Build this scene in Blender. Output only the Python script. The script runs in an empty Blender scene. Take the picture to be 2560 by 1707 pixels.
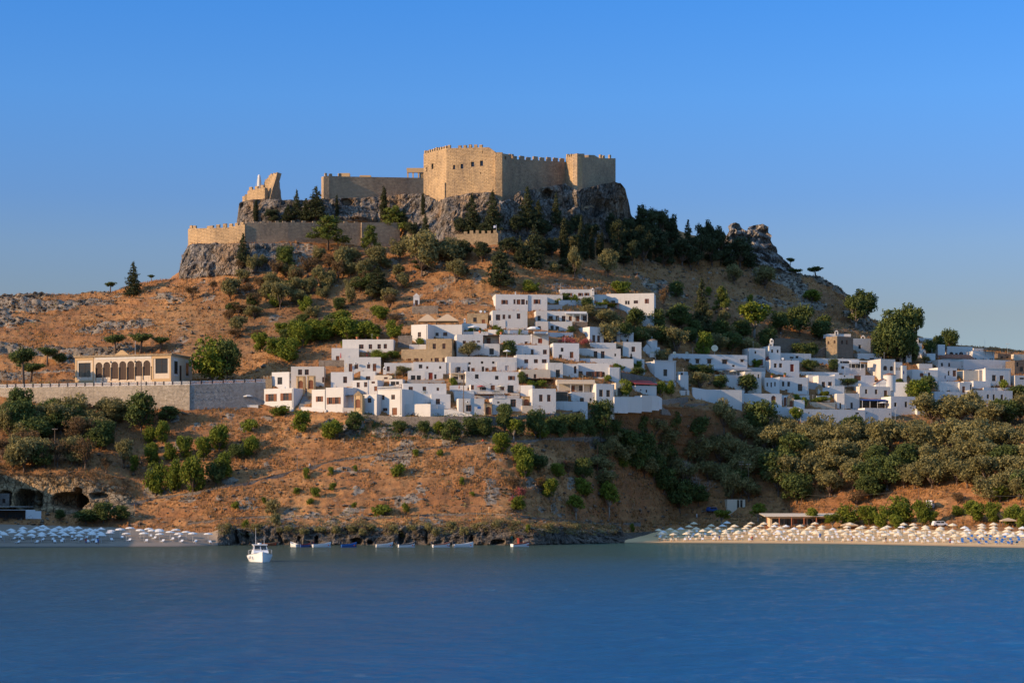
import bpy, math, random
import numpy as np
from mathutils import Vector, Matrix
R = math.radians
SC = bpy.context.scene
COL = SC.collection
# ------------------------------------------------------------------ camera, sky, sun, exposure
F, CX, HZ, CAMZ = 5000.0, 1280.0, 1285.0, 8.0      # focal length and horizon in photo pixels (2560 wide), eye height in metres
cam = bpy.data.objects.new('camera', bpy.data.cameras.new('camera'))
COL.objects.link(cam)
cam.location = (0, 0, CAMZ)
cam.rotation_euler = (R(90), 0, 0)
cam.data.sensor_width = 36.0
cam.data.lens = F / 2560 * 36
cam.data.shift_y = (HZ - 853.5) / 2560
cam.data.clip_start = 1.0
cam.data.clip_end = 20000
SC.camera = cam
SUN_EL, SUN_TO = 19.0, (-0.925, -0.380)            # sun height; horizontal direction towards the sun
world = bpy.data.worlds.new('World'); SC.world = world
world.use_nodes = True
wn, wl = world.node_tree.nodes, world.node_tree.links
bg = wn['Background']
sky = wn.new('ShaderNodeTexSky')
sky.sky_type = 'NISHITA'
sky.sun_disc = False
sky.sun_elevation = R(SUN_EL)
sky.sun_rotation = math.atan2(SUN_TO[0], SUN_TO[1])
sky.altitude = 1200
sky.air_density = 1.0
sky.dust_density = 0.3
sky.ozone_density = 4.0
tint = wn.new('ShaderNodeMix'); tint.data_type = 'RGBA'; tint.blend_type = 'MULTIPLY'; tint.inputs[0].default_value = 1.0
tco = wn.new('ShaderNodeTexCoord'); tse = wn.new('ShaderNodeSeparateXYZ'); wl.new(tco.outputs['Generated'], tse.inputs[0])
air = wn.new('ShaderNodeValToRGB'); wl.new(tse.outputs[2], air.inputs[0])       # hazy greyer air low down, clear deep blue higher up, unseen zenith brightened as added fill
stops = [(0.0, (.42, .52, .58)), (.0965, (.74, .56, .48)), (.131, (.73, .68, .71)), (.155, (.62, .71, .87)), (.203, (.54, .85, 1.14)), (.26, (.38, .86, 1.3)), (.42, (.62, 1.0, 1.3)), (.7, (2.8, 2.8, 2.5)), (1.0, (7.0, 6.2, 4.9))]
while len(air.color_ramp.elements) < len(stops): air.color_ramp.elements.new(.5)
for el_, (p_, c_) in zip(air.color_ramp.elements, stops): el_.position = p_; el_.color = tuple(x / 7.0 for x in c_) + (1,)
gain = wn.new('ShaderNodeMix'); gain.data_type = 'RGBA'; gain.blend_type = 'MULTIPLY'; gain.inputs[0].default_value = 1.0; gain.inputs[7].default_value = (7.0, 7.0, 7.0, 1)
wl.new(air.outputs[0], gain.inputs[6]); wl.new(gain.outputs[2], tint.inputs[7])
wl.new(sky.outputs[0], tint.inputs[6])
wl.new(tint.outputs[2], bg.inputs[0])
bg.inputs[1].default_value = 0.117
sun = bpy.data.objects.new('sun', bpy.data.lights.new('sun', 'SUN'))
COL.objects.link(sun)
e = R(SUN_EL)
sdir = Vector((SUN_TO[0] * math.cos(e), SUN_TO[1] * math.cos(e), math.sin(e)))
sun.rotation_euler = (sdir).to_track_quat('Z', 'Y').to_euler()
sun.data.energy = 4.7
sun.data.angle = R(0.5)
sun.data.color = (1.0, 0.70, 0.40)
SC.view_settings.view_transform = 'Standard'
SC.view_settings.look = 'None'
SC.view_settings.exposure = 0.42
SC.view_settings.gamma = 1.0
SC.cycles.max_bounces = 6
SC.cycles.use_denoising = True

# ------------------------------------------------------------------ helpers
def P(px, py, Y):
    return Vector(((px - CX) * Y / F, Y, CAMZ + (HZ - py) * Y / F))
def tag(o, label=None, cat=None, group=None, kind=None):
    if label: o['label'] = label
    if cat: o['category'] = cat
    if group: o['group'] = group
    if kind: o['kind'] = kind
    return o
def empty(name, loc, rz=0.0, parent=None):
    o = bpy.data.objects.new(name, None); COL.objects.link(o)
    o.location = loc; o.rotation_euler = (0, 0, rz); o.empty_display_size = .5
    if parent: o.parent = parent
    return o
def link(name, me, parent=None):
    o = bpy.data.objects.new(name, me); COL.objects.link(o)
    if parent: o.parent = parent
    return o
class MB:
    """collects faces, with a material slot per face"""
    def __init__(s): s.v = []; s.f = []; s.m = []
    def poly(s, pts, m=0):
        n = len(s.v); s.v += [tuple(p) for p in pts]; s.f.append(tuple(range(n, n + len(pts)))); s.m.append(m)
    def box(s, x0, y0, z0, x1, y1, z1, m=0):
        n = len(s.v)
        s.v += [(x, y, z) for z in (z0, z1) for y in (y0, y1) for x in (x0, x1)]
        for q in ((0, 2, 3, 1), (4, 5, 7, 6), (0, 1, 5, 4), (2, 6, 7, 3), (0, 4, 6, 2), (1, 3, 7, 5)):
            s.f.append(tuple(n + i for i in q)); s.m.append(m)
    def hexa(s, p, m=0):
        n = len(s.v); s.v += [tuple(q) for q in p]
        for q in ((0, 2, 3, 1), (4, 5, 7, 6), (0, 1, 5, 4), (2, 6, 7, 3), (0, 4, 6, 2), (1, 3, 7, 5)):
            s.f.append(tuple(n + i for i in q)); s.m.append(m)
    def tube(s, p0, p1, r0, r1, n=6, m=0, cap=True):
        p0, p1 = Vector(p0), Vector(p1); d = (p1 - p0)
        if d.length < 1e-6: return
        d.normalize(); a = d.orthogonal().normalized(); b = d.cross(a)
        k = len(s.v)
        for p, r in ((p0, r0), (p1, r1)):
            for i in range(n):
                t = 2 * math.pi * i / n
                s.v.append(tuple(p + (a * math.cos(t) + b * math.sin(t)) * r))
        for i in range(n):
            j = (i + 1) % n
            s.f.append((k + i, k + j, k + n + j, k + n + i)); s.m.append(m)
        if cap:
            s.f.append(tuple(k + n + i for i in range(n))); s.m.append(m)
            s.f.append(tuple(k + n - 1 - i for i in range(n))); s.m.append(m)
    def lathe(s, prof, n=12, c=(0, 0, 0), m=0):
        k = len(s.v)
        for r, z in prof:
            for i in range(n):
                t = 2 * math.pi * i / n
                s.v.append((c[0] + r * math.cos(t), c[1] + r * math.sin(t), c[2] + z))
        for a in range(len(prof) - 1):
            for i in range(n):
                j = (i + 1) % n
                s.f.append((k + a * n + i, k + a * n + j, k + (a + 1) * n + j, k + (a + 1) * n + i)); s.m.append(m)
    def mesh(s, name, mats, smooth=False):
        me = bpy.data.meshes.new(name)
        me.from_pydata(s.v, [], s.f)
        for q in (mats if isinstance(mats, (list, tuple)) else [mats]): me.materials.append(q)
        me.polygons.foreach_set('material_index', s.m)
        if smooth: me.polygons.foreach_set('use_smooth', [True] * len(s.f))
        me.update()
        return me
    def build(s, name, mats, parent=None, smooth=False):
        return link(name, s.mesh(name, mats, smooth), parent)
def bigmesh(name, V, Fc, mats, smooth=True, attrs=None, n=4):
    me = bpy.data.meshes.new(name)
    me.vertices.add(len(V)); me.vertices.foreach_set('co', np.ascontiguousarray(V, dtype=np.float32).ravel())
    Fc = np.ascontiguousarray(Fc, dtype=np.int32)
    me.loops.add(Fc.size); me.loops.foreach_set('vertex_index', Fc.ravel())
    me.polygons.add(len(Fc)); me.polygons.foreach_set('loop_start', np.arange(0, Fc.size, Fc.shape[1], dtype=np.int32))
    me.polygons.foreach_set('use_smooth', np.full(len(Fc), smooth))
    for q in (mats if isinstance(mats, (list, tuple)) else [mats]): me.materials.append(q)
    for k, a in (attrs or {}).items():
        at = me.attributes.new(k, 'FLOAT', 'POINT'); at.data.foreach_set('value', np.ascontiguousarray(a, dtype=np.float32))
    me.update(calc_edges=True); me.validate()
    return me
# ---- vectorised value noise
def _h(ix, iy, iz, seed):
    n = (ix.astype(np.int64) * 374761393 + iy.astype(np.int64) * 668265263 + iz.astype(np.int64) * 2147483647 + seed * 974711) & 0x7fffffff
    n = (n ^ (n >> 13)) * 1274126177 & 0x7fffffff
    n = (n ^ (n >> 16)) * 668265263 & 0x7fffffff
    return ((n ^ (n >> 15)) & 0xffff) / 65535.0
def vnoise(x, y, z, seed=0):
    ix, iy, iz = np.floor(x), np.floor(y), np.floor(z)
    fx, fy, fz = x - ix, y - iy, z - iz
    fx, fy, fz = (t * t * (3 - 2 * t) for t in (fx, fy, fz))
    r = 0
    for dx in (0, 1):
        for dy in (0, 1):
            for dz in (0, 1):
                r = r + _h(ix + dx, iy + dy, iz + dz, seed) * (fx if dx else 1 - fx) * (fy if dy else 1 - fy) * (fz if dz else 1 - fz)
    return r * 2 - 1
def fbm(x, y, z, oct=4, seed=0, gain=.5):
    a, s, t = 1.0, 0, 0
    for o in range(oct):
        s = s + a * vnoise(x * 2 ** o + 17 * o, y * 2 ** o, z * 2 ** o, seed + o); t += a; a *= gain
    return s / t
def ridged(x, y, z, oct=4, seed=0):
    a, s, t = 1.0, 0, 0
    for o in range(oct):
        s = s + a * (1 - 2 * np.abs(vnoise(x * 2 ** o, y * 2 ** o + 9 * o, z * 2 ** o, seed + o))); t += a; a *= .5
    return s / t
def smooth(a, b, x):
    t = np.clip((x - a) / (b - a), 0, 1); return t * t * (3 - 2 * t)

# ------------------------------------------------------------------ materials
class NT:
    def __init__(s, name):
        s.m = bpy.data.materials.new(name); s.m.use_nodes = True
        s.n, s.l = s.m.node_tree.nodes, s.m.node_tree.links
        s.b = s.n['Principled BSDF']; s.b.inputs['Roughness'].default_value = .85
        s.b.inputs['Specular IOR Level'].default_value = .2
        s._c = None
    def co(s, kind='Object'):
        t = s.n.new('ShaderNodeTexCoord'); return t.outputs[kind]
    def pos(s):
        return s.n.new('ShaderNodeNewGeometry').outputs['Position']
    def noise(s, vec, scale, detail=4, rough=.55, sc3=None):
        t = s.n.new('ShaderNodeTexNoise'); t.inputs['Scale'].default_value = scale
        t.inputs['Detail'].default_value = detail; t.inputs['Roughness'].default_value = rough
        if sc3:
            m = s.n.new('ShaderNodeMapping'); m.inputs['Scale'].default_value = sc3
            s.l.new(vec, m.inputs[0]); vec = m.outputs[0]
        s.l.new(vec, t.inputs['Vector']); return t.outputs['Fac']
    def vor(s, vec, scale, out='Color', feat='F1', sc3=None):
        t = s.n.new('ShaderNodeTexVoronoi'); t.feature = feat; t.inputs['Scale'].default_value = scale
        if sc3:
            m = s.n.new('ShaderNodeMapping'); m.inputs['Scale'].default_value = sc3
            s.l.new(vec, m.inputs[0]); vec = m.outputs[0]
        s.l.new(vec, t.inputs['Vector']); return t.outputs[out]
    def attr(s, name):
        t = s.n.new('ShaderNodeAttribute'); t.attribute_name = name; return t.outputs['Fac']
    def ramp(s, fac, stops, interp='LINEAR'):
        t = s.n.new('ShaderNodeValToRGB'); t.color_ramp.interpolation = interp
        e = t.color_ramp.elements
        while len(e) < len(stops): e.new(.5)
        for q, (p, c) in zip(e, stops):
            q.position = p; q.color = (c if isinstance(c, (tuple, list)) else (c, c, c)) + ((1,) if not isinstance(c, (tuple, list)) or len(c) == 3 else ())
        s.l.new(fac, t.inputs[0]); return t.outputs[0]
    def mix(s, fac, a, b, mode='MIX'):
        t = s.n.new('ShaderNodeMix'); t.data_type = 'RGBA'; t.blend_type = mode
        for sock, v in ((t.inputs[0], fac), (t.inputs[6], a), (t.inputs[7], b)):
            if hasattr(v, 'is_linked'): s.l.new(v, sock)
            elif isinstance(v, (int, float)): sock.default_value = v
            else: sock.default_value = tuple(v) + ((1,) if len(v) == 3 else ())
        return t.outputs[2]
    def math(s, op, a, b=0.0, clamp=False):
        t = s.n.new('ShaderNodeMath'); t.operation = op; t.use_clamp = clamp
        for sock, v in zip(t.inputs, (a, b)):
            if hasattr(v, 'is_linked'): s.l.new(v, sock)
            else: sock.default_value = v
        return t.outputs[0]
    def bump(s, h, strength=.5, dist=.1):
        t = s.n.new('ShaderNodeBump'); t.inputs['Strength'].default_value = strength; t.inputs['Distance'].default_value = dist
        s.l.new(h, t.inputs['Height']); s.l.new(t.outputs[0], s.b.inputs['Normal'])
    def color(s, c):
        if hasattr(c, 'is_linked'): s.l.new(c, s.b.inputs['Base Color'])
        else: s.b.inputs['Base Color'].default_value = tuple(c) + (1,)
        return s.m
    def rnd(s):
        return s.n.new('ShaderNodeObjectInfo').outputs['Random']
MAT = {}
def plain(name, c, rough=.7, var=.12, scale=6.0):
    t = NT(name); t.b.inputs['Roughness'].default_value = rough
    n = t.noise(t.co(), scale, 3)
    t.color(t.mix(n, tuple(x * (1 - var) for x in c), tuple(min(1, x * (1 + var)) for x in c)))
    MAT[name] = t.m; return t.m
def plaster(name, c, stain):
    t = NT(name); p = t.pos()
    n = t.noise(p, .35, 5, .6)
    streak = t.noise(p, 1.0, 4, .6, (1.6, 1.6, .22))
    base = t.mix(t.math('MULTIPLY', n, .6), c, tuple(x * .88 for x in c))
    sm = t.ramp(streak, [(.55, 0.0), (.8, 1.0)])
    ground = t.ramp(t.noise(p, 2.2, 5, .7), [(.6, 0.0), (.85, 1.0)])
    m = t.math('ADD', t.math('MULTIPLY', sm, .5), t.math('MULTIPLY', ground, .2))
    rn = t.ramp(t.rnd(), [(.0, (.92, .91, .90)), (.3, (1, 1, 1)), (.55, (1, .965, .91)), (.75, (1, .985, .96)), (1.0, (.93, .87, .80))])
    t.color(t.mix(1.0, t.mix(m, base, stain), rn, 'MULTIPLY')); t.bump(t.math('ADD', t.noise(p, 3, 5), t.noise(p, .6, 4)), .5, .12)
    t.b.inputs['Roughness'].default_value = .9
    MAT[name] = t.m
def masonry(name, c1, c2, mortar, bw=1.1, bh=.5, stainc=(.12, .1, .09), stain=.5):
    t = NT(name); p = t.pos()
    v = t.n.new('ShaderNodeCombineXYZ'); s = t.n.new('ShaderNodeSeparateXYZ'); t.l.new(p, s.inputs[0])
    t.l.new(t.math('ADD', s.outputs[0], t.math('MULTIPLY', s.outputs[1], .8)), v.inputs[0]); t.l.new(s.outputs[2], v.inputs[1])
    b = t.n.new('ShaderNodeTexBrick'); t.l.new(v.outputs[0], b.inputs['Vector'])
    b.inputs['Scale'].default_value = 1.0; b.inputs['Brick Width'].default_value = bw; b.inputs['Row Height'].default_value = bh
    b.inputs['Mortar Size'].default_value = .05; b.inputs['Mortar Smooth'].default_value = .4
    for k, c in (('Color1', c1), ('Color2', c2), ('Mortar', mortar)): b.inputs[k].default_value = tuple(c) + (1,)
    col = t.mix(t.ramp(t.noise(p, .16, 6, .65), [(.38, 0.0), (.7, 1.0)]), b.outputs[0], tuple(.55 * a + .45 * d for a, d in zip(c1, stainc)))
    col = t.mix(t.math('MULTIPLY', t.ramp(t.noise(p, .5, 5, .7, (1, 1, .3)), [(.5, 0.0), (.75, 1.0)]), stain), col, stainc)
    col = t.mix(.6, col, t.ramp(t.noise(p, 1.3, 5, .75), [(.3, .22), (.7, .8)]), 'OVERLAY')
    col = t.mix(t.math('MULTIPLY', t.ramp(t.noise(p, .09, 3, .5), [(.45, 0.0), (.6, 1.0)]), .35), col, tuple(x * 1.25 for x in c1))
    t.color(col); t.bump(t.math('ADD', b.outputs['Fac'], t.noise(p, 1.4, 6, .7)), .9, .35)
    t.b.inputs['Roughness'].default_value = .95
    MAT[name] = t.m
def rockmat(name, base, dark, warm, sc=.35, warmth=.5):
    t = NT(name); p = t.pos()
    n1 = t.noise(p, sc, 6, .65, (1, 1, .6)); n2 = t.noise(p, sc * .28, 5, .6); n3 = t.noise(p, sc * 4, 5, .7)
    c = t.mix(t.ramp(n1, [(.35, 0.0), (.62, 1.0)]), dark, base)
    c = t.mix(t.math('MULTIPLY', t.ramp(n2, [(.45, 0.0), (.65, 1.0)]), warmth), c, warm)
    c = t.mix(.6, c, t.ramp(n3, [(.3, .2), (.7, .85)]), 'OVERLAY')
    wv = t.n.new('ShaderNodeVectorMath'); wv.operation = 'ADD'; nz_ = t.n.new('ShaderNodeTexNoise'); nz_.inputs['Scale'].default_value = .6; t.l.new(p, nz_.inputs['Vector']); t.l.new(p, wv.inputs[0]); t.l.new(nz_.outputs['Color'], wv.inputs[1])
    ck = t.vor(wv.outputs[0], sc * 1.5, 'Distance', 'DISTANCE_TO_EDGE', (1.2, 1.2, .38)); ck2 = t.vor(wv.outputs[0], sc * 3.6, 'Distance', 'DISTANCE_TO_EDGE', (1, 1, .8))
    crack = t.math('MULTIPLY', t.ramp(ck, [(.0, .25), (.07, 1.0)]), t.ramp(ck2, [(.0, .55), (.05, 1.0)]))
    c = t.mix(1.0, c, crack, 'MULTIPLY')
    t.color(c); t.bump(t.math('ADD', t.math('ADD', n1, n3), t.math('MULTIPLY', crack, .8)), 1.0, .5)
    t.b.inputs['Roughness'].default_value = .95
    MAT[name] = t.m
plaster('white_plaster', (.63, .61, .58), (.42, .40, .37))
plaster('cream_plaster', (.62, .53, .41), (.33, .27, .2))
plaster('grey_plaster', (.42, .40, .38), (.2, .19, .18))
plaster('terrace_plaster', (.64, .53, .40), (.3, .23, .17))
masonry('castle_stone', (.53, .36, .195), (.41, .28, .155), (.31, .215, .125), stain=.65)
masonry('shaded_castle_stone', (.46, .33, .205), (.37, .265, .17), (.29, .21, .14), stain=.6)  # same castle stone for shaded walls, shade put into the colour
masonry('wall_stone', (.56, .46, .34), (.49, .40, .29), (.42, .34, .25), .9, .4, (.26, .2, .15), .6)
masonry('shaded_wall_stone', (.44, .40, .35), (.37, .34, .30), (.32, .29, .25), .9, .4, (.2, .17, .15), .6)  # same wall stone greyed, shade of the turned stretch put into the colour
masonry('tan_stone', (.47, .34, .20), (.40, .29, .17), (.38, .28, .18), .7, .3, (.2, .15, .1), .3)
masonry('brown_stone', (.28, .20, .14), (.22, .16, .11), (.17, .13, .1), .6, .28)
masonry('rubble_stone', (.34, .29, .24), (.22, .19, .16), (.12, .1, .085), .55, .3)
masonry('roof_tile', (.45, .17, .09), (.36, .13, .07), (.22, .08, .05), .3, .3)
rockmat('sea_rock', (.21, .175, .14), (.035, .03, .026), (.22, .15, .085), .55, .55)
rockmat('acropolis_rock', (.27, .235, .20), (.055, .048, .042), (.33, .20, .10), .3, .6)
rockmat('crag_rock', (.38, .345, .31), (.12, .105, .095), (.36, .26, .17), .35, .35)
rockmat('quarry_rock', (.38, .28, .17), (.14, .10, .06), (.46, .29, .13), .3, .6)
rockmat('field_stone', (.34, .275, .205), (.14, .11, .085), (.36, .24, .13), .8, .4)
plain('brown_wood', (.19, .07, .035), .6)
plain('dark_wood', (.06, .035, .025), .6)
plain('red_wood', (.22, .035, .02), .6)
plain('blue_paint', (.03, .10, .28), .5)
plain('green_paint', (.03, .12, .09), .5)
plain('grey_paint', (.22, .22, .22), .5)
plain('dark_grey', (.05, .05, .055), .6)
plain('red_roof', (.34, .05, .04), .7)
plain('terracotta', (.42, .15, .07), .8)
plain('white_paint', (.68, .67, .65), .4, .05)
plain('cloth_white', (.62, .60, .56), .85, .06)
plain('cloth_cream', (.68, .56, .38), .85, .06)
plain('cloth_beige', (.50, .36, .22), .85, .08)
plain('cloth_blue', (.03, .07, .22), .8)
plain('cloth_red', (.42, .04, .03), .8)
plain('mattress_blue', (.02, .14, .42), .7)
plain('bark', (.13, .09, .065), .9, .3)
plain('pale_bark', (.30, .25, .20), .9, .3)
plain('pole_wood', (.17, .12, .085), .9, .2)
plain('steel', (.45, .45, .45), .4)
plain('skin', (.5, .3, .2), .6)
plain('petal', (.65, .05, .1), .7)
plain('sandstone', (.52, .355, .19), .9, .2, 3)
def glassmat(name, c, rough=.12):
    t = NT(name); t.b.inputs['Roughness'].default_value = rough; t.b.inputs['Specular IOR Level'].default_value = .5
    t.color(c); MAT[name] = t.m
glassmat('window_glass', (.03, .028, .028)); glassmat('boat_glass', (.015, .02, .025), .08)
def leafmat(name, a, b, rough=.75):
    t = NT(name); t.b.inputs['Roughness'].default_value = rough; t.b.inputs['Specular IOR Level'].default_value = .15
    c = t.mix(t.attr('tone'), a, b)
    r = t.rnd()
    c = t.mix(t.math('MULTIPLY', r, .25), c, tuple(.6 * x for x in a))
    tr = t.n.new('ShaderNodeBsdfTranslucent'); t.l.new(c, tr.inputs[0])
    mx = t.n.new('ShaderNodeMixShader'); mx.inputs[0].default_value = .22
    t.color(c)
    out = t.n['Material Output']
    t.l.new(t.b.outputs[0], mx.inputs[1]); t.l.new(tr.outputs[0], mx.inputs[2]); t.l.new(mx.outputs[0], out.inputs[0])
    MAT[name] = t.m
leafmat('olive_leaf', (.095, .092, .036), (.37, .31, .12))
leafmat('bright_leaf', (.055, .09, .012), (.27, .29, .035))
leafmat('dark_leaf', (.038, .058, .017), (.16, .19, .05))
leafmat('conifer_leaf', (.028, .038, .018), (.105, .115, .045))
leafmat('cypress_leaf', (.026, .034, .015), (.085, .085, .034))
leafmat('pine_leaf', (.06, .085, .016), (.21, .23, .045))
leafmat('dry_leaf', (.10, .06, .028), (.25, .155, .07))
leafmat('flower_leaf', (.16, .08, .05), (.55, .11, .12))
leafmat('vine_leaf', (.02, .04, .012), (.09, .13, .03))
# ------------------------------------------------------------------ the land: feature lines from the shore to the skyline, (direction px, height py, distance Y)
LN = [
 # 1 waterline (z = 0)
 [(-420,1,452),(-300,1,466),(-170,1,482),(0,1,488),(300,1,489),(450,1,494),(545,1,514),(600,1,520),(850,1,521),(1050,1,522),(1250,1,520),(1330,1,516),(1450,1,542),(1600,1,563),(1850,1,552),(2100,1,538),(2350,1,505),(2560,1,476),(3000,1,440)],
 # 2 top of the beach or of the sea cliff; off frame, unseen headland raised to shade the small beach
 [(-420,1118,462),(-300,1148,475),(-190,1225,500),(-110,1300,538),(-60,1309,543),(0,1310,543),(300,1318,540),(450,1328,534),(530,1332,528),(550,1318,520),(600,1319,525),(850,1320,526),(1050,1318,527),(1250,1312,526),(1350,1318,524),(1450,1324,549),(1540,1332,566),(1600,1330,588),(1700,1322,604),(1850,1320,600),(2100,1322,588),(2350,1325,560),(2560,1328,540),(3000,1332,510)],
 # 3 lower coast path, foot of the quarry
 [(-420,1098,482),(-300,1128,500),(-190,1205,524),(-110,1278,551),(0,1278,552),(250,1284,550),(400,1294,546),(540,1302,540),(700,1293,541),(850,1289,541),(1050,1287,541),(1200,1285,541),(1300,1293,539),(1400,1302,556),(1500,1308,576),(1600,1308,602),(1700,1297,622),(1850,1291,618),(2100,1296,604),(2350,1300,580),(2560,1305,560),(3000,1310,530)],
 # 4 main path, top of the quarry
 [(-420,1078,512),(-300,1105,526),(-190,1150,545),(0,1190,557),(200,1196,555),(290,1215,556),(345,1240,560),(420,1212,562),(560,1165,566),(700,1155,566),(850,1142,566),(1050,1128,566),(1250,1110,567),(1400,1106,584),(1550,1130,606),(1700,1150,634),(1850,1150,636),(2100,1150,630),(2350,1150,614),(2560,1150,600),(3000,1150,570)],
 # 5 foot of the village and of the school wall
 [(-420,1010,602),(0,1010,600),(300,1012,597),(474,1013,594),(640,1018,600.5),(690,1022,598),(800,1030,590),(900,1038,587),(1000,1042,586),(1300,1040,588),(1400,1036,591),(1500,1026,599),(1650,1008,616),(1750,1026,632),(1950,1050,650),(2150,1052,662),(2300,1032,670),(2560,1010,690),(3000,1000,715)],
 # 6
 [(-420,962,604),(0,962,602),(474,960,597),(640,958,604.5),(665,970,605),(750,968,603),(900,960,602),(1050,962,602),(1300,955,605),(1450,955,609),(1550,945,618),(1650,965,630),(1850,975,656),(2050,975,672),(2300,965,688),(2560,945,708),(3000,940,735)],
 # 7
 [(-420,957,624),(0,957,624),(474,954,618),(620,935,616),(700,890,622),(850,870,624),(1050,845,628),(1250,830,632),(1450,850,636),(1650,885,654),(1850,900,680),(2050,905,694),(2300,900,716),(2560,905,738),(3000,900,765)],
 # 8
 [(-420,850,655),(0,850,655),(250,845,652),(450,845,648),(650,810,650),(850,790,654),(1050,755,656),(1200,735,660),(1400,728,664),(1550,745,670),(1700,770,692),(1900,800,715),(2050,815,730),(2200,840,748),(2350,868,764),(2560,884,775),(3000,880,795)],
 # 9 foot of the castle rock, shoulder of the skyline
 [(-420,790,690),(-150,768,690),(0,752,690),(100,747,690),(185,742,692),(280,735,694),(350,711,694),(440,699,692),(500,695,688),(612,690,682),(700,674,682),(850,652,684),(1000,642,684),(1140,632,678),(1250,625,674),(1400,635,690),(1560,645,705),(1700,655,730),(1850,672,745),(1950,695,755),(2050,705,765),(2100,730,768),(2150,778,775),(2180,806,776),(2250,832,780),(2350,862,792),(2560,880,805),(3000,880,825)],
 # 10 skyline, ledge of the outer wall
 [(-420,775,700),(-150,758,700),(0,744,696),(100,739,696),(160,736,696),(185,737,696),(280,730,698),(350,706,698),(446,697,699),(456,640,699),(475,612,699),(540,606,694),(612,612,687),(700,608,690),(800,610,694),(905,616,699),(1000,622,700),(1060,622,690),(1140,620,682),(1250,615,680),(1400,620,694),(1560,625,712),(1700,636,738),(1850,650,750),(1950,680,760),(2050,694,769),(2100,722,772),(2150,770,779),(2180,801,780),(2250,828,784),(2350,858,797),(2560,876,810),(3000,877,830)],
 # 11
 [(-420,790,720),(0,765,715),(185,750,714),(350,718,714),(446,708,714),(456,660,714),(475,614,710),(540,606,705),(612,608,698),(700,604,700),(800,606,703),(905,610,707),(1000,615,708),(1060,610,695),(1140,605,687),(1250,600,684),(1400,605,698),(1560,608,716),(1700,615,743),(1850,630,754),(1950,670,765),(2050,705,776),(2100,735,780),(2150,782,787),(2180,812,788),(2250,838,792),(2350,868,805),(2560,888,817),(3000,889,837)],
 # 12 foot of the upper cliff
 [(-420,830,745),(0,800,740),(350,750,740),(475,660,740),(582,640,730),(594,575,713),(640,562,709),(700,560,708),(806,545,708),(905,545,711),(1000,560,713),(1060,572,702),(1116,578,692),(1250,575,688),(1400,568,702),(1560,560,722),(1700,592,749),(1800,612,757),(1850,612,759),(1920,640,764),(1950,662,770),(2050,745,790),(2150,792,800),(2250,848,802),(2350,880,815),(2560,900,827),(3000,900,847)],
 # 13 top of the upper cliff
 [(-420,870,775),(0,840,770),(350,790,770),(475,700,770),(584,670,745),(593,530,717),(601,507,717),(660,498,714),(700,502,713),(760,502,714),(806,497,714),(905,497,718),(1000,488,720),(1059,486,716),(1095,507,706),(1116,494,699),(1180,484,697),(1236,484,694),(1256,507,693),(1300,480,699),(1414,460,710),(1443,478,705),(1500,464,710),(1538,455,716),(1553,458,718),(1566,490,722),(1577,540,728),(1600,554,734),(1700,577,753),(1790,607,761),(1815,592,762),(1825,564,762),(1835,559,762),(1850,562,763),(1861,580,763),(1876,567,763),(1900,562,764),(1917,570,765),(1931,610,767),(1950,648,775),(1990,680,785),(2050,760,800),(2150,800,810),(2250,856,812),(2350,888,825),(2560,910,837),(3000,910,857)],
]
SEG = [5, 26, 20, 44, 48, 18, 14, 34, 40, 24, 5, 12, 38, 6, 6]
pxs = np.arange(-420, 2981, 4.0)
NC = len(pxs)
Ys, Zs = [], []
for i, ln in enumerate(LN):
    a = np.array(ln, float)
    y = np.interp(pxs, a[:, 0], a[:, 2]); p = np.interp(pxs, a[:, 0], a[:, 1])
    Ys.append(y); Zs.append(np.zeros(NC) if i == 0 else CAMZ + (HZ - p) * y / F)
def soften(a, sg):
    k = np.exp(-.5 * (np.arange(-60, 61) * 4.0 / sg) ** 2); k /= k.sum()
    return np.convolve(np.pad(a, 60, mode='edge'), k, 'valid')
for i in range(len(LN)):
    sg = (14, 10, 40, 45, 40, 30, 50, 60, 30, 4, 6, 6, 3)[i]
    Ys[i] = soften(Ys[i], sg); Zs[i] = soften(Zs[i], min(sg, 25)) if i < 8 else Zs[i]
Zs[1] = Zs[1] + np.where((pxs > 550) & (pxs < 1560), 1.3 * fbm(pxs / 45, pxs * 0, pxs * 0, 3, 5), 0)
SHORE = Ys[0].copy()
Ys = [Ys[0] - 30] + Ys + [Ys[-1] + 30, Ys[-1] + 140]
Zs = [np.full(NC, -2.5)] + Zs + [Zs[-1] - 1.5, np.full(NC, 10.0)]
rowY, rowZ, rowT = [], [], []
for k in range(len(Ys) - 1):
    for j in range(SEG[k]):
        t = j / SEG[k]
        rowY.append(Ys[k] * (1 - t) + Ys[k + 1] * t); rowZ.append(Zs[k] * (1 - t) + Zs[k + 1] * t); rowT.append(k + t)
rowY.append(Ys[-1]); rowZ.append(Zs[-1]); rowT.append(len(Ys) - 1.0)
GY, GZ = np.array(rowY), np.array(rowZ); GT = np.array(rowT)[:, None] * np.ones(NC)
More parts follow.
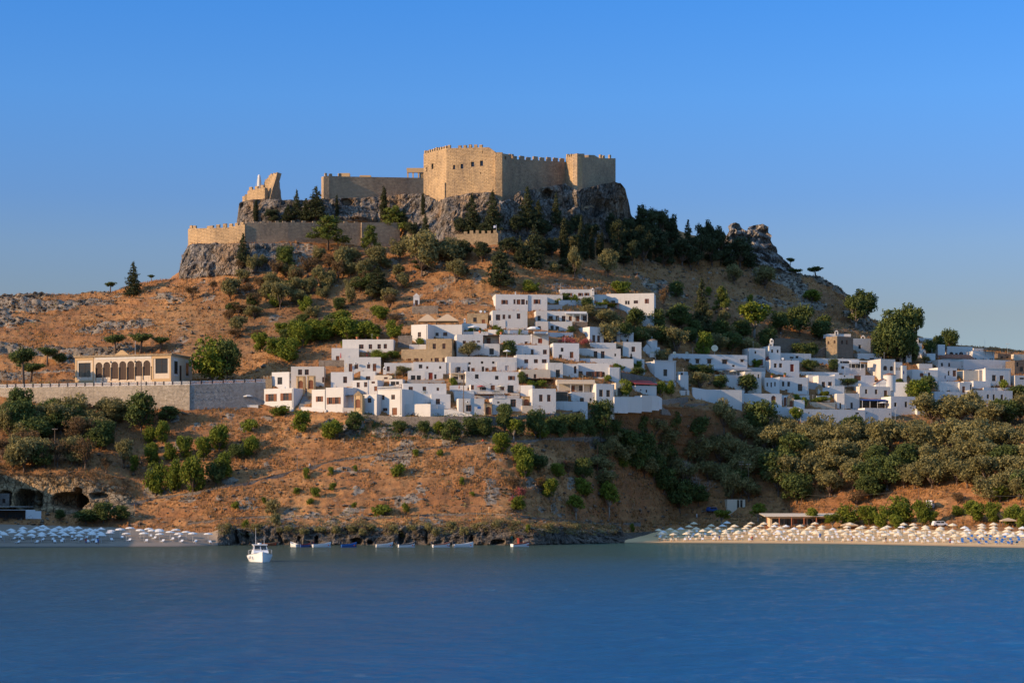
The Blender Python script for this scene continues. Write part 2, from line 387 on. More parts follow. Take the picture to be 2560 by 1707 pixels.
# soften the creases of the slope (not the cliffs)
GP = pxs[None, :] * np.ones_like(GY)
GX = (GP - CX) * GY / F
def band(t0, t1, p0, p1, ft=.15, fp=14):
    return smooth(t0 - ft, t0 + ft, GT) * (1 - smooth(t1 - ft, t1 + ft, GT)) * smooth(p0 - fp, p0 + fp, GP) * (1 - smooth(p1 - fp, p1 + fp, GP))
big = fbm(GX / 22, GY / 22, GZ / 22, 4, 3)
cliff_sea = band(1.0, 2.12, 545, 1560, .1)
quarry = band(3.0, 4.0, -60, 335, .1, 20)
rock_low = band(9.0, 10.0, 448, 640, .06, 5) + band(9.0, 10.0, 640, 800, .06, 40) * .6
rock_up = np.clip(band(11.9, 13.05, 588, 1582, .1, 8) + band(11.0, 12.0, 1000, 1560, .2, 60) * .8 + band(10.0, 13.05, 1800, 1985, .3, 14), 0, 1)
crag = band(7.0, 10.1, -420, 470, .3, 60) * smooth(.06, .24, fbm(GX / 22, GY / 14, GZ / 5, 4, 11) + .12 * smooth(200, -100, GP) + .25 * band(9.2, 10.1, -420, 190, .3, 30))
crag_r = band(8.0, 11, 1880, 2300, .3, 60) * smooth(-.2, .2, fbm(GX / 20, GY / 14, GZ / 8, 3, 21)) + band(8.2, 9.0, 1560, 1900, .2, 40) * smooth(.15, .35, fbm(GX / 12, GY / 12, GZ / 6, 3, 27))
bank = band(4.45, 5.0, 880, 1260, .08, 40) * smooth(-.1, .25, fbm(GX / 9, GY / 9, GZ / 5, 3, 31))
spots = (band(2.1, 5.0, 330, 1560, .2, 60) + .75 * band(7.3, 9.2, 420, 1600, .2, 60)) * smooth(.14, .38, fbm(GX / 6, GY / 6, GZ / 4, 4, 41))
edge = np.clip(1 - band(1.0, 2.0, -500, 545, .3) - band(1.0, 2.2, 1560, 3100, .3), 0, 1)
terr = 1 - np.clip(band(5, 7, -500, 650, .2), 0, 1) * .8
cliffs = np.clip(cliff_sea + quarry + rock_low + rock_up, 0, 1)
rockm = np.clip(cliffs + crag + crag_r + bank + spots * .8, 0, 1)
# displacement
sx, sy, sz = GX / 5.0, GY / 5.0, GZ / 7.0
d1 = ridged(sx * .55, sy * .55, sz * .55, 5, 51); d2 = fbm(GX / 2.2, GY / 2.2, GZ / 2.2, 4, 61); d4 = fbm(GX / 1.1, GY / 1.1, GZ / 1.1, 2, 65); d3 = ridged(GX / 3.2, GY / 3.2, GZ / 1.5, 3, 71)
calm = 1 - .7 * band(13.5, 16, -500, 3000)
d5 = ridged(GX / 3.0, GY / 3.0, GZ / 7.0, 4, 55)
DY = (-2.2 * d1 * (rock_low + rock_up) - 1.5 * d5 * (rock_low + rock_up) - 1.5 * ridged(GX / 2.4, GY / 2.4, GZ / 6.0, 3, 57) * cliff_sea - 1.9 * d1 * cliff_sea - 1.1 * d1 * quarry - 1.5 * d3 * np.clip(crag + crag_r + bank, 0, 1) - 1.0 * d2 * cliffs)
strata = np.sin(GZ * 1.5 + 4 * fbm(GX / 9, GY / 9, GZ / 9, 3, 111)) * band(9.5, 13.1, 1800, 1990, .2, 10)
DY += -.8 * np.sign(strata) * np.abs(strata) ** .4 - 2.0 * d5 * band(9.5, 13.1, 1800, 1990, .2, 10)
DX = .5 * np.sign(strata) * np.abs(strata) ** .5 + 1.0 * fbm(GX / 4 + 50, GY / 4, GZ / 4, 4, 81) * cliffs
DZ = edge * terr * calm * (.55 * fbm(GX / 11, GY / 11, GZ / 11, 4, 91) + .34 * d2 + .3 * d4 + .38 * np.sin(GZ * 2.2 + 5 * big + 2 * d2) * band(2.2, 10, -500, 3000, .3) + .9 * np.clip(d3, -.3, 1) * np.clip(crag + crag_r + bank + spots * .55, 0, 1)) * (1 - .6 * cliffs) * smooth(1.0, 1.6, GT)
DZ += .7 * d2 * cliff_sea * smooth(1.3, 1.9, GT)
# hollows: quarry caves and clefts in the cliffs (px, height py, half-width, half-height, depth in metres)
PYG = HZ - (GZ - CAMZ) / GY * F
wob = fbm(GX / 4, GY / 4, GZ / 3, 4, 101)
for cx, cy, hw, hh, dp, fl in ((66, 1252, 30, 24, 8, 1), (98, 1250, 8, 20, 6, 1), (172, 1252, 40, 21, 8, 1), (196, 1246, 12, 26, 6, 1), (10, 1246, 16, 20, 4, 1), (252, 1240, 22, 10, 3, 0), (1366, 486, 11, 12, 4, 0), (868, 507, 14, 8, 4, 0), (1500, 520, 40, 22, 2.5, 0),
                           (790, 1352, 5, 12, 3, 1), (893, 1354, 14, 10, 4, 1), (925, 1356, 8, 7, 3, 1), (1003, 1346, 5, 18, 3, 1), (1068, 1344, 4, 16, 2.5, 1), (1180, 1346, 5, 16, 3, 1), (1245, 1355, 16, 6, 3, 1), (618, 1343, 6, 18, 3, 1), (588, 1335, 5, 22, 3, 1), (700, 1345, 4, 16, 3, 1), (745, 1350, 4, 10, 2.5, 1)):
    ex = 2.6 if fl else 2.0; dy_ = (PYG - cy) / hh
    r = np.abs((GP - cx) / hw) ** ex + np.where(dy_ > 0, np.abs(dy_) * (.85 if fl else 1), np.abs(dy_)) ** ex + 1.25 * wob
    DY += dp * np.clip(1.2 - r, 0, 1) ** .6 * smooth(1.0, 1.1, GT)
VX, VY, VZ = GX + DX, GY + DY, GZ + DZ
NR = GY.shape[0]
idx = np.arange(NR * NC).reshape(NR, NC)
FQ = np.stack([idx[:-1, :-1], idx[:-1, 1:], idx[1:, 1:], idx[1:, :-1]], -1)
tc = (GT[:-1, :-1] + GT[1:, 1:]) / 2; pc = (GP[:-1, :-1] + GP[1:, 1:]) / 2
sel_beach = (tc < 2.0) & ((pc < 545) | (pc > 1560)) & ~((pc > 1560) & (pc < 1650) & (tc > 1.25 + (pc - 1560) / 120))
sel_sea = (tc < 2.0) & ~sel_beach
sel_quarry = (tc > 3.0) & (tc < 4.0) & (pc < 335)
sel_acro = ((tc > 9.0) & (tc < 10.0) & (pc > 447) & (pc < 720)) | ((tc > 11.9) & (tc < 13.0) & (pc > 586) & (pc < 1590)) | ((tc > 11) & (tc < 12) & (pc > 1010) & (pc < 1560))
sel_crag = (tc > 10) & (tc < 13.2) & (pc > 1795) & (pc < 1985)
green = np.clip(band(7.2, 8.6, 430, 1000, .4, 60) * .8 + band(4.0, 5.2, 1500, 3000, .4, 60) + band(7.2, 8.8, 1450, 2200, .4, 60) * .7 + band(4.2, 5.0, -400, 330, .2, 60) * .6, 0, 1)
def terrain_mat():
    t = NT('dry_hill'); p = t.pos()
    n1 = t.noise(p, .05, 5, .6); n2 = t.noise(p, .35, 5, .65); n3 = t.noise(p, 1.8, 5, .7)
    g = t.mix(t.ramp(n1, [(.38, 0.0), (.62, 1.0)]), (.26, .115, .045), (.40, .205, .08))
    g = t.mix(t.math('MULTIPLY', t.ramp(n2, [(.42, 0.0), (.66, 1.0)]), .75), g, (.17, .075, .032))
    g = t.mix(t.math('MULTIPLY', t.ramp(n2, [(.62, 0.0), (.72, 1.0)]), .7), g, (.36, .26, .17))
    g = t.mix(t.math('MULTIPLY', t.attr('green'), .55), g, (.13, .085, .045))
    g = t.mix(.5, g, t.ramp(n3, [(.25, .2), (.75, .85)]), 'OVERLAY')
    r = t.mix(t.ramp(t.noise(p, .45, 6, .65), [(.35, 0.0), (.62, 1.0)]), (.11, .088, .068), (.29, .235, .175))
    r = t.mix(.5, r, t.ramp(n3, [(.3, .25), (.7, .8)]), 'OVERLAY')
    k = t.math('ADD', t.attr('rock'), t.math('MULTIPLY', t.math('SUBTRACT', t.noise(p, .9, 5, .7), .5), 1.1))
    t.color(t.mix(t.ramp(k, [(.42, 0.0), (.58, 1.0)]), g, r))
    t.bump(t.math('ADD', n2, n3), .9, .3); t.b.inputs['Roughness'].default_value = .95
    return t.m
def sand_mat(name, a, b, wet):
    t = NT(name); p = t.pos()
    g = t.mix(t.noise(p, .5, 5, .6), a, b)
    s = t.n.new('ShaderNodeSeparateXYZ'); t.l.new(p, s.inputs[0])
    g = t.mix(t.ramp(s.outputs[2], [(.0, 1.0), (.35, 0.0)]), g, wet)
    t.color(g); t.bump(t.noise(p, 2, 5), .8, .2); return t.m
HILLM, SANDM, SHADED_SAND = terrain_mat(), sand_mat('beach_sand', (.50, .315, .15), (.64, .43, .215), (.24, .155, .085)), sand_mat('beach_sand_shaded', (.19, .15, .115), (.27, .21, .155), (.11, .085, .065))  # sand of the small beach darkened, shade put into its colour
ALLV = np.stack([VX.ravel(), VY.ravel(), VZ.ravel()], -1)
LAND = []
def land(name, sel, mat, sm=True):
    fq = FQ[sel]
    u, inv = np.unique(fq.ravel(), return_inverse=True)
    me = bigmesh(name, ALLV[u], inv.reshape(-1, 4), mat, sm, {'rock': rockm.ravel()[u], 'green': green.ravel()[u]})
    o = link(name, me); tag(o, kind='structure'); LAND.append(o); return o
land('hill', ~(sel_beach | sel_sea | sel_quarry | sel_acro | sel_crag), HILLM)
tag(land('beach', sel_beach & (pc < 1000), SHADED_SAND), 'small sandy beach below the quarry caves')
tag(land('beach', sel_beach & (pc > 1000), SANDM), 'long golden sandy beach full of parasols')
tag(land('sea_cliff', sel_sea, MAT['sea_rock'], False), 'low dark rocky cliff along the water')
tag(land('quarry_cliff', sel_quarry, MAT['quarry_rock'], False), 'tan quarry face with hollow caves')
tag(land('castle_cliff', sel_acro, MAT['acropolis_rock'], False), 'grey weathered cliffs carrying the castle')
tag(land('crag', sel_crag, MAT['crag_rock'], False), 'grey twin-topped crag beyond the conifer wood')
# water
def water_mat():
    t = NT('sea_water'); p = t.pos()
    t.b.inputs['Roughness'].default_value = .15; t.b.inputs['IOR'].default_value = 1.333; t.b.inputs['Specular IOR Level'].default_value = .22
    s = t.n.new('ShaderNodeSeparateXYZ'); t.l.new(p, s.inputs[0])
    deep = t.mix(t.math('ADD', t.math('MULTIPLY', t.math('SUBTRACT', t.noise(p, .012, 4, .6, (1, .35, 1)), .5), .8), t.ramp(t.math('DIVIDE', t.math('ADD', s.outputs[0], 60.0), 140.0), [(.2, .1), (.95, .95)]), True), (.016, .075, .15), (.0, .13, .35))
    shallow = t.ramp(t.math('DIVIDE', s.outputs[1], 520.0), [(.12, 0.0), (.75, 1.0)])
    t.color(t.mix(shallow, deep, t.mix(t.ramp(t.math('DIVIDE', t.math('ADD', s.outputs[0], 20.0), 120.0), [(.1, 0.0), (.9, 1.0)]), (.05, .062, .036), (.02, .085, .08))))
    h = t.math('MULTIPLY', t.ramp(t.noise(p, .02, 4, .6, (.5, 1, 1)), [(.3, .6), (.65, 1.0)]), t.math('ADD', t.noise(p, .55, 4, .6, (1, .8, 1)), t.math('ADD', t.math('MULTIPLY', t.noise(p, 2.0, 5, .65), .75), t.math('MULTIPLY', t.noise(p, .16, 3, .6, (1.4, .7, 1)), 4.2))))
    t.bump(h, 1.0, .85)
    nrm = t.b.inputs['Normal'].links[0].from_socket
    gl = t.n.new('ShaderNodeBsdfGlossy'); gl.inputs['Roughness'].default_value = .06; gl.inputs['Color'].default_value = (.74, .87, .95, 1); t.l.new(nrm, gl.inputs['Normal'])
    df = t.n.new('ShaderNodeBsdfDiffuse'); t.l.new(t.b.inputs['Base Color'].links[0].from_socket, df.inputs['Color'])
    fz = t.n.new('ShaderNodeFresnel'); fz.inputs['IOR'].default_value = 1.33; t.l.new(nrm, fz.inputs['Normal'])
    mx = t.n.new('ShaderNodeMixShader'); t.l.new(t.math('MULTIPLY', fz.outputs[0], 1.0, True), mx.inputs[0]); t.l.new(df.outputs[0], mx.inputs[1]); t.l.new(gl.outputs[0], mx.inputs[2])
    t.l.new(mx.outputs[0], t.n['Material Output'].inputs[0])
    return t.m
wy = np.concatenate([[60.0], CAMZ * F / np.arange(470.0, 66.0, -1.0), [640.0, 800.0, 1500.0, 4000.0]]); wpx = np.concatenate([[-9000, -4000], np.arange(-300, 2861, 5.0), [6000, 11000]])
WX = (wpx[None, :] - CX) * wy[:, None] / F; WY = np.repeat(wy[:, None], len(wpx), 1)
wind = .55 + .9 * np.clip(fbm(WX / 40, WY / 70, WX * 0, 3, 301) + .25, 0, 1)
WZ = wind * (.11 * fbm(WX / 1.9, WY / 2.6, WX * 0, 3, 303) + .09 * fbm(WX / 5, WY / 6, WX * 0, 2, 305)) * (1 - smooth(300, 420, WY)) * (1 - smooth(0, 1, np.abs(wpx[None, :] - 1280) - 1560))
wi = np.arange(WX.size).reshape(WX.shape); wq = np.stack([wi[:-1, :-1], wi[:-1, 1:], wi[1:, 1:], wi[1:, :-1]], -1).reshape(-1, 4)
tag(link('sea', bigmesh('sea', np.stack([WX, WY, WZ], -1).reshape(-1, 3), wq, water_mat())), 'calm blue bay water', kind='structure')
bpy.context.view_layer.update()
CAM = Vector((0, 0, CAMZ))
from mathutils.bvhtree import BVHTree
BVH = BVHTree.FromPolygons(ALLV.tolist(), FQ.reshape(-1, 4).tolist())
def hit(px, py, ymax=800.0):
    d = Vector(((px - CX) / F, 1, (HZ - py) / F)); d.normalize()
    loc = BVH.ray_cast(CAM, d)[0]
    return loc if loc is not None and loc.y < ymax else None
def ground(px, py):
    for k in range(60):
        h = hit(px, py + k * 2)
        if h: return h
    return P(px, py, 600)
def drop(x, y):
    loc = BVH.ray_cast(Vector((x, y, 400)), Vector((0, 0, -1)))[0]
    return loc if loc is not None else Vector((x, y, 0))
# ------------------------------------------------------------------ plants
ORD1 = 'first second third fourth fifth sixth seventh eighth ninth tenth eleventh twelfth thirteenth fourteenth fifteenth sixteenth seventeenth eighteenth nineteenth'.split()
TENS = {2: 'twent', 3: 'thirt', 4: 'fort', 5: 'fift', 6: 'sixt', 7: 'sevent'}
def ordinal(n):
    if n < 20: return ORD1[n - 1]
    t, u = divmod(n, 10)
    return TENS[t] + 'ieth' if u == 0 else TENS[t] + 'y-' + ORD1[u - 1]
def leafmesh(name, lobes, n, size, mat, seed, shell=(.55, 1.05), flat=0.0, stretch=1.0, clump=7):
    """many leaf sprays spread through the lobes of a crown; lobe = (x, y, z, rx, ry, rz)"""
    rg = np.random.default_rng(seed)
    L = np.array(lobes, float); w = (L[:, 3] * L[:, 4] * L[:, 5]) ** .62; w /= w.sum()
    nc = n // clump
    li = rg.choice(len(L), nc, p=w)
    d = rg.normal(size=(nc, 3)); d /= np.linalg.norm(d, axis=1)[:, None]
    r = shell[0] + (shell[1] - shell[0]) * rg.random(nc) ** .6
    c = L[li, :3] + d * L[li, 3:] * r[:, None]
    tone = np.clip(.5 + .22 * rg.normal(size=nc), 0, 1)
    c = np.repeat(c, clump, 0); d = np.repeat(d, clump, 0); tone = np.repeat(tone, clump) + .12 * rg.normal(size=nc * clump)
    m = len(c)
    c = c + rg.normal(size=(m, 3)) * size * .85
    nr = d + rg.normal(size=(m, 3)) * .8 + np.array([0, 0, flat]); nr /= np.linalg.norm(nr, axis=1)[:, None]
    a = np.cross(nr, rg.normal(size=(m, 3))); a /= np.linalg.norm(a, axis=1)[:, None]
    b = np.cross(nr, a)
    s = size * (.55 + .8 * rg.random(m))[:, None]
    V = np.stack([c - a * s * stretch, c - b * s * .62, c + a * s * stretch, c + b * s * .62], 1).reshape(-1, 3)
    return bigmesh(name, V, np.arange(m * 4).reshape(m, 4), MAT[mat], False, {'tone': np.repeat(np.clip(tone, 0, 1), 4)})
def trunkmesh(name, segs, mat, n=7):
    m = MB()
    for p0, p1, r0, r1 in segs: m.tube(p0, p1, r0, r1, n)
    return m.mesh(name, MAT[mat], True)
PROTO = {}
def proto(kind, H, trunk, crown): PROTO.setdefault(kind, []).append((H, trunk, crown))
rr = random.Random(5)
def bushy(kind, seed, H, W, base, nl, n, size, mat, bark, lobe=(.2, .34), stems=3, flat=0, rz=.8, stretch=1.0, topheavy=.5, shell=(.5, 1.08)):
    """crown W wide that starts at height base, made of nl lobes; trunk forks to the lobes"""
    q = random.Random(seed); lobes = []; segs = []
    fork = Vector((q.uniform(-.15, .15), q.uniform(-.15, .15), max(.15 * H, base * .8)))
    for s in range(stems if base < .25 * H else 1):
        o = Vector((q.uniform(-.2, .2), q.uniform(-.2, .2), -.6)) if stems > 1 and base < .25 * H else Vector((0, 0, -.6))
        segs.append((o, fork, .035 * H, .025 * H))
    for i in range(nl):
        a = 2.4 * i + q.uniform(-.4, .4); f = math.sqrt((i + .5) / nl)
        r = W * q.uniform(*lobe)
        t = q.random()
        z = base + (H - base) * (.16 + .68 * t ** topheavy)
        env = math.sqrt(max(.08, 1 - ((z - base) / (H - base) * 1.5 - .72) ** 2))
        rad = f * (W * .5 - r * .72) * env
        c = Vector((rad * math.cos(a), rad * math.sin(a), min(z, H - r * rz)))
        lobes.append((c.x, c.y, c.z, r, r, r * rz))
        mid = fork.lerp(c, .55) + Vector((q.uniform(-.2, .2), q.uniform(-.2, .2), -.1 * H * .3))
        segs.append((fork, mid, .02 * H, .012 * H)); segs.append((mid, c, .012 * H, .004 * H))
    proto(kind, H, trunkmesh(kind + '_trunk', segs, bark), leafmesh(kind + '_crown', lobes, n, size, mat, seed, shell, flat, stretch))
for s in range(3):
    bushy('O', 10 + s, 6, 6.4, 1.1, 15, 5200, .17, 'olive_leaf', 'bark', (.15, .25), topheavy=.6)
    bushy('G', 20 + s, 5, 5.0, .35, 17, 4600, .17, 'bright_leaf', 'bark', (.15, .24), stems=4, topheavy=.8, rz=1.0)
    bushy('D', 30 + s, 6, 6.6, .7, 16, 5000, .21, 'dark_leaf', 'bark', (.16, .26), topheavy=.7)
    bushy('B', 40 + s, 5, 5.2, 1.2, 13, 2700, .13, 'dry_leaf', 'bark', (.15, .24), topheavy=.6, shell=(.3, 1.1))
for s in range(3):
    bushy('K', 140 + s, 9, 7.5, .8, 20, 6500, .2, 'conifer_leaf', 'bark', (.13, .21), topheavy=.75, rz=.75, flat=.4)
for s in range(2):
    bushy('S', 50 + s, 2.0, 3.4, .05, 12, 1800, .14, 'bright_leaf', 'bark', (.14, .24), stems=4, topheavy=1, rz=.7)
    bushy('T', 56 + s, 1.6, 3.2, .05, 12, 1500, .12, 'olive_leaf', 'bark', (.14, .24), stems=4, topheavy=1, rz=.7)
    bushy('R', 60 + s, 3.0, 4.0, .6, 9, 1300, .12, 'flower_leaf', 'bark', (.14, .22), topheavy=.7, shell=(.2, 1.1))
    bushy('E', 64 + s, 14, 9, 3.5, 22, 7500, .30, 'dark_leaf', 'pale_bark', (.13, .2), topheavy=.8, rz=.9, shell=(.3, 1.1))
    bushy('L', 70 + s, 5.5, 4.2, 1.9, 10, 2600, .18, 'bright_leaf', 'pale_bark', (.16, .25), topheavy=.7)
for s in range(3):                                   # conifers: whorls of drooping branch sprays
    q = random.Random(80 + s); H = 11; lobes = []; segs = [((0, 0, -.8), (0, 0, H * .97), .24, .03)]
    lv = 13
    for k in range(lv):
        f = k / (lv - 1); z = 1.0 + (H - 1.4) * f
        R0 = (3.1 * (1 - f) ** .8 + .35) * q.uniform(.78, 1.12)
        nb = max(3, int(8 - 4 * f))
        for j in range(nb):
            a = 2 * math.pi * (j + q.random() * .7) / nb; L_ = R0 * q.uniform(.65, 1.1)
            for g in (.45, .85):
                lobes.append((L_ * g * math.cos(a), L_ * g * math.sin(a), z - .12 * L_ * g + q.uniform(-.2, .2), L_ * .32 + .12, L_ * .32 + .12, .30 + .1 * q.random()))
            segs.append(((0, 0, z), (L_ * math.cos(a), L_ * math.sin(a), z - .1 * L_), .05, .015))
    lobes.append((0, 0, H - .3, .22, .22, .6))
    proto('C', H, trunkmesh('conifer_trunk', segs, 'bark', 5), leafmesh('conifer_crown', lobes, 6500, .17, 'conifer_leaf', 80 + s, (.3, 1.05), .5, 1.3))
for s in range(2):                                   # cypresses: narrow columns
    q = random.Random(90 + s); H = 9; lobes = []
    for k in range(26):
        f = k / 25; z = .5 + (H - .9) * f; r = 1.0 * math.sin(math.pi * min(1, .16 + .84 * f) ** .85) ** .8 + .14
        lobes.append((q.uniform(-.18, .18), q.uniform(-.18, .18), z, r * .8, r * .8, .62))
    proto('Y', H, trunkmesh('cypress_trunk', [((0, 0, -.8), (0, 0, H * .8), .15, .03)], 'bark'), leafmesh('cypress_crown', lobes, 3600, .14, 'cypress_leaf', 90 + s, (.75, 1.08), 0, 1.4))
for s in range(2):                                   # pale Aleppo pines: separate flat tiers on limbs
    q = random.Random(100 + s); H = 8; lobes = []; segs = [((0, 0, -.8), (.3, 0, H * .55), .22, .15), ((.3, 0, H * .55), (.1, .2, H * .88), .15, .06)]
    for k in range(15):
        f = (k + .5) / 15; a = 2.4 * k; z = H * (.3 + .62 * f); L_ = (3.6 * (1 - f * .72)) * q.uniform(.55, 1.0)
        c = (L_ * math.cos(a), L_ * math.sin(a), z + .25)
        r = q.uniform(.85, 1.35) * (1.1 - .35 * f)
        lobes.append((*c, r, r, r * .5)); lobes.append((c[0] * .6, c[1] * .6, c[2] + .15, r * .7, r * .7, r * .4))
        segs.append(((.2, .1, z - .5), c, .09, .03))
    proto('P', H, trunkmesh('pine_trunk', segs, 'bark'), leafmesh('pine_crown', lobes, 5600, .16, 'pine_leaf', 100 + s, (.35, 1.05), .5))
for s in range(2):                                   # dark umbrella pines
    q = random.Random(110 + s); H = 6; lobes = []; segs = [((0, 0, -.8), (.4, 0, H * .62), .34, .2)]
    for k in range(11):
        a = 2.4 * k; L_ = 2.4 * math.sqrt((k + .3) / 11)
        c = (.4 + L_ * math.cos(a), L_ * math.sin(a), H * .82 + q.uniform(-.5, .4) - .12 * L_); r = q.uniform(.7, 1.05)
        lobes.append((*c, r, r, r * .5)); segs.append(((.4, 0, H * .6), c, .12, .04)); lobes.append((c[0] * .6, c[1] * .6, c[2] - .7, r * .8, r * .8, r * .5))
    proto('U', H, trunkmesh('umbrella_pine_trunk', segs, 'bark'), leafmesh('umbrella_pine_crown', lobes, 3600, .16, 'dark_leaf', 110 + s, (.4, 1.05), .4))
for s in range(2):                                   # bare dead trees
    q = random.Random(120 + s); segs = []
    def grow(p, d, L_, r, n):
        e_ = p + d * L_; segs.append((p, e_, r, r * .6))
        if n: 
            for k in range(3):
                v = (d + Vector((q.uniform(-.8, .8), q.uniform(-.8, .8), q.uniform(-.15, .5)))).normalized(); grow(e_, v, L_ * q.uniform(.6, .85), r * .6, n - 1)
    for k in range(4): grow(Vector((q.uniform(-.3, .3), q.uniform(-.3, .3), -.4)), Vector((q.uniform(-.6, .6), q.uniform(-.6, .6), 1)).normalized(), 2.0, .13, 3)
    H = max(p[1][2] for p in segs)
    proto('X', H, trunkmesh('dead_tree_limbs', segs, 'pale_bark', 5), None)
EXT = {k: [(max(abs(v.co.x) for v in c.vertices) + max(abs(v.co.y) for v in c.vertices)) if c else H for H, t, c in v_] for k, v_ in PROTO.items()}
INFO = {'O': ('olive_tree', 'olive tree', 'tree', 'silvery green olive tree'), 'G': ('leafy_tree', 'leafy tree', 'tree', 'bright green rounded tree'), 'D': ('broadleaf_tree', 'broadleaf tree', 'tree', 'dark green broad tree'),
        'B': ('dry_tree', 'dry tree', 'tree', 'brown dry tree'), 'S': ('green_shrub', 'shrub', 'shrub', 'low green shrub'), 'T': ('scrub_bush', 'bush', 'bush', 'low grey-green bush'), 'R': ('flowering_shrub', 'flowering shrub', 'shrub', 'red flowering shrub'),
        'E': ('eucalyptus_tree', 'eucalyptus', 'tree', 'tall dark eucalyptus'), 'L': ('young_tree', 'young tree', 'tree', 'small pale-stemmed tree'), 'C': ('conifer_tree', 'conifer', 'tree', 'dark conifer'), 'K': ('stone_pine_tree', 'rounded pine', 'tree', 'dark rounded pine'), 'Y': ('cypress_tree', 'cypress', 'tree', 'narrow cypress'),
        'P': ('pine_tree', 'pine', 'tree', 'light green tiered pine'), 'U': ('umbrella_pine_tree', 'umbrella pine', 'tree', 'dark flat-topped pine'), 'X': ('dead_tree', 'dead tree', 'tree', 'bare dead tree')}
def zone(px, py):
    Z_ = [((-99, 430, 0, 770), 'on the bare skyline ridge', 'the school side'), ((-99, 700, 770, 966), 'beside the arcaded school', 'the frame edge'), ((-99, 670, 966, 1250), 'below the long school wall', 'the quarry side'),
          ((-99, 670, 1250, 1400), 'by the quarry beach', 'the quarry side'), ((430, 1010, 0, 625), 'at the long castle wall', 'the ruined tower'), ((430, 1010, 625, 800), 'under the outer castle wall', 'the school side'),
          ((1010, 1490, 0, 600), 'on the keep cliff', 'the school side'), ((1010, 1490, 600, 765), 'below the castle gate', 'the school side'), ((1490, 1960, 0, 692), 'in the wood beside the castle cliff', 'the castle'), ((1960, 2120, 0, 720), 'on the far skyline', 'the crag'),
          ((1490, 2130, 692, 920), 'above the upper houses', 'the castle side'), ((640, 1010, 766, 960), 'on the scrub above the village', 'the school side'),
          ((670, 1290, 1000, 1370), 'on the dry slope below the village', 'the school side'), ((1290, 1680, 1036, 1370), 'in the gully below the village', 'the school side'),
          ((1680, 2600, 1000, 1125), 'in the upper olive wood', 'the gully'), ((1680, 2600, 1125, 1262), 'in the lower olive wood', 'the gully'), ((1680, 2600, 1262, 1400), 'behind the long beach', 'the sea cliff')]
    for (a, b, c, d), n, e_ in Z_:
        if a <= px < b and c <= py < d: return n, e_
    return 'among the white houses', 'the school side'
TREES = []
def tree(kind, px, base, top, w=None, rnd=random.Random(77), y=None, sink=.1):
    g = ground(px, base)
    if kind in 'CYE' and base < 700 and g.y < 1: pass
    hm = (base - top) * g.y / F
    ps = PROTO[kind]; i = rnd.randrange(len(ps)); H, tm, cm = ps[i]
    sz = hm / H
    sx = (w * g.y / F) / EXT[kind][i] if w else sz
    name, short, cat, lab = INFO[kind]
    r = empty(name, g - Vector((0, 0, sink)), rnd.uniform(0, 6.28)); r.scale = (sx, sx, sz)
    link('trunk', tm, r)
    if cm: link('crown', cm, r)
    zn, en = zone(px, base)
    r['category'] = cat; r['group'] = f'{short}s {zn}'
    TREES.append((kind, zn, en, px, hm, r, lab, short))
    return r
def label_trees():
    from collections import defaultdict
    d = defaultdict(list)
    for t in TREES: d[t[0], t[1]].append(t)
    for (k, zn), ts in d.items():
        ts.sort(key=lambda t: t[3])
        for i, t in enumerate(ts):
            n = len(ts); lab = t[6]
            if n == 1: t[5]['label'] = f'{lab} {zn}, the only one of its kind'; del t[5]['group']
            else: t[5]['label'] = f'{lab} {zn}, {ordinal(i + 1)} from {t[2]}'
def many(s):
    for k in s.split(';'):
        k = k.strip()
        if not k: continue
        kind, rest = k[0], k[1:]
        for e_ in rest.split('/'):
            v = [float(x) for x in e_.split(',')]
            tree(kind, *v)
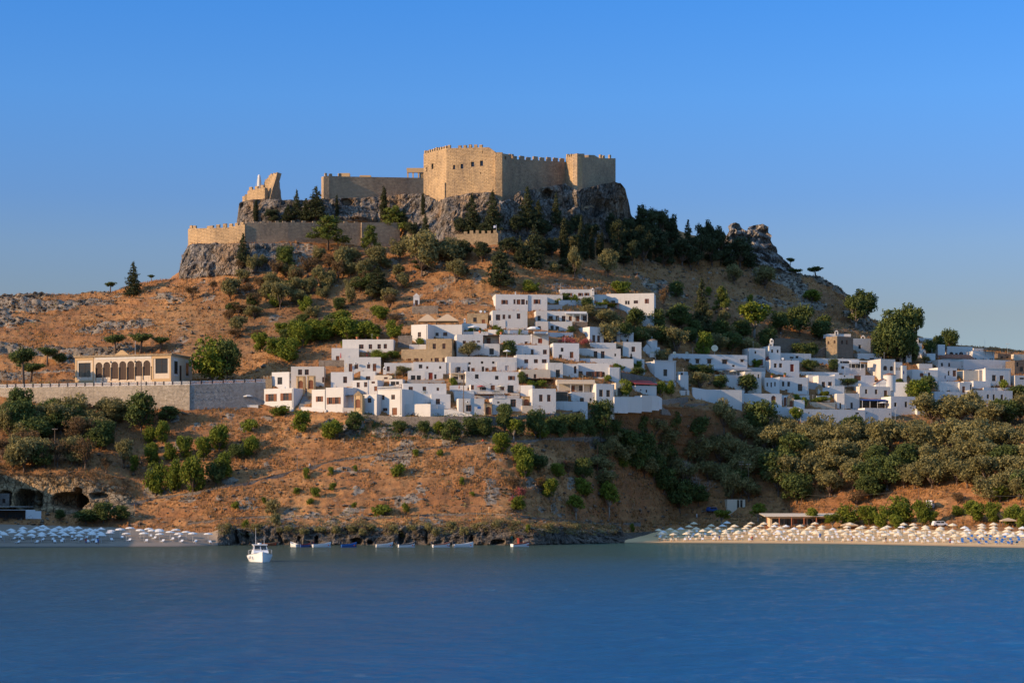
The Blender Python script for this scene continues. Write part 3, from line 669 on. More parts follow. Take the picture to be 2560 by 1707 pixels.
# px, base, top, width in photo pixels
many('''
C790,548,466,78/742,548,474,38/720,553,510,45/765,553,495,50/608,662,582,46/1063,587,532,32/1180,582,485,66/1232,580,477,64/1318,572,465,74/1345,570,500,50/1390,562,482,42/1453,648,537,44/1250,718,604,98/1335,672,560,72/1300,660,590,42/945,738,664,96/1010,560,520,30;
C1597,608,520,60/1720,640,548,44/1690,640,562,60/1872,670,592,60/1665,660,590,56/1820,668,588,56/1540,650,590,48;
K1617,612,508,72/1650,622,518,62/1675,625,530,50/1755,650,556,52/1788,652,560,44/1802,658,572,44/1640,650,565,64/1590,645,560,60/1850,668,585,62/1545,632,548,56/1570,620,540,50/1610,655,580,60/1705,664,590,60/1745,664,585,56/1780,666,590,56/1725,668,610,60/1660,668,610,60/1580,662,598,56/1530,600,530,40/1628,640,545,50/1770,640,545,36/1160,650,598,60/1205,655,600,56/1080,640,590,56/1110,650,600,60/1270,640,590,50/1380,645,590,50/1420,600,545,40/1440,585,535,44/1360,600,545,50/1290,590,535,44/1210,600,555,40/1150,590,540,40/1030,600,552,40/700,590,552,40/680,560,520,44/920,600,560,44/1345,640,585,46/1480,600,555,44;
C333,740,654,64/1755,832,695,72/2270,900,800,60;
Y640,553,498,18/842,542,484,13/960,553,463,27/1058,537,480,15/1409,648,543,32/1480,648,570,22/1497,640,580,20/1505,642,574,14/1562,642,580,13/1575,642,570,15/1594,640,585,11/1624,652,575,18/1466,650,560,20;
P820,628,537,126/713,682,618,58/985,602,514,98/925,640,560,60/1805,795,714,62;
U275,732,702,38/379,702,683,22/1975,668,642,26/1988,690,670,44/2040,695,664,46/60,962,862,78/118,915,864,62/290,884,832,64/350,884,828,74/400,880,838,52/75,958,902,88;
O630,680,634,34/655,674,634,34/857,692,616,56/940,672,614,66/880,668,618,60/576,752,695,62/700,772,705,62/745,742,692,44/777,738,690,42/818,730,686,42/663,752,706,42/1055,692,575,96/1130,664,590,92/1140,704,647,58/1437,692,612,44/1520,692,620,62/1835,710,658,50/1912,722,662,68/800,720,660,50/720,745,700,44/1000,650,590,60/905,700,650,40;
B603,677,650,32/770,692,640,60/740,712,672,56/690,700,650,50/845,705,650,40/480,750,714,46/533,732,700,24/617,748,706,44/650,735,690,40/1660,768,718,28/850,660,610,40;
D150,908,882,44/570,950,850,78/50,1045,968,76/45,1095,1000,100/352,1078,980,98/420,1052,1014,64/590,1152,1108,54/215,1308,1272,76/258,1306,1254,66/302,1302,1262,58/150,1302,1272,32/540,1215,1150,60/180,1075,1010,70/100,1100,1040,70;
G530,952,842,110/375,1107,1062,40/405,1108,1050,44/378,1135,1102,40/380,1162,1116,44/335,1180,1136,30/427,1152,1105,44/462,1148,1088,48/508,1152,1090,52/547,1128,1056,62/390,1238,1154,64/432,1228,1145,56/482,1235,1134,78/555,1198,1128,62/627,1142,1084,48/753,1082,1024,56/830,1098,1045,64/720,905,842,70/650,880,830,50/755,870,805,60/930,850,805,56/850,840,790,90/790,835,795,60;
O25,1098,1008,66/190,1065,978,78/150,1082,1008,84/265,1055,990,66/60,1178,1084,92/32,1178,1108,54/310,1168,1096,54/110,1095,1048,72/230,1080,1020,70;
B240,1118,1048,50/145,1168,1098,62/212,1172,1094,62/190,1115,1040,72/265,1182,1138,38/180,1160,1110,60/110,1170,1110,50;
S700,1040,1013,58/625,1078,1047,58/767,1197,1168,22/995,1192,1158,44/588,1272,1252,24/742,1234,1218,28/790,1242,1218,32/832,1224,1206,26/775,1260,1244,24/955,1287,1260,64/613,1320,1298,22/888,1178,1162,18/826,1188,1166,20/660,1258,1242,16/1155,1210,1192,20/1180,1240,1228,22/1015,1278,1256,24/885,1268,1254,18/1320,1330,1310,18/1580,1330,1308,20/1040,1140,1122,20/1100,1140,1122,20;
T680,1285,1248,48/690,1315,1283,36/720,1328,1312,30/760,1334,1318,28/800,1330,1312,36/840,1332,1314,32/880,1328,1312,40/930,1328,1310,36/985,1330,1312,30/1030,1326,1308,36/1070,1326,1306,30/1130,1322,1302,36/1190,1322,1304,30/1240,1316,1298,34/1290,1316,1300,30/1370,1322,1304,36/1440,1324,1308,30/570,1322,1306,24/640,1326,1308,30/700,1330,1314,22/905,1338,1320,24/1010,1342,1322,24/1090,1340,1318,26/1160,1336,1312,28;
D885,1080,1028,54/1130,1108,1048,66/1180,1092,1042,54/1212,1094,1042,54/1262,1088,1008,52/1292,1094,1048,54/1340,1096,1022,66/1400,1100,1036,56/1440,1096,1032,66/1500,1096,1000,76/1470,1100,1046,50/1535,1086,1048,48/1602,1086,1038,50/1345,1180,1135,60/1457,1204,1142,66/1560,1140,1072,108/1600,1160,1080,96/1900,1092,1002,100/1700,1280,1198,96/1660,1230,1170,80/1745,1260,1210,70/2175,1245,1188,90/1682,1080,1022,50/1635,1200,1130,70/1740,1098,1040,78/1060,1085,1050,40/1000,1085,1050,44/1375,1090,1045,50;
G1100,1088,1050,40/1253,1135,1080,60/1307,1170,1105,66/1312,1195,1132,54/1295,1275,1238,44/1372,1245,1194,56/1458,1240,1192,60/1557,1170,1128,34/1395,1195,1156,44/1350,1096,1055,50;
L1285,1104,1048,46/1523,1290,1204,56/1440,1295,1236,48/1895,1305,1257,46/2032,1314,1268,36/2080,1322,1284,44/1990,1068,1018,40/1805,1312,1274,48;
R1300,1245,1212,34/1415,1165,1148,26/1285,1265,1235,30;
B1282,1228,1188,44/2140,1268,1222,64/2395,1262,1228,36/1420,1188,1150,40/1350,1225,1190,36;
G870,852,796,84/800,854,800,74/915,848,800,74/745,862,800,64/985,845,800,52/690,892,842,64/850,818,772,64/950,800,760,56;
E2275,892,765,84/2140,822,735,74;
D2236,908,800,92/2210,905,822,78/2268,905,820,70/2345,885,838,50;
O2122,1116,1046,76/2182,1112,1042,82/2236,1106,1042,64/2290,1100,1048,70/2010,1120,1058,70/1905,1118,1062,60/1560,1165,1110,70/1645,1170,1100,74/1810,1080,992,72/1855,1108,1042,82/1965,1108,1038,72/2050,1114,1028,86/1720,1152,1092,66/1752,1165,1086,76/1800,1165,1090,76/1842,1170,1094,66/1770,1205,1150,64/1830,1255,1166,68/1780,1202,1164,50;
X1708,1218,1148,40/1748,1245,1183,70;
G2120,1314,1260,66/2172,1314,1262,66/2202,1320,1262,48/2252,1310,1238,80/2306,1314,1248,52/2240,1322,1282,44/2437,1304,1246,64/2482,1310,1253,50/2532,1314,1256,60/2500,1254,1208,66/2562,1324,1270,50/2330,1310,1275,40/2395,1290,1262,40;
O2552,1262,1178,70/2580,1262,1200,60/2520,1250,1205,50;
D1690,748,702,48/1640,826,772,56/1700,820,760,76/1738,845,800,56/1950,835,778,64/2000,835,764,84/2060,835,788,48/2375,882,822,52/1855,846,800,60/1800,850,800,60/1590,820,770,60/1560,850,805,50/1645,860,815,60/1830,880,830,60/1920,870,820,60;
L1885,846,756,90;G1760,895,828,52/1553,738,702,58/1327,730,700,54/2030,755,722,54/1770,740,716,22/1875,755,735,20/1610,790,740,40;
O1690,890,818,76/1800,880,835,60/1870,890,840,70/1780,870,830,50/1520,860,800,70/1600,860,820,60/1470,800,760,50;
E2160,815,720,80/2252,905,752,100/2215,880,800,60;
''')
q = random.Random(909)
for row, (b0, n, h0, h1) in enumerate(((1062, 8, 56, 78), (1110, 11, 44, 60), (1135, 13, 60, 84), (1178, 14, 60, 84), (1215, 14, 56, 80), (1246, 13, 50, 70))):
    for k in range(n):
        x0, x1 = (2320 if row == 0 else 2110 if row == 1 else 1870 if row == 2 else 1850), 2610
        px = x0 + (x1 - x0) * (k + q.uniform(.1, .9)) / n; b = b0 + q.uniform(-12, 12); h = q.uniform(h0, h1)
        if row == 5 and 2100 < px < 2470: b -= 22
        tree('O' if q.random() < .8 else 'D', px, b, b - h * 1.12, h * q.uniform(1.2, 1.7), q)
for k in range(34):
    px = q.uniform(-10, 290); b = 1050 + 120 * q.random(); tree(q.choice('OOODB'), px, b, b - q.uniform(44, 72), q.uniform(55, 90), q)
for k in range(16):
    px = q.uniform(1480, 1860); b = q.uniform(1095, 1250); tree(q.choice('ODO'), px, b, b - q.uniform(44, 70), q.uniform(60, 90), q)
for k in range(30):
    px = q.uniform(560, 1010); b = q.uniform(655, 770); tree(q.choice('OOBOD'), px, b, b - q.uniform(26, 52), q.uniform(34, 62), q)
for k in range(14):
    px = q.uniform(1010, 1560); b = q.uniform(612, 690); tree(q.choice('OKTO'), px, b, b - q.uniform(22, 46), q.uniform(36, 56), q)
# dark scrub on the hillside above the village and behind the upper houses
for k in range(26):
    px = q.uniform(560, 1000); b = q.uniform(760, 860); tree(q.choice('ODGB'), px, b, b - q.uniform(28, 46), q.uniform(38, 60), q)
for k in range(14):
    px = q.uniform(1500, 2100); b = q.uniform(810, 900); tree(q.choice('ODO'), px, b, b - q.uniform(34, 50), q.uniform(45, 70), q)
# ------------------------------------------------------------------ building kit
class Face:
    """a vertical wall plane from A to B (seen left to right), outward normal towards the viewer's side"""
    def __init__(s, A, B):
        s.A = Vector((A[0], A[1])); d = Vector((B[0] - A[0], B[1] - A[1])); s.L = d.length; s.u = d / s.L
        s.n = Vector((s.u.y, -s.u.x))
    def pt(s, a, z, off=0.0):
        q = s.A + s.u * a - s.n * off
        return Vector((q.x, q.y, z))
    def block(s, mb, a0, a1, z0, z1, o0, o1, m=0):
        mb.hexa([s.pt(a, z, o) for z in (z0, z1) for o in (o0, o1) for a in (a0, a1)], m)
    def cut(s, mb, a0, a1, z0, z1, holes, depth=.25, m=0):
        xs = sorted({a0, a1, *[h[0] for h in holes], *[h[1] for h in holes]}); zs = sorted({z0, z1, *[h[2] for h in holes], *[h[3] for h in holes]})
        xs = [x for x in xs if a0 <= x <= a1]; zs = [z for z in zs if z0 <= z <= z1]
        for i in range(len(xs) - 1):
            for j in range(len(zs) - 1):
                cx, cz = (xs[i] + xs[i + 1]) / 2, (zs[j] + zs[j + 1]) / 2
                if any(h[0] < cx < h[1] and h[2] < cz < h[3] for h in holes): continue
                mb.poly([s.pt(xs[i], zs[j]), s.pt(xs[i + 1], zs[j]), s.pt(xs[i + 1], zs[j + 1]), s.pt(xs[i], zs[j + 1])], m)
        for h in holes:
            c = [(h[0], h[2]), (h[1], h[2]), (h[1], h[3]), (h[0], h[3])]
            for k in range(4):
                p, q = c[k], c[(k + 1) % 4]
                mb.poly([s.pt(*p), s.pt(*p, depth), s.pt(*q, depth), s.pt(*q)], m)
            mb.poly([s.pt(*p, depth) for p in c], m)
    def arch(s, mb, h, m=0, pointed=False):
        """fills the two upper corners of a hole so that it reads as an arch"""
        x0, x1, z1 = h[0], h[1], h[3]; r = (x1 - x0) / 2; c = (x0 + x1) / 2
        for sg in (-1, 1):
            pts = [(c + sg * r * math.cos(t), z1 - r + r * math.sin(t)) for t in [math.pi / 2 * k / 6 for k in range(7)]]
            poly = [(c + sg * r, z1)] + pts
            if sg > 0: poly = poly[::-1]
            mb.poly([s.pt(a, z, .004) for a, z in poly], m)
def part(name, mb, mats, parent, base, smooth=False):
    mb.v = [(v[0] - base[0], v[1] - base[1], v[2] - base[2]) for v in mb.v]
    return mb.build(name, [MAT[k] for k in mats] if isinstance(mats, (list, tuple)) else MAT[mats], parent, smooth)
def add_window(f, h, kind, parent, base):
    x0, x1, z0, z1 = h; w, hh = x1 - x0, z1 - z0; t = min(.09, w * .12)
    m = MB()
    if kind in 'drabA':                                        # doors, and dark panels for the shaded arcade
        f.block(m, x0, x1, z0, z1, .14, .20)
        n = 2 if w > .9 else 1
        for i in range(n):
            for j in range(2):
                a0 = x0 + w * (i + .14) / n; a1 = x0 + w * (i + .86) / n; b0 = z0 + hh * (j * .5 + .06); b1 = z0 + hh * (j * .5 + .44)
                f.block(m, a0, a1, b0, b1, .115, .139)
        mat = {'d': 'brown_wood', 'r': 'red_wood', 'a': 'brown_wood', 'A': 'dark_wood', 'b': 'blue_paint'}[kind]
        return part('door', m, mat, parent, base)
    if kind == 's':
        q = w * .27
        x0, x1 = x0 + q, x1 - q; w = x1 - x0
    for a in ((x0, x0 + t), (x1 - t, x1), ((x0 + x1) / 2 - t / 2, (x0 + x1) / 2 + t / 2)): f.block(m, a[0], a[1], z0, z1, .10, .17)
    for b in ((z0, z0 + t), (z1 - t, z1), (z0 + hh * .62, z0 + hh * .62 + t * .7)): f.block(m, x0 + t, x1 - t, b[0], b[1], .105, .165)
    wn_ = part('window', m, 'dark_wood' if kind == 'k' else 'brown_wood', parent, base)
    g = MB(); f.block(g, x0, x1, z0, z1, .18, .20); part('pane', g, 'window_glass', wn_, base)
    if kind == 's':
        for a in ((x0 - q, x0 - .02), (x1 + .02, x1 + q)):
            g = MB(); f.block(g, a[0], a[1], z0, z1, -.06, -.003)
            for k in range(5): f.block(g, a[0] + .06, a[1] - .06, z0 + hh * (k + .15) / 5, z0 + hh * (k + .6) / 5, -.08, -.061)
            part('shutter', g, 'brown_wood', wn_, base)
    if kind == 'h':                                            # small hood over the window
        g = MB(); g.hexa([f.pt(a, z, o) for z, (oa, ob) in ((z1 + .12, (-.75, 0)), (z1 + .2, (-.75, 0))) for o in (oa, ob) for a in (x0 - .35, x1 + .35)])
        part('hood', g, 'grey_paint', wn_, base)
    return wn_
VW = {'A': (640, 800, 5.88), 'B': (960, 700, 5.88), 'C': (1000, 860, 5.88), 'D': (1340, 700, 4.355), 'E': (1600, 820, 5.88), 'F': (1900, 820, 5.88), 'G': (2200, 780, 6.03), 'S': (0, 640, 3.92), 'N': (0, 0, 1)}
def uv(view, u, v): a = VW[view]; return a[0] + u / a[2], a[1] + v / a[2]
HS = {}
def house(hid, view, rect, yaw=0, D=7.0, mat='white_plaster', wins='', label='', name='house', cat='house', group='village houses', dy=0.0, under=3.0, Y=None, roof=None, para=.35):
    u0, v0, u1, v1 = rect
    x0, y0 = uv(view, u0, v0); x1, y1 = uv(view, u1, v1)
    if Y is None: Y = ground((x0 + x1) / 2, y1).y + dy
    a = R(yaw)
    A_ = P(x0, y1, Y); B_ = P(x1, y1, Y); c = (A_ + B_) / 2; W = (B_ - A_).length / math.cos(a)
    # the two front corners lie on the sight lines of the rectangle's sides
    n = Vector((-math.sin(a), -math.cos(a))); u = Vector((math.cos(a), -math.sin(a)))
    def on_line(px):
        k = (px - CX) / F     # X = k*Y ; point = c + u*t
        t = (k * c.y - c.x) / (u.x - k * u.y); return (c.x + u.x * t, c.y + u.y * t)
    f = Face(on_line(x0), on_line(x1))
    zt, zb = P(0, y0, Y).z, c.z
    base = Vector((c.x, c.y, zb))
    e_ = empty(name, base); tag(e_, label, cat, group)
    holes = []; kinds = []
    for s in [s for s in wins.replace('\n', '').split(';') if s.strip()]:
        s = s.strip(); k = 'w'
        if s[-1].isalpha(): k, s = s[-1], s[:-1]
        wu, wv, ww, wh = [float(t) for t in s.split(',')]
        sa = (wu - u0) / (u1 - u0); sb = (wu + ww - u0) / (u1 - u0)
        h = [max(.08, sa * f.L), min(f.L - .08, sb * f.L), zb + (v1 - wv - wh) / (v1 - v0) * (zt - zb), zb + (v1 - wv) / (v1 - v0) * (zt - zb)]
        gw_ = (h[1] - h[0]) * .07; h[0] = max(.08, h[0] - gw_); h[1] = min(f.L - .08, h[1] + gw_)
        if k not in 'draAb': h[2] -= (h[3] - h[2]) * .06; h[3] += (h[3] - h[2]) * .06
        h[3] = min(h[3], zt - .15)
        if k == 's':
            q = (h[1] - h[0]) * .27; holes.append([h[0] + q, h[1] - q, h[2], h[3]])
        else: holes.append(h)
        kinds.append((h, k))
    m = MB()
    f.cut(m, 0, f.L, zb - under, zt, holes)
    for h, k in kinds:
        if k in 'aA': f.arch(m, h)
    for q in (0, f.L):
        m.poly([f.pt(q, zb - under), f.pt(q, zb - under, D), f.pt(q, zt, D), f.pt(q, zt)])
    m.poly([f.pt(0, zb - under, D), f.pt(f.L, zb - under, D), f.pt(f.L, zt, D), f.pt(0, zt, D)])
    pt_ = min(.25, D * .2, f.L * .2); zr = zt - min(para, (zt - zb) * .3)
    ring = lambda z, o: [f.pt(o, z, o), f.pt(f.L - o, z, o), f.pt(f.L - o, z, D - o), f.pt(o, z, D - o)]
    ou, inn, lo = ring(zt, 0), ring(zt, pt_), ring(zr, pt_)
    for k in range(4):
        j = (k + 1) % 4
        m.poly([ou[k], ou[j], inn[j], inn[k]]); m.poly([inn[k], inn[j], lo[j], lo[k]])
    m.poly(lo)
    part('wall', m, mat, e_, base)
    if roof:
        g = MB(); o = .3
        g.hexa([f.pt(a_, z, q) for z in (zt + .02, zt + .25) for q in (-o, D + o) for a_ in (-o, f.L + o)]); part('roof', g, roof, e_, base)
    for h, k in kinds: add_window(f, h, k, e_, base)
    HS[hid] = (Y, f, zb, zt, e_, base, D)
    return e_
def cornice(hid, mat, h=.5, out=.25, name='cornice'):
    Y, f, zb, zt, e_, base, D = HS[hid]; m = MB()
    f.block(m, -out, f.L + out, zt + .004, zt + h, -out, .6); 
    m.hexa([f.pt(a, z, o) for z in (zt + .004, zt + h) for o in (.601, D + out) for a in (f.L - .4, f.L + out)])
    part(name, m, mat, e_, base)
YOFF = 0.0
def wallrun(name, pts, thick, mat, label, cat, group=None, under=2.5, merlon=None, holes=None, back=None, e_=None, base=None, pname='wall'):
    """a wall along pts = (px, distance or None, top py, bottom py); merlon = (width, gap, height) in metres"""
    q = []
    for px, Y, t, b in pts:
        Y = ground(px, b).y if Y is None else Y + YOFF
        q.append((P(px, b, Y), P(px, t, Y).z))
    own = e_ is None
    if own:
        base = q[0][0].copy(); e_ = empty(name, base); tag(e_, label, cat, group)
    for i in range(len(q) - 1):
        (p0, t0), (p1, t1) = q[i], q[i + 1]; f = Face(p0, p1); m = MB()
        zl = min(p0.z, p1.z) - under; zm = min(t0, t1)
        hs = []
        for s, px0, py0, px1, py1 in (holes or []):
            if s == i:
                fr = lambda px: (px - pts[i][0]) / (pts[i + 1][0] - pts[i][0]) * f.L
                Ym = (p0.y + p1.y) / 2; hs.append((fr(px0), fr(px1), P(0, py1, Ym).z, P(0, py0, Ym).z))
        if abs(t0 - t1) > .02: zm -= .02
        f.cut(m, 0, f.L, zl, zm, hs, .7)
        T = lambda a: t0 + (t1 - t0) * a / f.L
        if abs(t0 - t1) > .02: m.poly([f.pt(0, zm), f.pt(f.L, zm), f.pt(f.L, t1), f.pt(0, t0)])
        m.poly([f.pt(0, zl, thick), f.pt(f.L, zl, thick), f.pt(f.L, t1, thick), f.pt(0, t0, thick)])
        m.poly([f.pt(0, t0), f.pt(f.L, t1), f.pt(f.L, t1, thick), f.pt(0, t0, thick)])
        for a, t in ((0, t0), (f.L, t1)): m.poly([f.pt(a, zl), f.pt(a, zl, thick), f.pt(a, t, thick), f.pt(a, t)])
        w = part(pname, m, mat, e_, base)
        for s_ in hs:
            g = MB(); f.block(g, s_[0], s_[1], s_[2], s_[3], .55, .6); part('window', g, 'window_glass', w, base)
        mer = merlon[i] if isinstance(merlon, list) else merlon
        if mer:
            mw, mg, mh = mer; n = max(1, int((f.L + mg) / (mw + mg))); st = f.L / n
            for k in range(n):
                g = MB(); a0 = k * st + (st - mw) / 2; hh = mh * rr.uniform(.75, 1.1)
                if rr.random() < .06: continue
                g.hexa([f.pt(a, (T(a) + .003) if z == 0 else T((a0 * 2 + mw) / 2) + hh, o) for z in (0, 1) for o in (.02, min(thick - .02, .75)) for a in (a0, a0 + mw * rr.uniform(.85, 1.05))])
                part('merlon', g, mat, w, base)
    return e_, base
# ------------------------------------------------------------------ the castle on the rock
YOFF = 13.0
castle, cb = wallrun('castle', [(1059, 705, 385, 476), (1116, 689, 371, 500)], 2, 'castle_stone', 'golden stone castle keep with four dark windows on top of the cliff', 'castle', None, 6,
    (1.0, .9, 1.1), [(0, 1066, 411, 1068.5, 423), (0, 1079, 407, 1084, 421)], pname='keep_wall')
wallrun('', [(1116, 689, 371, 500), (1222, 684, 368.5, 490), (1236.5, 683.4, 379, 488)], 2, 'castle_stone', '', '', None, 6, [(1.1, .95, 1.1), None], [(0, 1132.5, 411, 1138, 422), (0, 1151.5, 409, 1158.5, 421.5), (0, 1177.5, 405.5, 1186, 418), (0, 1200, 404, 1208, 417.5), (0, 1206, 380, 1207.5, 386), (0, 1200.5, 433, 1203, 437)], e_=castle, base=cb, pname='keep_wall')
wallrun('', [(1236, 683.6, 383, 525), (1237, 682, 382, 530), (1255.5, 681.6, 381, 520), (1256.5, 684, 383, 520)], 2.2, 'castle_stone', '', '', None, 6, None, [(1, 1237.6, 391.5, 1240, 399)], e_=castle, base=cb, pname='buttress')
wallrun('', [(1256.3, 683.5, 384, 520), (1274, 688, 386.5, 500), (1280, 689.5, 398, 495), (1415, 702, 405, 470)], 2, 'shaded_castle_stone', '', '', None, 6, [None, (.9, .8, .9), (1.9, .85, 1.25)], [(0, 1262, 392, 1266, 400)], e_=castle, base=cb, pname='curtain_wall')
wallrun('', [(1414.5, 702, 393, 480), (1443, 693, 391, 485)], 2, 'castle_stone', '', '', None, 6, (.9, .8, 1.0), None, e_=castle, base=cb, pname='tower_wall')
wallrun('', [(1443, 693, 384.5, 485), (1461, 696, 384.5, 478), (1462, 696.2, 394, 478), (1471, 698, 394, 475), (1471.5, 698.2, 387.5, 475), (1486, 701, 388, 470), (1499, 703.5, 396, 470), (1538, 710, 396, 458)], 2, 'shaded_castle_stone', '', '', None, 6, [None, None, None, None, None, None, (.9, 1.0, 1.35)], None, e_=castle, base=cb, pname='tower_wall')
wallrun('', [(1538, 710, 396, 458), (1539, 722, 396, 458)], 2, 'shaded_castle_stone', '', '', None, 6, None, None, e_=castle, base=cb, pname='tower_wall')
wallrun('', [(1279.5, 690.2, 385.6, 400), (1284.6, 690.6, 385.8, 400)], 1.2, 'shaded_castle_stone', '', '', None, .5, None, None, e_=castle, base=cb, pname='chimney')
g = MB(); f = Face(P(1059, 476, 718), P(1116, 500, 702))
f.block(g, f.L * .86, f.L * .99, P(0, 500, 692).z - 4, P(0, 445, 692).z, -.55, -.004); part('buttress', g, 'castle_stone', castle, cb)
wallrun('long_castle_wall', [(806, 702, 450, 510), (809, 700, 441, 512), (822, 701, 440, 512), (856, 703.5, 441.5, 512), (1060, 714, 445, 508)], 2, 'shaded_castle_stone', 'long shaded curtain wall running from the keep above the cliff', 'castle wall', None, 5,
    [None, (.8, 1.6, 1.2), (1.2, .8, 1.1), None])
house('ruin1', 'N', (850, 433, 874, 442), 0, 3, 'sandstone', '', 'low sunlit block of ruins on the long castle wall', 'ruin_block', 'ruin', None, Y=720, under=.5)
house('ruin2', 'N', (899, 438.5, 927, 444), 0, 3, 'sandstone', '', 'flat pale slab of ruins midway on the long castle wall', 'ruin_block', 'ruin', None, Y=724, under=.5)
# temple columns beside the keep
tp = P(1016, 447, 735); te = empty('temple_ruin', tp); tag(te, 'sunlit temple ruin of square columns and beam beside the keep', 'temple')
def tb(px): return P(px, 447, 735) - tp
g = MB()
for a, b, y0, y1 in ((1016.5, 1062, 420.5, 425.5), (1017.5, 1062, 425.6, 431.5)): g.box(tb(a).x, -.6, (447 - y1) * .1444, tb(b).x, .6, (447 - y0) * .1444)
g.build('beam', MAT['sandstone'], te)
for px in (1018, 1031, 1044.5):
    g = MB(); x = tb(px).x; g.box(x, -.4, -1.5, x + .5, .4, (447 - 431.7) * .1444); g.box(x - .1, -.45, 2.0, x + .6, .45, 2.19); g.build('column', MAT['sandstone'], te)
g = MB(); g.box(tb(1049).x, -.1, -1.5, tb(1062).x, .3, 2.1); g.build('back_wall', MAT['tan_stone'], te)
# outer wall
YOFF = 1.5
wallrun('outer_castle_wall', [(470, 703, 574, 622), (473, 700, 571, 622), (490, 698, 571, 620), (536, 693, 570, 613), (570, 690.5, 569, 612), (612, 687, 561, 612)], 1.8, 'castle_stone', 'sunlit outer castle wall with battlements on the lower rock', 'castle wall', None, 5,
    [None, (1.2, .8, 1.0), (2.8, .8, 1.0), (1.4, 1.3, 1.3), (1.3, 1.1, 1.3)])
wallrun('outer_castle_wall', [(612, 687.3, 558, 612), (720, 692, 556, 612), (800, 696, 557, 614), (904, 701, 557, 622)], 1.8, 'shaded_castle_stone', 'shaded outer castle wall behind the light green pine', 'castle wall', None, 6, [(1.3, 1.2, .5), (1.3, 2.2, .6), (1.4, 2.0, .5)])
wallrun('outer_castle_wall', [(904, 700, 556, 620), (1000, 705, 557, 624)], 1.8, 'shaded_castle_stone', 'plain end stretch of the outer castle wall below the cypress', 'castle wall', None, 6)
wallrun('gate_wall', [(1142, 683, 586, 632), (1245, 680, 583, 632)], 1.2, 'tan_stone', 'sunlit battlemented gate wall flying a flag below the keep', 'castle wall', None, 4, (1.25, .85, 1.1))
wallrun('gate_wall', [(1245.5, 680.5, 583, 632), (1262, 686, 584, 632)], 1.2, 'shaded_castle_stone', 'short shaded return of the gate wall by the flag', 'castle wall', None, 4, (1.2, .8, .9))
# ruined tower
YOFF = 8.0
rp = P(672, 512, 719); tw = empty('ruined_tower', rp); tag(tw, 'ruined leaning tower stub with jagged stepped top on the left rock', 'tower')
def ruin(name, pts, back, mat):
    m = MB(); fr_ = [P(*p) - rp for p in pts]; bk = [p + Vector((back[0], back[1], 0)) for p in fr_]; n = len(fr_)
    m.poly(fr_); m.poly(bk[::-1])
    for k in range(n): m.poly([fr_[k], bk[k], bk[(k + 1) % n], fr_[(k + 1) % n]])
    m.build(name, MAT[mat], tw)
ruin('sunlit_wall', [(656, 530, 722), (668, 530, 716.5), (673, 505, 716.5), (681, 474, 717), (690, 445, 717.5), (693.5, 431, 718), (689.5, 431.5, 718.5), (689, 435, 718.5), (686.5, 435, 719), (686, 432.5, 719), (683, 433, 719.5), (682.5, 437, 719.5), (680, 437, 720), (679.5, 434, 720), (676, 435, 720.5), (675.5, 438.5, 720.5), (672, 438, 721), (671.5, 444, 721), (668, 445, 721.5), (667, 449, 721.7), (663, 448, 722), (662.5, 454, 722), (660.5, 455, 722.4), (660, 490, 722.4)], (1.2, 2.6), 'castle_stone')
ruin('shaded_wall', [(668.3, 530, 716.6), (707, 530, 724), (705, 500, 724), (703, 494, 723.5), (702, 478, 723.3), (700, 470, 723), (699.5, 458, 722.6), (697.5, 450, 722), (697, 441, 721.6), (695.5, 437, 720.5), (693.8, 431, 718.1), (690.3, 445, 717.6), (681.3, 474, 717.1), (673.3, 505, 716.6)], (-1.5, 2.8), 'shaded_castle_stone')
house('ruin3', 'N', (612, 486, 622, 500), 12, 3, 'tan_stone', '', 'low broken wall stub at the sunlit rim of the left rock', 'ruin_block', 'ruin', None, Y=722, under=3)
wallrun('rock_top_wall', [(606, 716, 491, 515), (618, 714, 489, 515), (619, 713.6, 477, 515), (662, 708.5, 469, 520)], 1.5, 'castle_stone', 'small battlemented wall climbing to the ruined tower', 'castle wall', None, 5, [None, None, (1.4, 1.2, 1.1)])
YOFF = 0.0
# white restored column with its scaffold lines
cp = P(648, 474, 722); ce = empty('restored_column', cp); tag(ce, 'white restored column in thin scaffolding beside the ruined tower', 'column')
g = MB(); g.lathe([(.75, -1), (.72, 1.5), (.6, 4.0), (.48, 5.0), (.3, 5.3), (0.01, 5.3)], 12); g.build('shaft', MAT['cloth_white'], ce, True)
for s in (-1, 1):
    for k in (1.0, 1.7):
        g = MB(); g.tube((s * k, -.3, -1.2), (s * .45, -.3, 4.4), .05, .05, 5); g.build('scaffold_pole', MAT['steel'], ce)
# flag
fp = P(1241, 584, 682.0); fe = empty('flag', fp); tag(fe, 'small blue and white striped flag on the gate wall', 'flag')
g = MB(); g.tube((0, 0, -.5), (0, 0, 3.0), .05, .04, 6); g.build('flagpole', MAT['white_paint'], fe)
g = MB()
for k in range(9):
    for j in range(4):
        xa, xb = -j * .26, -(j + 1) * .26; w_ = lambda x: .12 * math.sin(x * 5)
        z = 2.9 - k * .1 + (j * -.05)
        blue = (k % 2 == 0) if not (j < 2 and k < 5) else not (k == 2 or j == 0 and 0)
        g.poly([(xa, w_(xa), z - .1), (xb, w_(xb), z - .15), (xb, w_(xb), z - .05), (xa, w_(xa), z)], 0 if blue else 1)
g.build('cloth', [MAT['blue_paint'], MAT['white_paint']], fe)
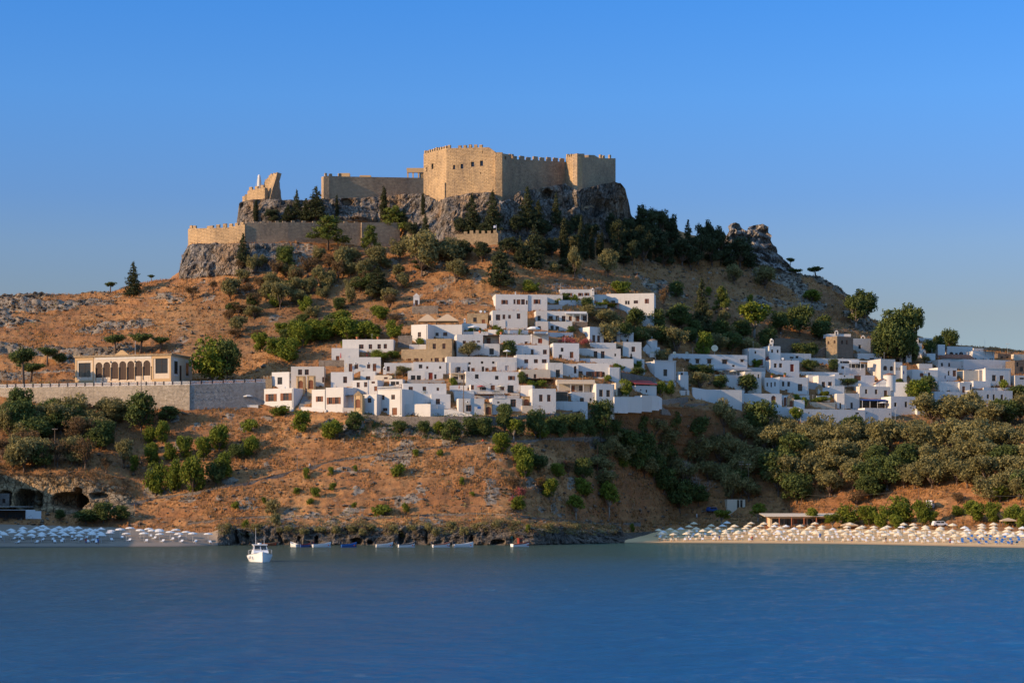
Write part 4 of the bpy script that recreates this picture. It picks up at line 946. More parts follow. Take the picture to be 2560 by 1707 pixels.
# ------------------------------------------------------------------ school with the arcade, its terrace wall
wins = '778,1045,105,125k;1532,1022,105,128k;' + ';'.join(f'{u},{v},60,{h}A' for u, v, h in ((943, 1036, 150), (1020, 1034, 150), (1098, 1032, 170), (1177, 1030, 182), (1255, 1029, 182), (1333, 1029, 150), (1412, 1028, 148)))  # dark panels in the arches stand in for the shaded arcade interior
house('school', 'S', (735, 985, 1680, 1238), 17, 14, 'terrace_plaster', wins, 'long low school with white arcade of seven arches and ochre cornice', 'school', 'school', None, Y=606)
cornice('school', 'tan_stone', .55, .3)
Y_, f, zb, zt, se, sb_, sD = HS['school']
fr = lambda u: (u - 735) / 945 * f.L
zz = lambda v: zb + (1238 - v) / 253 * (zt - zb)
for a0, a1, w0, w1 in ((738, 920, 755, 910), (1490, 1677, 1508, 1662)):
    g = MB(); f.block(g, fr(a0), fr(a1), zz(1012), zt - .02, -.10, -.004); f.block(g, fr(a0), fr(w0), zz(1236), zz(1012.5), -.10, -.004); f.block(g, fr(w1), fr(a1), zz(1236), zz(1012.5), -.10, -.004); f.block(g, fr(w0), fr(w1), zz(1236), zz(1208), -.1, -.004)
    part('corner_bay', g, 'sandstone', se, sb_)
g = MB(); f.block(g, fr(940), fr(1486), zz(1010), zt - .03, -.06, -.003); part('arcade_frieze', g, 'white_plaster', se, sb_)
for u in (935, 1005, 1083, 1163, 1242, 1320, 1398, 1480):
    g = MB(); p = f.pt(fr(u + 5), 0, -.12); g.lathe([(.2, zz(1214)), (.2, zz(1208)), (.14, zz(1206)), (.13, zz(1100)), (.22, zz(1092)), (.22, zz(1088))], 8, (p.x, p.y, 0)); part('column', g, 'sandstone', se, sb_)
g = MB(); c = fr(1200)
for k in range(5): f.block(g, c - 2.2 + k * .42, c + 2.2 - k * .42, zt + .56 + k * .28, zt + .56 + (k + 1) * .28 - .004, -.2, .5)
part('pediment', g, 'sandstone', se, sb_)
sf = Face(f.pt(f.L, 0), f.pt(f.L, 0, sD)); 
for k, (a0, w_) in enumerate(((.4, 3.0), (8.2, 2.6))):
    g = MB(); sf.block(g, a0 + 1, a0 + 1 + w_, zz(1180), zz(1010), -.05, -.003); wp = part('window_surround', g, 'white_plaster', se, sb_)
    g = MB(); sf.block(g, a0 + 1.4, a0 + .6 + w_, zz(1160), zz(1035), -.08, -.052); part('pane', g, 'window_glass', wp, sb_)
g = MB(); sf.block(g, 5.4, 6.6, zz(1220), zz(1070), -.06, -.004); part('door', g, 'dark_wood', se, sb_)
for u in (1090, 1328):
    lp = f.pt(fr(u), zz(1030), -.15); le = empty('wall_lamp', lp); tag(le, f'black lantern hanging on the school arcade, nearer its {"first" if u < 1200 else "last"} arches', 'lamp', 'lanterns on the school')
    g = MB(); g.lathe([(.02, .1), (.16, .0), (.16, -.35), (.05, -.45)], 6); g.build('lantern', MAT['dark_grey'], le)
    g = MB(); g.tube((0, 0, .08), (0, .12, .6), .025, .025, 5); g.build('bracket', MAT['dark_grey'], le)
wallrun('retaining_wall', [(-70, 602, 970, 1016), (474, 592.5, 961, 1016)], 1.2, 'wall_stone', 'long pale retaining wall below the arcaded school', 'wall', 'terrace walls of the school', 4)
wallrun('retaining_wall', [(474.4, 592.6, 961, 1016), (664, 600, 955, 1016)], 1.2, 'shaded_wall_stone', 'shaded greyer stretch of retaining wall beside the first white houses', 'wall', 'terrace walls of the school', 4)
def weepholes():
    q2 = random.Random(3)
    for (xa, Ya, ta), (xb, Yb, tb_), nn in (((-60, 602, 970), (474, 592.5, 961), 46), ((478, 592.7, 961), (655, 599.7, 955), 26)):
        for k in range(nn):
            s = (k + .5) / nn; px = xa + (xb - xa) * s; Y = Ya + (Yb - Ya) * s; py = ta + (tb_ - ta) * s + (18 if k % 2 else 36) + q2.uniform(-2, 2)
            c = P(px, py, Y - .004); yield c
gw = MB()
for c in weepholes(): gw.box(c.x - .07, c.y - .03, c.z - .14, c.x + .07, c.y, c.z + .14)
wl_ = [o for o in COL.objects if o.name.startswith('retaining_wall')][0]
gw.v = [(v[0] - wl_.location.x, v[1] - wl_.location.y, v[2] - wl_.location.z) for v in gw.v]
tag(gw.build('drain_hole', MAT['dark_grey'], wl_), kind='stuff')
for nm, (xa, Ya, ta), (xb, Yb, tb_), n, dark in (('', (-70, 602.3, 970), (474, 592.8, 961), 25, 0), ('', (475, 592.9, 961), (664, 600.3, 955), 7, 1)):
    A_, B_ = P(xa, ta, Ya), P(xb, tb_, Yb); be = empty('parapet', A_); tag(be, 'white lattice parapet with grey posts in front of the school' if not dark else 'white lattice parapet above the shaded greyer wall stretch', 'parapet', 'parapets of the school terrace')
    f2 = Face(A_, B_); st = f2.L / n
    for k in range(n):
        z = A_.z + (B_.z - A_.z) * (k + .5) / n
        g = MB(); f2.block(g, k * st, k * st + .32, z, z + 1.08, .0, .3); part('post', g, 'dark_grey', be, A_)
        g = MB(); a0, a1 = k * st + .34, (k + 1) * st - .02
        f2.block(g, a0, a1, z, z + .14, .08, .24); f2.block(g, a0, a1, z + .78, z + .94, .08, .24); m_ = 5
        for j in range(m_):
            b0 = a0 + (a1 - a0) * j / m_; b1 = a0 + (a1 - a0) * (j + 1) / m_
            for sa, sb2 in ((b0, b1), (b1, b0)):
                g.hexa([f2.pt(x, zq, o) for zq, xx in ((z + .145, (sa, sa + .1)), (z + .775, (sb2, sb2 + .1))) for o in ((.11, .2) if sa < sb2 else (.12, .19)) for x in xx])
        part('panel', g, 'white_paint', be, A_)
# ------------------------------------------------------------------ the white village: id | zoom | front rectangle | yaw | depth | material | openings | label
HT = '''
A1|A|120,1005,548,1290|28|9|W|150,1088,145,97s;370,1083,145,97s|white house with two wide shuttered windows at the village's lower corner
A2|A|232,765,487,1010|22|5|W|320,845,62,95k|tall white house just above the corner house with one dark window
A2b|A|487,850,592,1012|14|5|W|490,895,24,30|narrow white house piece with tiny window beside two stone portals
A3|A|515,683,1005,1000|-2|6|W|622,730,52,72;720,730,52,72;975,840,46,72|wide white house behind the two stone portals
A6|A|820,1020,1012,1335|27|7|W|888,1125,90,70s|white house with one small red-shuttered window beside the grey stairs
A7|A|1025,990,1285,1350|27|6|W|1048,1140,95,88s;1143,1140,95,88s|tall white house with paired red-shuttered windows in the front row
A8|A|1286,1105,1440,1330|14|4|W||low white link wall under the brown wooden balcony
A8b|A|1286,992,1425,1110|22|5|W||plain white upper block right of the paired red shutters
A10|A|1562,1090,1775,1370|27|6|W|1645,1148,48,62|white house between the stone portal and the balustrade house
A11|A|1790,1018,2145,1395|27|7|W|1838,1102,48,62;1992,1102,48,62;1868,1292,60,42;2005,1290,64,108d|cream-lit house topped by a balustrade with brown door at its foot
A12|A|1420,882,1785,1085|16|6|W|1483,918,40,65;1592,915,40,65;1700,905,45,28;1740,975,44,70d|white house with three small windows above the pedimented portal
A13|A|1755,810,1960,905|6|5|C|1885,840,48,26|pinkish house top with one slot window behind roof railings
A14|A|1535,755,1755,885|2|5|W|1618,828,58,48|white cube house with one double window below the awning doors
A15|A|1100,765,1420,990|0|5|W|1285,835,50,85|white house with set-back window behind the wooden pole
A16|A|1295,545,1835,762|-3|7|W|1368,642,45,115d;1450,645,48,70;1635,640,40,66;1720,640,45,110d|white terrace house with two brown doors and air-conditioning boxes
A17|A|1110,412,1512,602|-2|6|W|1178,527,45,70d|small white house beside the closed red parasol
A18|A|1270,285,2020,475|3|7|W|1518,362,60,58;1660,360,45,62;1788,358,45,62;1880,355,42,62|long white house with four square windows under the dark trees
A19|A|1885,630,2440,772|-4|6|W|1925,685,38,65;2065,685,36,56|long white wall house left of the low stone house
A25|A|1960,870,2155,975|10|4|W|1985,905,60,50k;2060,905,40,40k|white rooftop room behind the balustrade
A26|A|2150,930,2200,1240|10|4|W||thin white gable between the balustrade house and blue-shaded courtyard
B1|B|1640,212,2115,452|-8|8|W|1730,298,82,55s;1905,288,28,62;1953,285,50,72d;2020,285,48,70;2088,300,26,52|big white house at the village top with brown shutters and chimney
B1b|B|2118,214,2400,452|-8|7|W|2205,290,85,58s|white upper house with one shuttered window beside the roof garden
B2|B|1595,450,2108,715|-8|7|W|1648,515,58,75;1745,512,35,60;1828,515,35,50;1955,495,45,70|white house of four windows under the big top house
B3|B|1558,595,1785,712|-4|3|W||low blank white wall beside the stone cube house
B4|B|1222,490,1525,640|5|5|S|1315,555,45,60k;1440,582,42,55d|small tan stone cube house with a white dish on its roof
B5|B|400,655,642,925|26|8|W|500,770,42,65;510,915,25,36|sunlit white tower house under the beige roof tents
B5b|B|640,657,1147,865|4|5|W|660,752,58,72d;872,772,55,48;760,775,40,45k|white recessed house front under the beige roof tents
B6|B|1147,640,1512,742|-4|5|W||low white house top with a little white chimney
B7|B|618,865,1000,1135|8|7|S|718,940,42,70;860,938,42,70|two-storey tan stone house with two tall windows
B8|B|255,1015,1000,1208|8|5|S|355,1155,40,48;445,1150,60,50;540,1150,24,40;690,1150,22,38;748,1148,55,55;862,1148,45,55|long low tan stone house with a row of small openings
B9|B|1070,800,1455,1115|-8|7|W|1160,895,42,42;1295,892,42,20;1370,892,40,20|white terrace house with dark olive in front
B10|B|1455,935,1700,1120|-8|6|W|1553,1010,58,80k|white house with single barred window under the brown loggia
B11|B|1703,805,2180,955|-8|6|W|1750,905,30,40;2070,905,36,45|blank white terrace wall house between loggia and awning house
B12|B|2170,795,2420,955|-8|6|W|2268,860,55,68r|white house with red door under a brown awning
B13|B|1943,955,2430,1115|-8|7|W|2162,1025,35,68;2340,1025,50,60|white house with two tall windows above the three brown windows
B14|B|1948,1098,2430,1310|-8|6|W|2065,1168,52,52;2207,1165,52,52;2325,1165,62,50|white house with three square brown windows in a row
B15|B|922,1130,1950,1350|-8|7|W|1240,1210,32,30k;1425,1195,32,32k;1590,1195,32,30k;1230,1280,30,68k;1285,1292,45,56d;1438,1275,32,70k;1490,1290,42,58d;1592,1272,58,76d|broad white house with three tiny windows over a row of doors
B16|B|975,1215,1225,1372|-14|6|W|1075,1280,48,60k|white block projecting with a black tank by its window
B17|B|1655,1205,1932,1348|-10|6|W|1785,1262,45,64|white cube with single brown window left of the stone loggia
B18|B|430,1205,915,1375|-3|6|W|515,1245,45,50k;622,1268,28,36;812,1265,28,36k|white house with three scattered small windows below the long stone house
B19|B|350,1335,612,1472|-4|5|W|400,1405,58,66k;485,1405,54,66k|small white house with two grey double windows
B20|B|612,1350,868,1465|-6|3|W|658,1360,54,104r;740,1390,30,60k|white recessed patio with tall red door
C1|C|970,405,1745,600|-9|8|W|1105,450,48,58k;1400,468,45,50k;1595,468,85,54s|large blank white house above the long balustrade
C1b|C|1040,597,1765,735|-9|8|W|1045,605,40,66d;1180,640,80,50k;1335,605,55,72d;1470,630,60,60;1585,605,80,100k|white ground floor behind the long balustrade
C2|C|742,438,975,590|-9|5|C|790,480,70,60k;900,460,42,62|cream balcony house with white posts at the wooden pole
C3|C|45,578,680,890|-6|6|W|130,630,55,58;335,628,45,52;540,640,32,42;130,740,55,66|blue-shaded white house with small tree before it
C3b|C|110,528,655,580|-6|6|G||grey roof parapet above the blue-shaded house
C4|C|460,735,742,968|-8|6|W|530,808,55,72|small white house with one framed window left of the alley
C5|C|40,885,448,1052|24|5|W||sunlit blank white yard wall house with motorcycles before it
C7|C|860,800,1240,1050|-9|7|W|975,900,70,84;|white house with one big window and a blue sign
C9|C|1357,795,1797,1005|-9|7|W|1628,815,72,102;1432,848,30,22k|white house with one tall window between two arched stone portals
C11|C|1945,655,2292,1025|-9|7|W|2048,748,45,90;2165,748,45,90|white house with two tall brown windows beside the arched portal
C12|C|1770,605,1946,775|10|7|W||sunlit white wing above the arched portal
C13|C|1770,372,2210,510|-9|6|T|1840,445,42,60;1968,445,34,54|cream stone loggia house under dark climbing plants
C14|C|800,690,1092,805|-9|6|W||white block below the short balustrade at the pole
D1|D|262,102,635,205|-6|7|W|288,143,28,32;348,143,42,30s;462,142,44,30s;530,140,45,28s|white house at the very top of the village with four windows
D2|D|105,162,290,255|-6|5|W||low white roof terrace left of the top house
D3|D|628,160,768,248|-6|6|W||plain white link between the top house and its long neighbour
D4|D|765,147,1285,405|8|8|W|822,222,38,24;972,228,20,34k;1000,228,18,36k;1067,225,42,30;1187,210,38,45s|long white house on a high plinth at the village's upper end
D5|D|120,340,552,455|-7|6|W|138,395,42,46;217,393,32,50;283,393,42,56;360,392,28,52d;432,390,38,58d;510,388,36,52|white house with a row of brown doors behind white posts
D5b|D|0,335,122,460|-7|6|W|18,392,32,50k|white house piece left of the row of brown doors
D6|D|135,452,395,556|-7|5|W|160,500,30,42k;215,508,32,36k|low white house below the row of brown doors
D7|D|0,450,133,545|-7|5|W|20,505,32,38k|low white house behind the white parasol terrace
D8|D|585,512,738,685|-32|9|W|615,605,28,68;668,607,26,66|white house with bright sunlit flank and two tall windows
D9|D|738,525,915,680|-10|7|W|742,620,25,55k;840,615,36,60k|white house behind the dark pergola
D9b|D|915,570,1062,680|-10|7|W|985,645,20,30k|low white house right of the dark pergola
D10|D|945,675,1148,855|-12|6|W|1042,728,35,50|white cube with one brown window beside the stone passage
D11|D|868,675,946,820|-10|3|S|885,720,50,100A|narrow stone passage house between white cubes
D12|D|590,682,872,755|-10|5|W||low white wall house under the sunlit flank
D13|D|470,745,922,860|-9|6|W|630,778,36,68;708,778,36,68;855,800,16,26k|wide white house with two tall brown shutters
D14|D|480,855,1062,935|-9|5|W||long blank white terrace under the two tall shutters
D15|D|187,687,470,865|-9|6|W|272,740,26,38k;252,815,30,44k;370,780,36,68d|white house with red-brown door at its outer stairs
D18|D|130,900,292,1055|-9|6|W|218,980,40,72k|white house next to the cream loggia
D19|D|292,912,462,1055|-9|5|W|415,935,24,80A|white house with a slim arched niche
D20|D|460,905,800,1062|-4|6|W|462,995,42,52;550,1000,76,54s;640,998,76,56s;722,998,28,58A|white house with wide brown arched windows
D20b|D|800,950,918,1115|-14|6|W||tall blank white block right of the brown arched windows
D21|D|230,1085,640,1215|-8|6|C|385,1150,35,62d;470,1150,36,52;590,1150,40,60d|cream house front under the beige roof canopy
D23|D|385,1220,657,1335|-14|6|W|480,1285,38,52;585,1285,20,26k|white house with single window below the beige canopy
D23b|D|215,1322,562,1425|-8|4|W||blank white base wall behind the dark bush
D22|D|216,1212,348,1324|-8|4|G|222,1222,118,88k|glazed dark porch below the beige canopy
D24|D|655,1130,852,1405|-18|7|W|690,1198,35,66;768,1200,35,66;835,1335,14,30k|white house with two narrow shutters at the end of the front row
D26|D|1085,1150,1312,1245|-26|5|W|1135,1190,12,14k;1195,1195,14,26k|low white shed with a red roof by the round green trees
E1|E|145,375,478,492|-14|6|W|170,435,45,38;238,405,52,80;350,408,62,60|small white upper house with three openings beside the water tank
E2|E|215,490,527,775|-24|7|W|348,612,48,88k;|white tower house with dark door at the gully's far side
E3|E|478,387,1578,595|-16|7|W|672,470,45,34h;818,465,45,56h;990,462,50,58h;1210,465,65,54h;1478,455,42,32h;610,565,26,22k;890,545,24,20k;1355,535,34,24k|very long white house with hooded windows in a row
E4|E|1030,630,1600,700|-14|4|W|1250,632,45,52r;1330,650,42,45r;1430,635,40,50k|white taverna front under a long grey awning
E7|E|1280,740,1542,905|-14|4|W||blank white wall behind the red oleander
E8|E|1545,640,1785,960|-14|6|W|1660,682,18,40k;1732,680,18,52k|white house beside the big vaulted vine
E9|E|1600,297,1842,560|-16|6|W|1685,342,22,34k;1672,455,28,48;1755,460,50,88d|white house with red bougainvillea on its corner
E10|E|1900,265,2065,560|-20|7|W|1930,318,24,42k;2012,318,24,42k|white tower house with a finial above the red bougainvillea
E11|E|1975,152,2355,375|-18|9|N||windowless brown stone block above the village
E6|E|845,905,1500,1100|-14|4|W||white courtyard wall dotted with drain holes
E14|E|1480,962,2085,1150|-15|6|W|1932,990,60,122a;2125,1015,1,1|white wall with tall arched brown door
E15|E|1830,730,2052,965|-4|7|W|1862,805,18,50k;1920,800,18,64k;1975,795,18,56k|sunlit white house with three slit windows
E21|E|1100,690,1560,760|-14|4|W|1200,700,30,50k;1480,705,30,45k|low white patio house between the yellow parasols and the vine
E22|E|560,640,705,760|-16|4|W|600,660,30,60k|white patio block at the dark olive under the hooded house
E23|E|1785,640,1840,740|-14|5|W||white pier beside the sunlit slit-window house
F20|F|845,895,1030,975|-15|4|W||white yard wall right of the small stone portal
F21|F|1100,860,1190,960|-15|4|W|1120,880,25,50k|small white house end at the brown fence
F22|F|1940,950,2110,1010|-16|5|W||white yard wall between the church and the bright round tree
G21|G|1260,1045,1410,1100|-18|5|W||white link block above the tall brown door
G22|G|820,1370,1010,1440|-16|4|W||low white base wall under the hanging plants
D30|D|395,455,560,520|-7|5|N||brown bank wall below the porch of brown doors
D31|D|1060,860,1180,950|-20|5|W|1095,880,16,30k|low white block at the gully beside the dark shrubs
D32|D|870,1120,1010,1280|-20|4|C|890,1180,50,80k|cream courtyard room behind the yellow-flowering tree
C20|C|445,960,760,1050|-8|4|W||white lane wall under the framed window house
C21|C|1240,1000,1365,1045|-9|4|W||white base wall beside the street portal
C22|C|1795,905,1950,1020|-9|4|T||stone ramp wall under the wide arched portal
E17|E|590,690,712,895|-26|3|W||stepped white stair wall between the gully and the olive
F16b|F|290,722,718,965|-15|7|W|325,793,30,62k;405,793,32,62k;560,825,58,94;372,905,26,50k|pinkish-white house with two dark and one double window
F12a|F|300,372,752,490|-18|6|W|440,425,50,22k;525,410,36,32k|low white house behind the tower house's finial
F13a|F|150,472,577,695|-16|6|W|208,525,35,56;283,522,38,56;447,527,48,110r|white house with a bright red glazed door
F1|F|705,690,862,800|-8|6|W||sunlit blank white cube in the middle of the lower town
F1b|F|860,700,1100,920|-14|6|W|910,795,45,78;1005,795,48,96|white house with two red-brown shutters beside the hedge
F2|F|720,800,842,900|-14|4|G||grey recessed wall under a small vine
F4|F|1130,125,1370,445|-22|7|N|1195,180,24,56A;1265,180,22,56|dark stone tower with a white cap
F4b|F|968,127,1132,445|24|6|S|993,190,24,44A;1085,180,24,48A|ochre facet of the stone tower with carved windows
F5|F|1370,155,1625,372|-16|6|W|1450,250,32,52k|white house with a bell-cote right of the stone tower
F6|F|1435,372,1792,475|-16|6|W|1615,440,55,22k|low white house under the tall eucalyptus
F7|F|1775,457,1988,810|-20|9|W|1815,555,50,66A;1912,558,42,68A|white house with two dark arched windows behind the church
F8|F|1988,500,2092,810|-18|6|W|2000,580,10,40k;2024,580,10,40k;2046,580,10,40k|white house with three slit windows behind the church dome
F9|F|2092,552,2155,812|-18|6|W|2105,630,18,46b|narrow white house with a small blue door
F10|F|1150,520,1548,700|-15|6|W|1130,560,1,1;1198,565,38,36;1320,500,100,80k;1412,500,110,80k|white house with a white-posted pergola terrace
F10b|F|740,447,1460,540|-16|6|W|1185,485,120,35k|long white terrace wall below the stone tower
F11|F|577,645,1160,720|-15|5|W||long low white wall below the garden trees
F11b|F|1100,690,1685,860|-15|6|W|1390,690,88,80d;1235,700,20,20k|white house with a wide brown garage door
F13|F|1465,858,1925,1035|-16|6|W|1545,905,30,60;1690,905,32,62;1825,912,42,92d|white house with three red-brown openings before the church
F14|F|1020,850,1240,965|-15|4|W||white terrace block beside the brown fence
F17|F|1240,960,1462,1195|-17|7|W|1332,1098,30,80k|white house with one green narrow window in the lower row
F17b|F|740,1090,1130,1195|-15|4|C|1110,1110,24,80d;1170,1100,1,1|cream wall under the wide vine pergola
F17c|F|1130,962,1242,1195|-6|6|W|1170,1105,22,75k|sunlit white pier house beside the vine pergola
F15|F|597,1195,1545,1425|-16|5|W|712,1240,14,24k;1405,1235,48,22k;612,1305,12,16k|long white base wall with drain holes above the olives
F15b|F|170,1160,600,1310|-14|5|W||white base wall below the arched brown doors
F15c|F|1540,1175,1935,1375|-16|5|W|1900,1255,14,18k;1565,1245,10,14k|pinkish-white base wall behind the bare street lamp
F15d|F|505,1055,655,1200|-14|4|W||stepped white stair pier beside the pedimented portal
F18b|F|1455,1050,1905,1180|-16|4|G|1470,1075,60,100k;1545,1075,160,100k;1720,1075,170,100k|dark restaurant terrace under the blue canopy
F19|F|1925,1005,2290,1275|-17|7|W|1975,1100,30,52k;2130,1085,30,72k|white house at the end of the base wall with two dark windows
G1|G|395,495,475,760|-16|4|W|415,630,14,50k|narrow white gable house half behind climbing plants
G1b|G|540,468,632,690|-16|5|W|580,520,16,36k|white stepped house below the ochre chimney
G1c|G|630,560,692,690|-16|5|W|625,600,1,1;645,605,14,30k|small white step house beside the climbing plant
G1d|G|705,625,835,765|-16|5|W||blank white cube above the pale bush
G2|G|873,490,980,710|-18|5|W||tall blank white stair tower near the far tree
G2b|G|815,415,922,495|-18|5|W||white top storey of the far stair tower
G2c|G|435,390,800,440|-14|5|W||long low white roof behind the ochre chimney
G3|G|1012,520,1398,668|-17|6|W|1050,605,55,58A;1135,620,35,36k;1195,600,55,60A;1312,600,25,52k;1350,600,22,56k|far white house with two brown arched windows
G4|G|915,705,1405,735|-17|5|W||far low white house under a red tiled roof
G5|G|1400,590,1725,722|-17|6|W|1435,695,14,22k;1655,695,14,22k;1685,695,14,22k|far white house below the dark roof pergola
G5b|G|1410,545,1560,595|-17|5|W||far white rooftop block beside the dark roof pergola
G6|G|1775,630,2022,715|-17|6|N|1825,670,30,28k;1905,670,30,28k|far brown stone house near the frame edge
G7|G|878,720,1062,865|-17|5|W|920,770,28,46k;1030,768,26,50k|white house with two small windows below the red tiled roof
G8|G|1060,740,1262,850|-17|5|W|1235,805,14,26k|white upper wall between the small windows and the long white house
G8b|G|1260,718,1975,880|-18|7|W||long blank white house on the far hill
G9|G|590,780,790,870|-16|5|W||low white terrace house with blue things on it
G10|G|487,868,872,1045|-17|6|W|605,920,48,56d;725,915,32,60|white house with red-brown door behind the bright round tree
G11|G|870,840,1160,1050|-18|6|W|975,960,14,44k;1025,890,22,62k;1100,875,45,92d|white house with outside door and blue chair
G12|G|1265,880,1500,1045|-18|5|C||tan rendered house with a planter ledge
G12b|G|1497,872,1592,1055|-18|5|G|1550,945,25,92k|grey-white pier house with tall dark slot
G13|G|1590,858,1972,1115|-18|7|W|1692,955,52,82;1808,955,52,92d|large far white house with brown window and door
G14|G|885,1045,1200,1205|-18|6|W||blank white upper block behind the two hanging plants
G14b|G|822,1200,1200,1380|-18|6|W||pinkish white wall with two hanging plants
G15|G|1200,1062,1390,1250|-18|6|W|1242,1120,38,96d;1360,1092,20,80k|white house with one tall brown door beside the terrace rail
G16|G|1385,1180,1998,1380|-18|7|W|1430,1260,36,52k;1612,1245,28,56k;1700,1245,28,76k;1822,1245,30,72k|long white house with four dark windows under the rail terrace
G17|G|1408,1040,1668,1140|-18|5|W||white back block behind the rail terrace
G18|G|2035,955,2300,1120|-18|6|W|2110,990,60,24k|white house at the frame edge beside the dark hedge
G18b|G|2030,730,2300,945|-18|6|N|2060,760,24,60k;2110,830,50,60k|brown weathered house at the frame edge
G19|G|560,1455,800,1555|-15|4|W||low white wall below the bright round tree
G20|G|2020,640,2400,720|-18|6|C||far sunlit cream house beyond the brown ones
'''
MK = {'W': 'white_plaster', 'C': 'cream_plaster', 'S': 'tan_stone', 'N': 'brown_stone', 'G': 'grey_plaster', 'T': 'terrace_plaster'}
for ln in HT.strip().split('\n'):
    i, v, r_, yw, d, mt, wn_, lb = ln.split('|')
    wn_ = ';'.join(t for t in wn_.split(';') if t.strip() and ',1,1' not in t)
    house(i, v, [float(t) for t in r_.split(',')], float(yw), float(d), MK[mt], wn_, lb,
          name={'S': 'stone_house', 'N': 'stone_house'}.get(mt, 'house'), group='white village houses' if mt in 'WCGT' else 'stone houses of the village')

# terrace walls at the foot of houses that stand free on the slope, roof aerials
qt = random.Random(21)
dg = bpy.context.evaluated_depsgraph_get()
hv, hf = [], []
for i, (Y, f, zb, zt, e_, b_, D) in HS.items():
    n = len(hv)
    for z in (zb - 3, zt): hv += [tuple(f.pt(a, z, o)) for o in (0, D) for a in (0, f.L)]
    hf += [tuple(n + k for k in q_) for q_ in ((0, 2, 3, 1), (4, 5, 7, 6), (0, 1, 5, 4), (2, 6, 7, 3), (0, 4, 6, 2), (1, 3, 7, 5))]
HB = BVHTree.FromPolygons(hv, hf)
def free(px, py):
    d = Vector(((px - CX) / F, 1, (HZ - py) / F)).normalized(); a = HB.ray_cast(CAM, d)[3]; g_ = BVH.ray_cast(CAM, d)[3]
    return g_ is not None and (a is None or a > g_)
def pxy(v): return CX + v.x * F / v.y, HZ - (v.z - CAMZ) * F / v.y
TW = 0
for i, (Y, f, zb, zt, e_, b_, D) in list(HS.items()):
    if not e_.get('label', '').count('white') or i[0] not in 'ABCDEFG' or f.L < 2.5: continue
    (xa, ya), (xb, yb) = pxy(f.pt(0, zb)), pxy(f.pt(f.L, zb)); by = max(ya, yb)
    if by > 1015 or not all(free(xa + (xb - xa) * t, by + 9) for t in (.2, .5, .8)): continue
    lb = e_['label'].replace('white ', '', 1)
    words = lb.split()
    if len(words) > 11: continue
    h_ = qt.uniform(9, 15); w0, w1 = xa - qt.uniform(-3, 5), xb + qt.uniform(-3, 5)
    wallrun('terrace_wall', [(w0, None, by + 3, by + 3 + h_), ((w0 + w1) / 2, None, by + 3 + qt.uniform(-1, 1), by + 3 + h_), (w1, None, by + 3, by + 3 + h_)], .5, qt.choice(['white_plaster', 'white_plaster', 'grey_plaster']), f'terrace wall below the {lb}', 'wall', 'terrace walls of the village', 3)
    TW += 1
    if qt.random() < .6: tree(qt.choice('DSG'), qt.uniform(xa, xb), by + 6, by - qt.uniform(8, 18), qt.uniform(16, 30), qt)
for i, (Y, f, zb, zt, e_, b_, D) in list(HS.items()):
    lb = e_.get('label', ''); 
    if i[0] not in 'ABCDEFG' or f.L < 3 or len(lb.split()) > 11 or qt.random() > .42: continue
    p = f.pt(f.L * qt.uniform(.15, .85), zt - .35, D * qt.uniform(.2, .5)); h = qt.uniform(1.6, 3.0)
    o = empty('roof_aerial', p); tag(o, f'thin aerial on the {lb}', 'aerial', 'roof aerials')
    m = MB(); m.tube((0, 0, 0), (0, 0, h), .035, .025, 5); m.build('mast', MAT['steel'], o)
    m = MB(); m.tube((-.1, -.4, h * .95), (.1, .4, h * .95), .02, .02, 4)
    for k in range(4): m.tube((-.35 + .06 * k, -.3 + .2 * k, h * .95), (.35 - .06 * k, -.3 + .2 * k, h * .95), .015, .015, 4)
    m.build('antenna', MAT['steel'], o)
# ------------------------------------------------------------------ village details
def roof_trim():
    for i in ('A1', 'A11', 'D20b', 'B5', 'D24', 'E2', 'F16b', 'G13'):
        Y, f, zb, zt, e_, b_, D = HS[i]; m = MB(); f.block(m, f.L - .42, f.L - .32, zb, zt - .2, -.1, -.004); part('drainpipe', m, 'grey_paint', e_, b_)
roof_trim()
cornice('E2', 'white_plaster', .3, .12); cornice('G13', 'white_plaster', .3, .12)
def lbl(name, loc, label, cat, group=None): e_ = empty(name, loc); tag(e_, label, cat, group); return e_
def balustrade(view, u0, v0, u1, v1, hid, label, mat='white_paint', off=.15):
    Y, f, zb, zt, *_ = HS[hid]
    x0, y0 = uv(view, u0, v0); x1, y1 = uv(view, u1, v1)
    def onf(px):
        k = (px - CX) / F; t = (k * f.A.y - f.A.x) / (f.u.x - k * f.u.y); return f.A + f.u * t + f.n * off
    a, b = onf(x0), onf(x1); g_ = Face(a, b); zb_, zt_ = P(0, y1, (a.y + b.y) / 2).z, P(0, y0, (a.y + b.y) / 2).z
    base = Vector((a.x, a.y, zb_)); e_ = lbl('balustrade', base, label, 'balustrade', 'white balustrades of the village')
    m = MB(); g_.block(m, 0, g_.L, zt_ - .14, zt_, 0, .24); part('rail', m, mat, e_, base)
    m = MB(); g_.block(m, 0, g_.L, zb_, zb_ + .12, 0, .24); part('plinth', m, mat, e_, base)
    n = max(3, int(g_.L / .34))
    for k in range(n):
        p = g_.pt((k + .5) * g_.L / n, 0, .12); h = zt_ - zb_ - .26; m = MB()
        m.lathe([(.05, 0), (.09, h * .3), (.045, h * .6), (.05, h)], 6, (p.x, p.y, zb_ + .12)); part('baluster', m, mat, e_, base)
balustrade('A', 1790, 975, 2142, 1020, 'A11', 'white balustrade on the roof of the cream-lit front house')
balustrade('C', 860, 680, 1085, 730, 'C14', 'short white balustrade beside the tall wooden pole')
balustrade('C', 1097, 678, 1520, 738, 'C1b', 'longest white balustrade in front of the big blank house', off=1.2)
balustrade('C', 1380, 752, 1545, 796, 'C9', 'white balustrade over the house with one tall window')
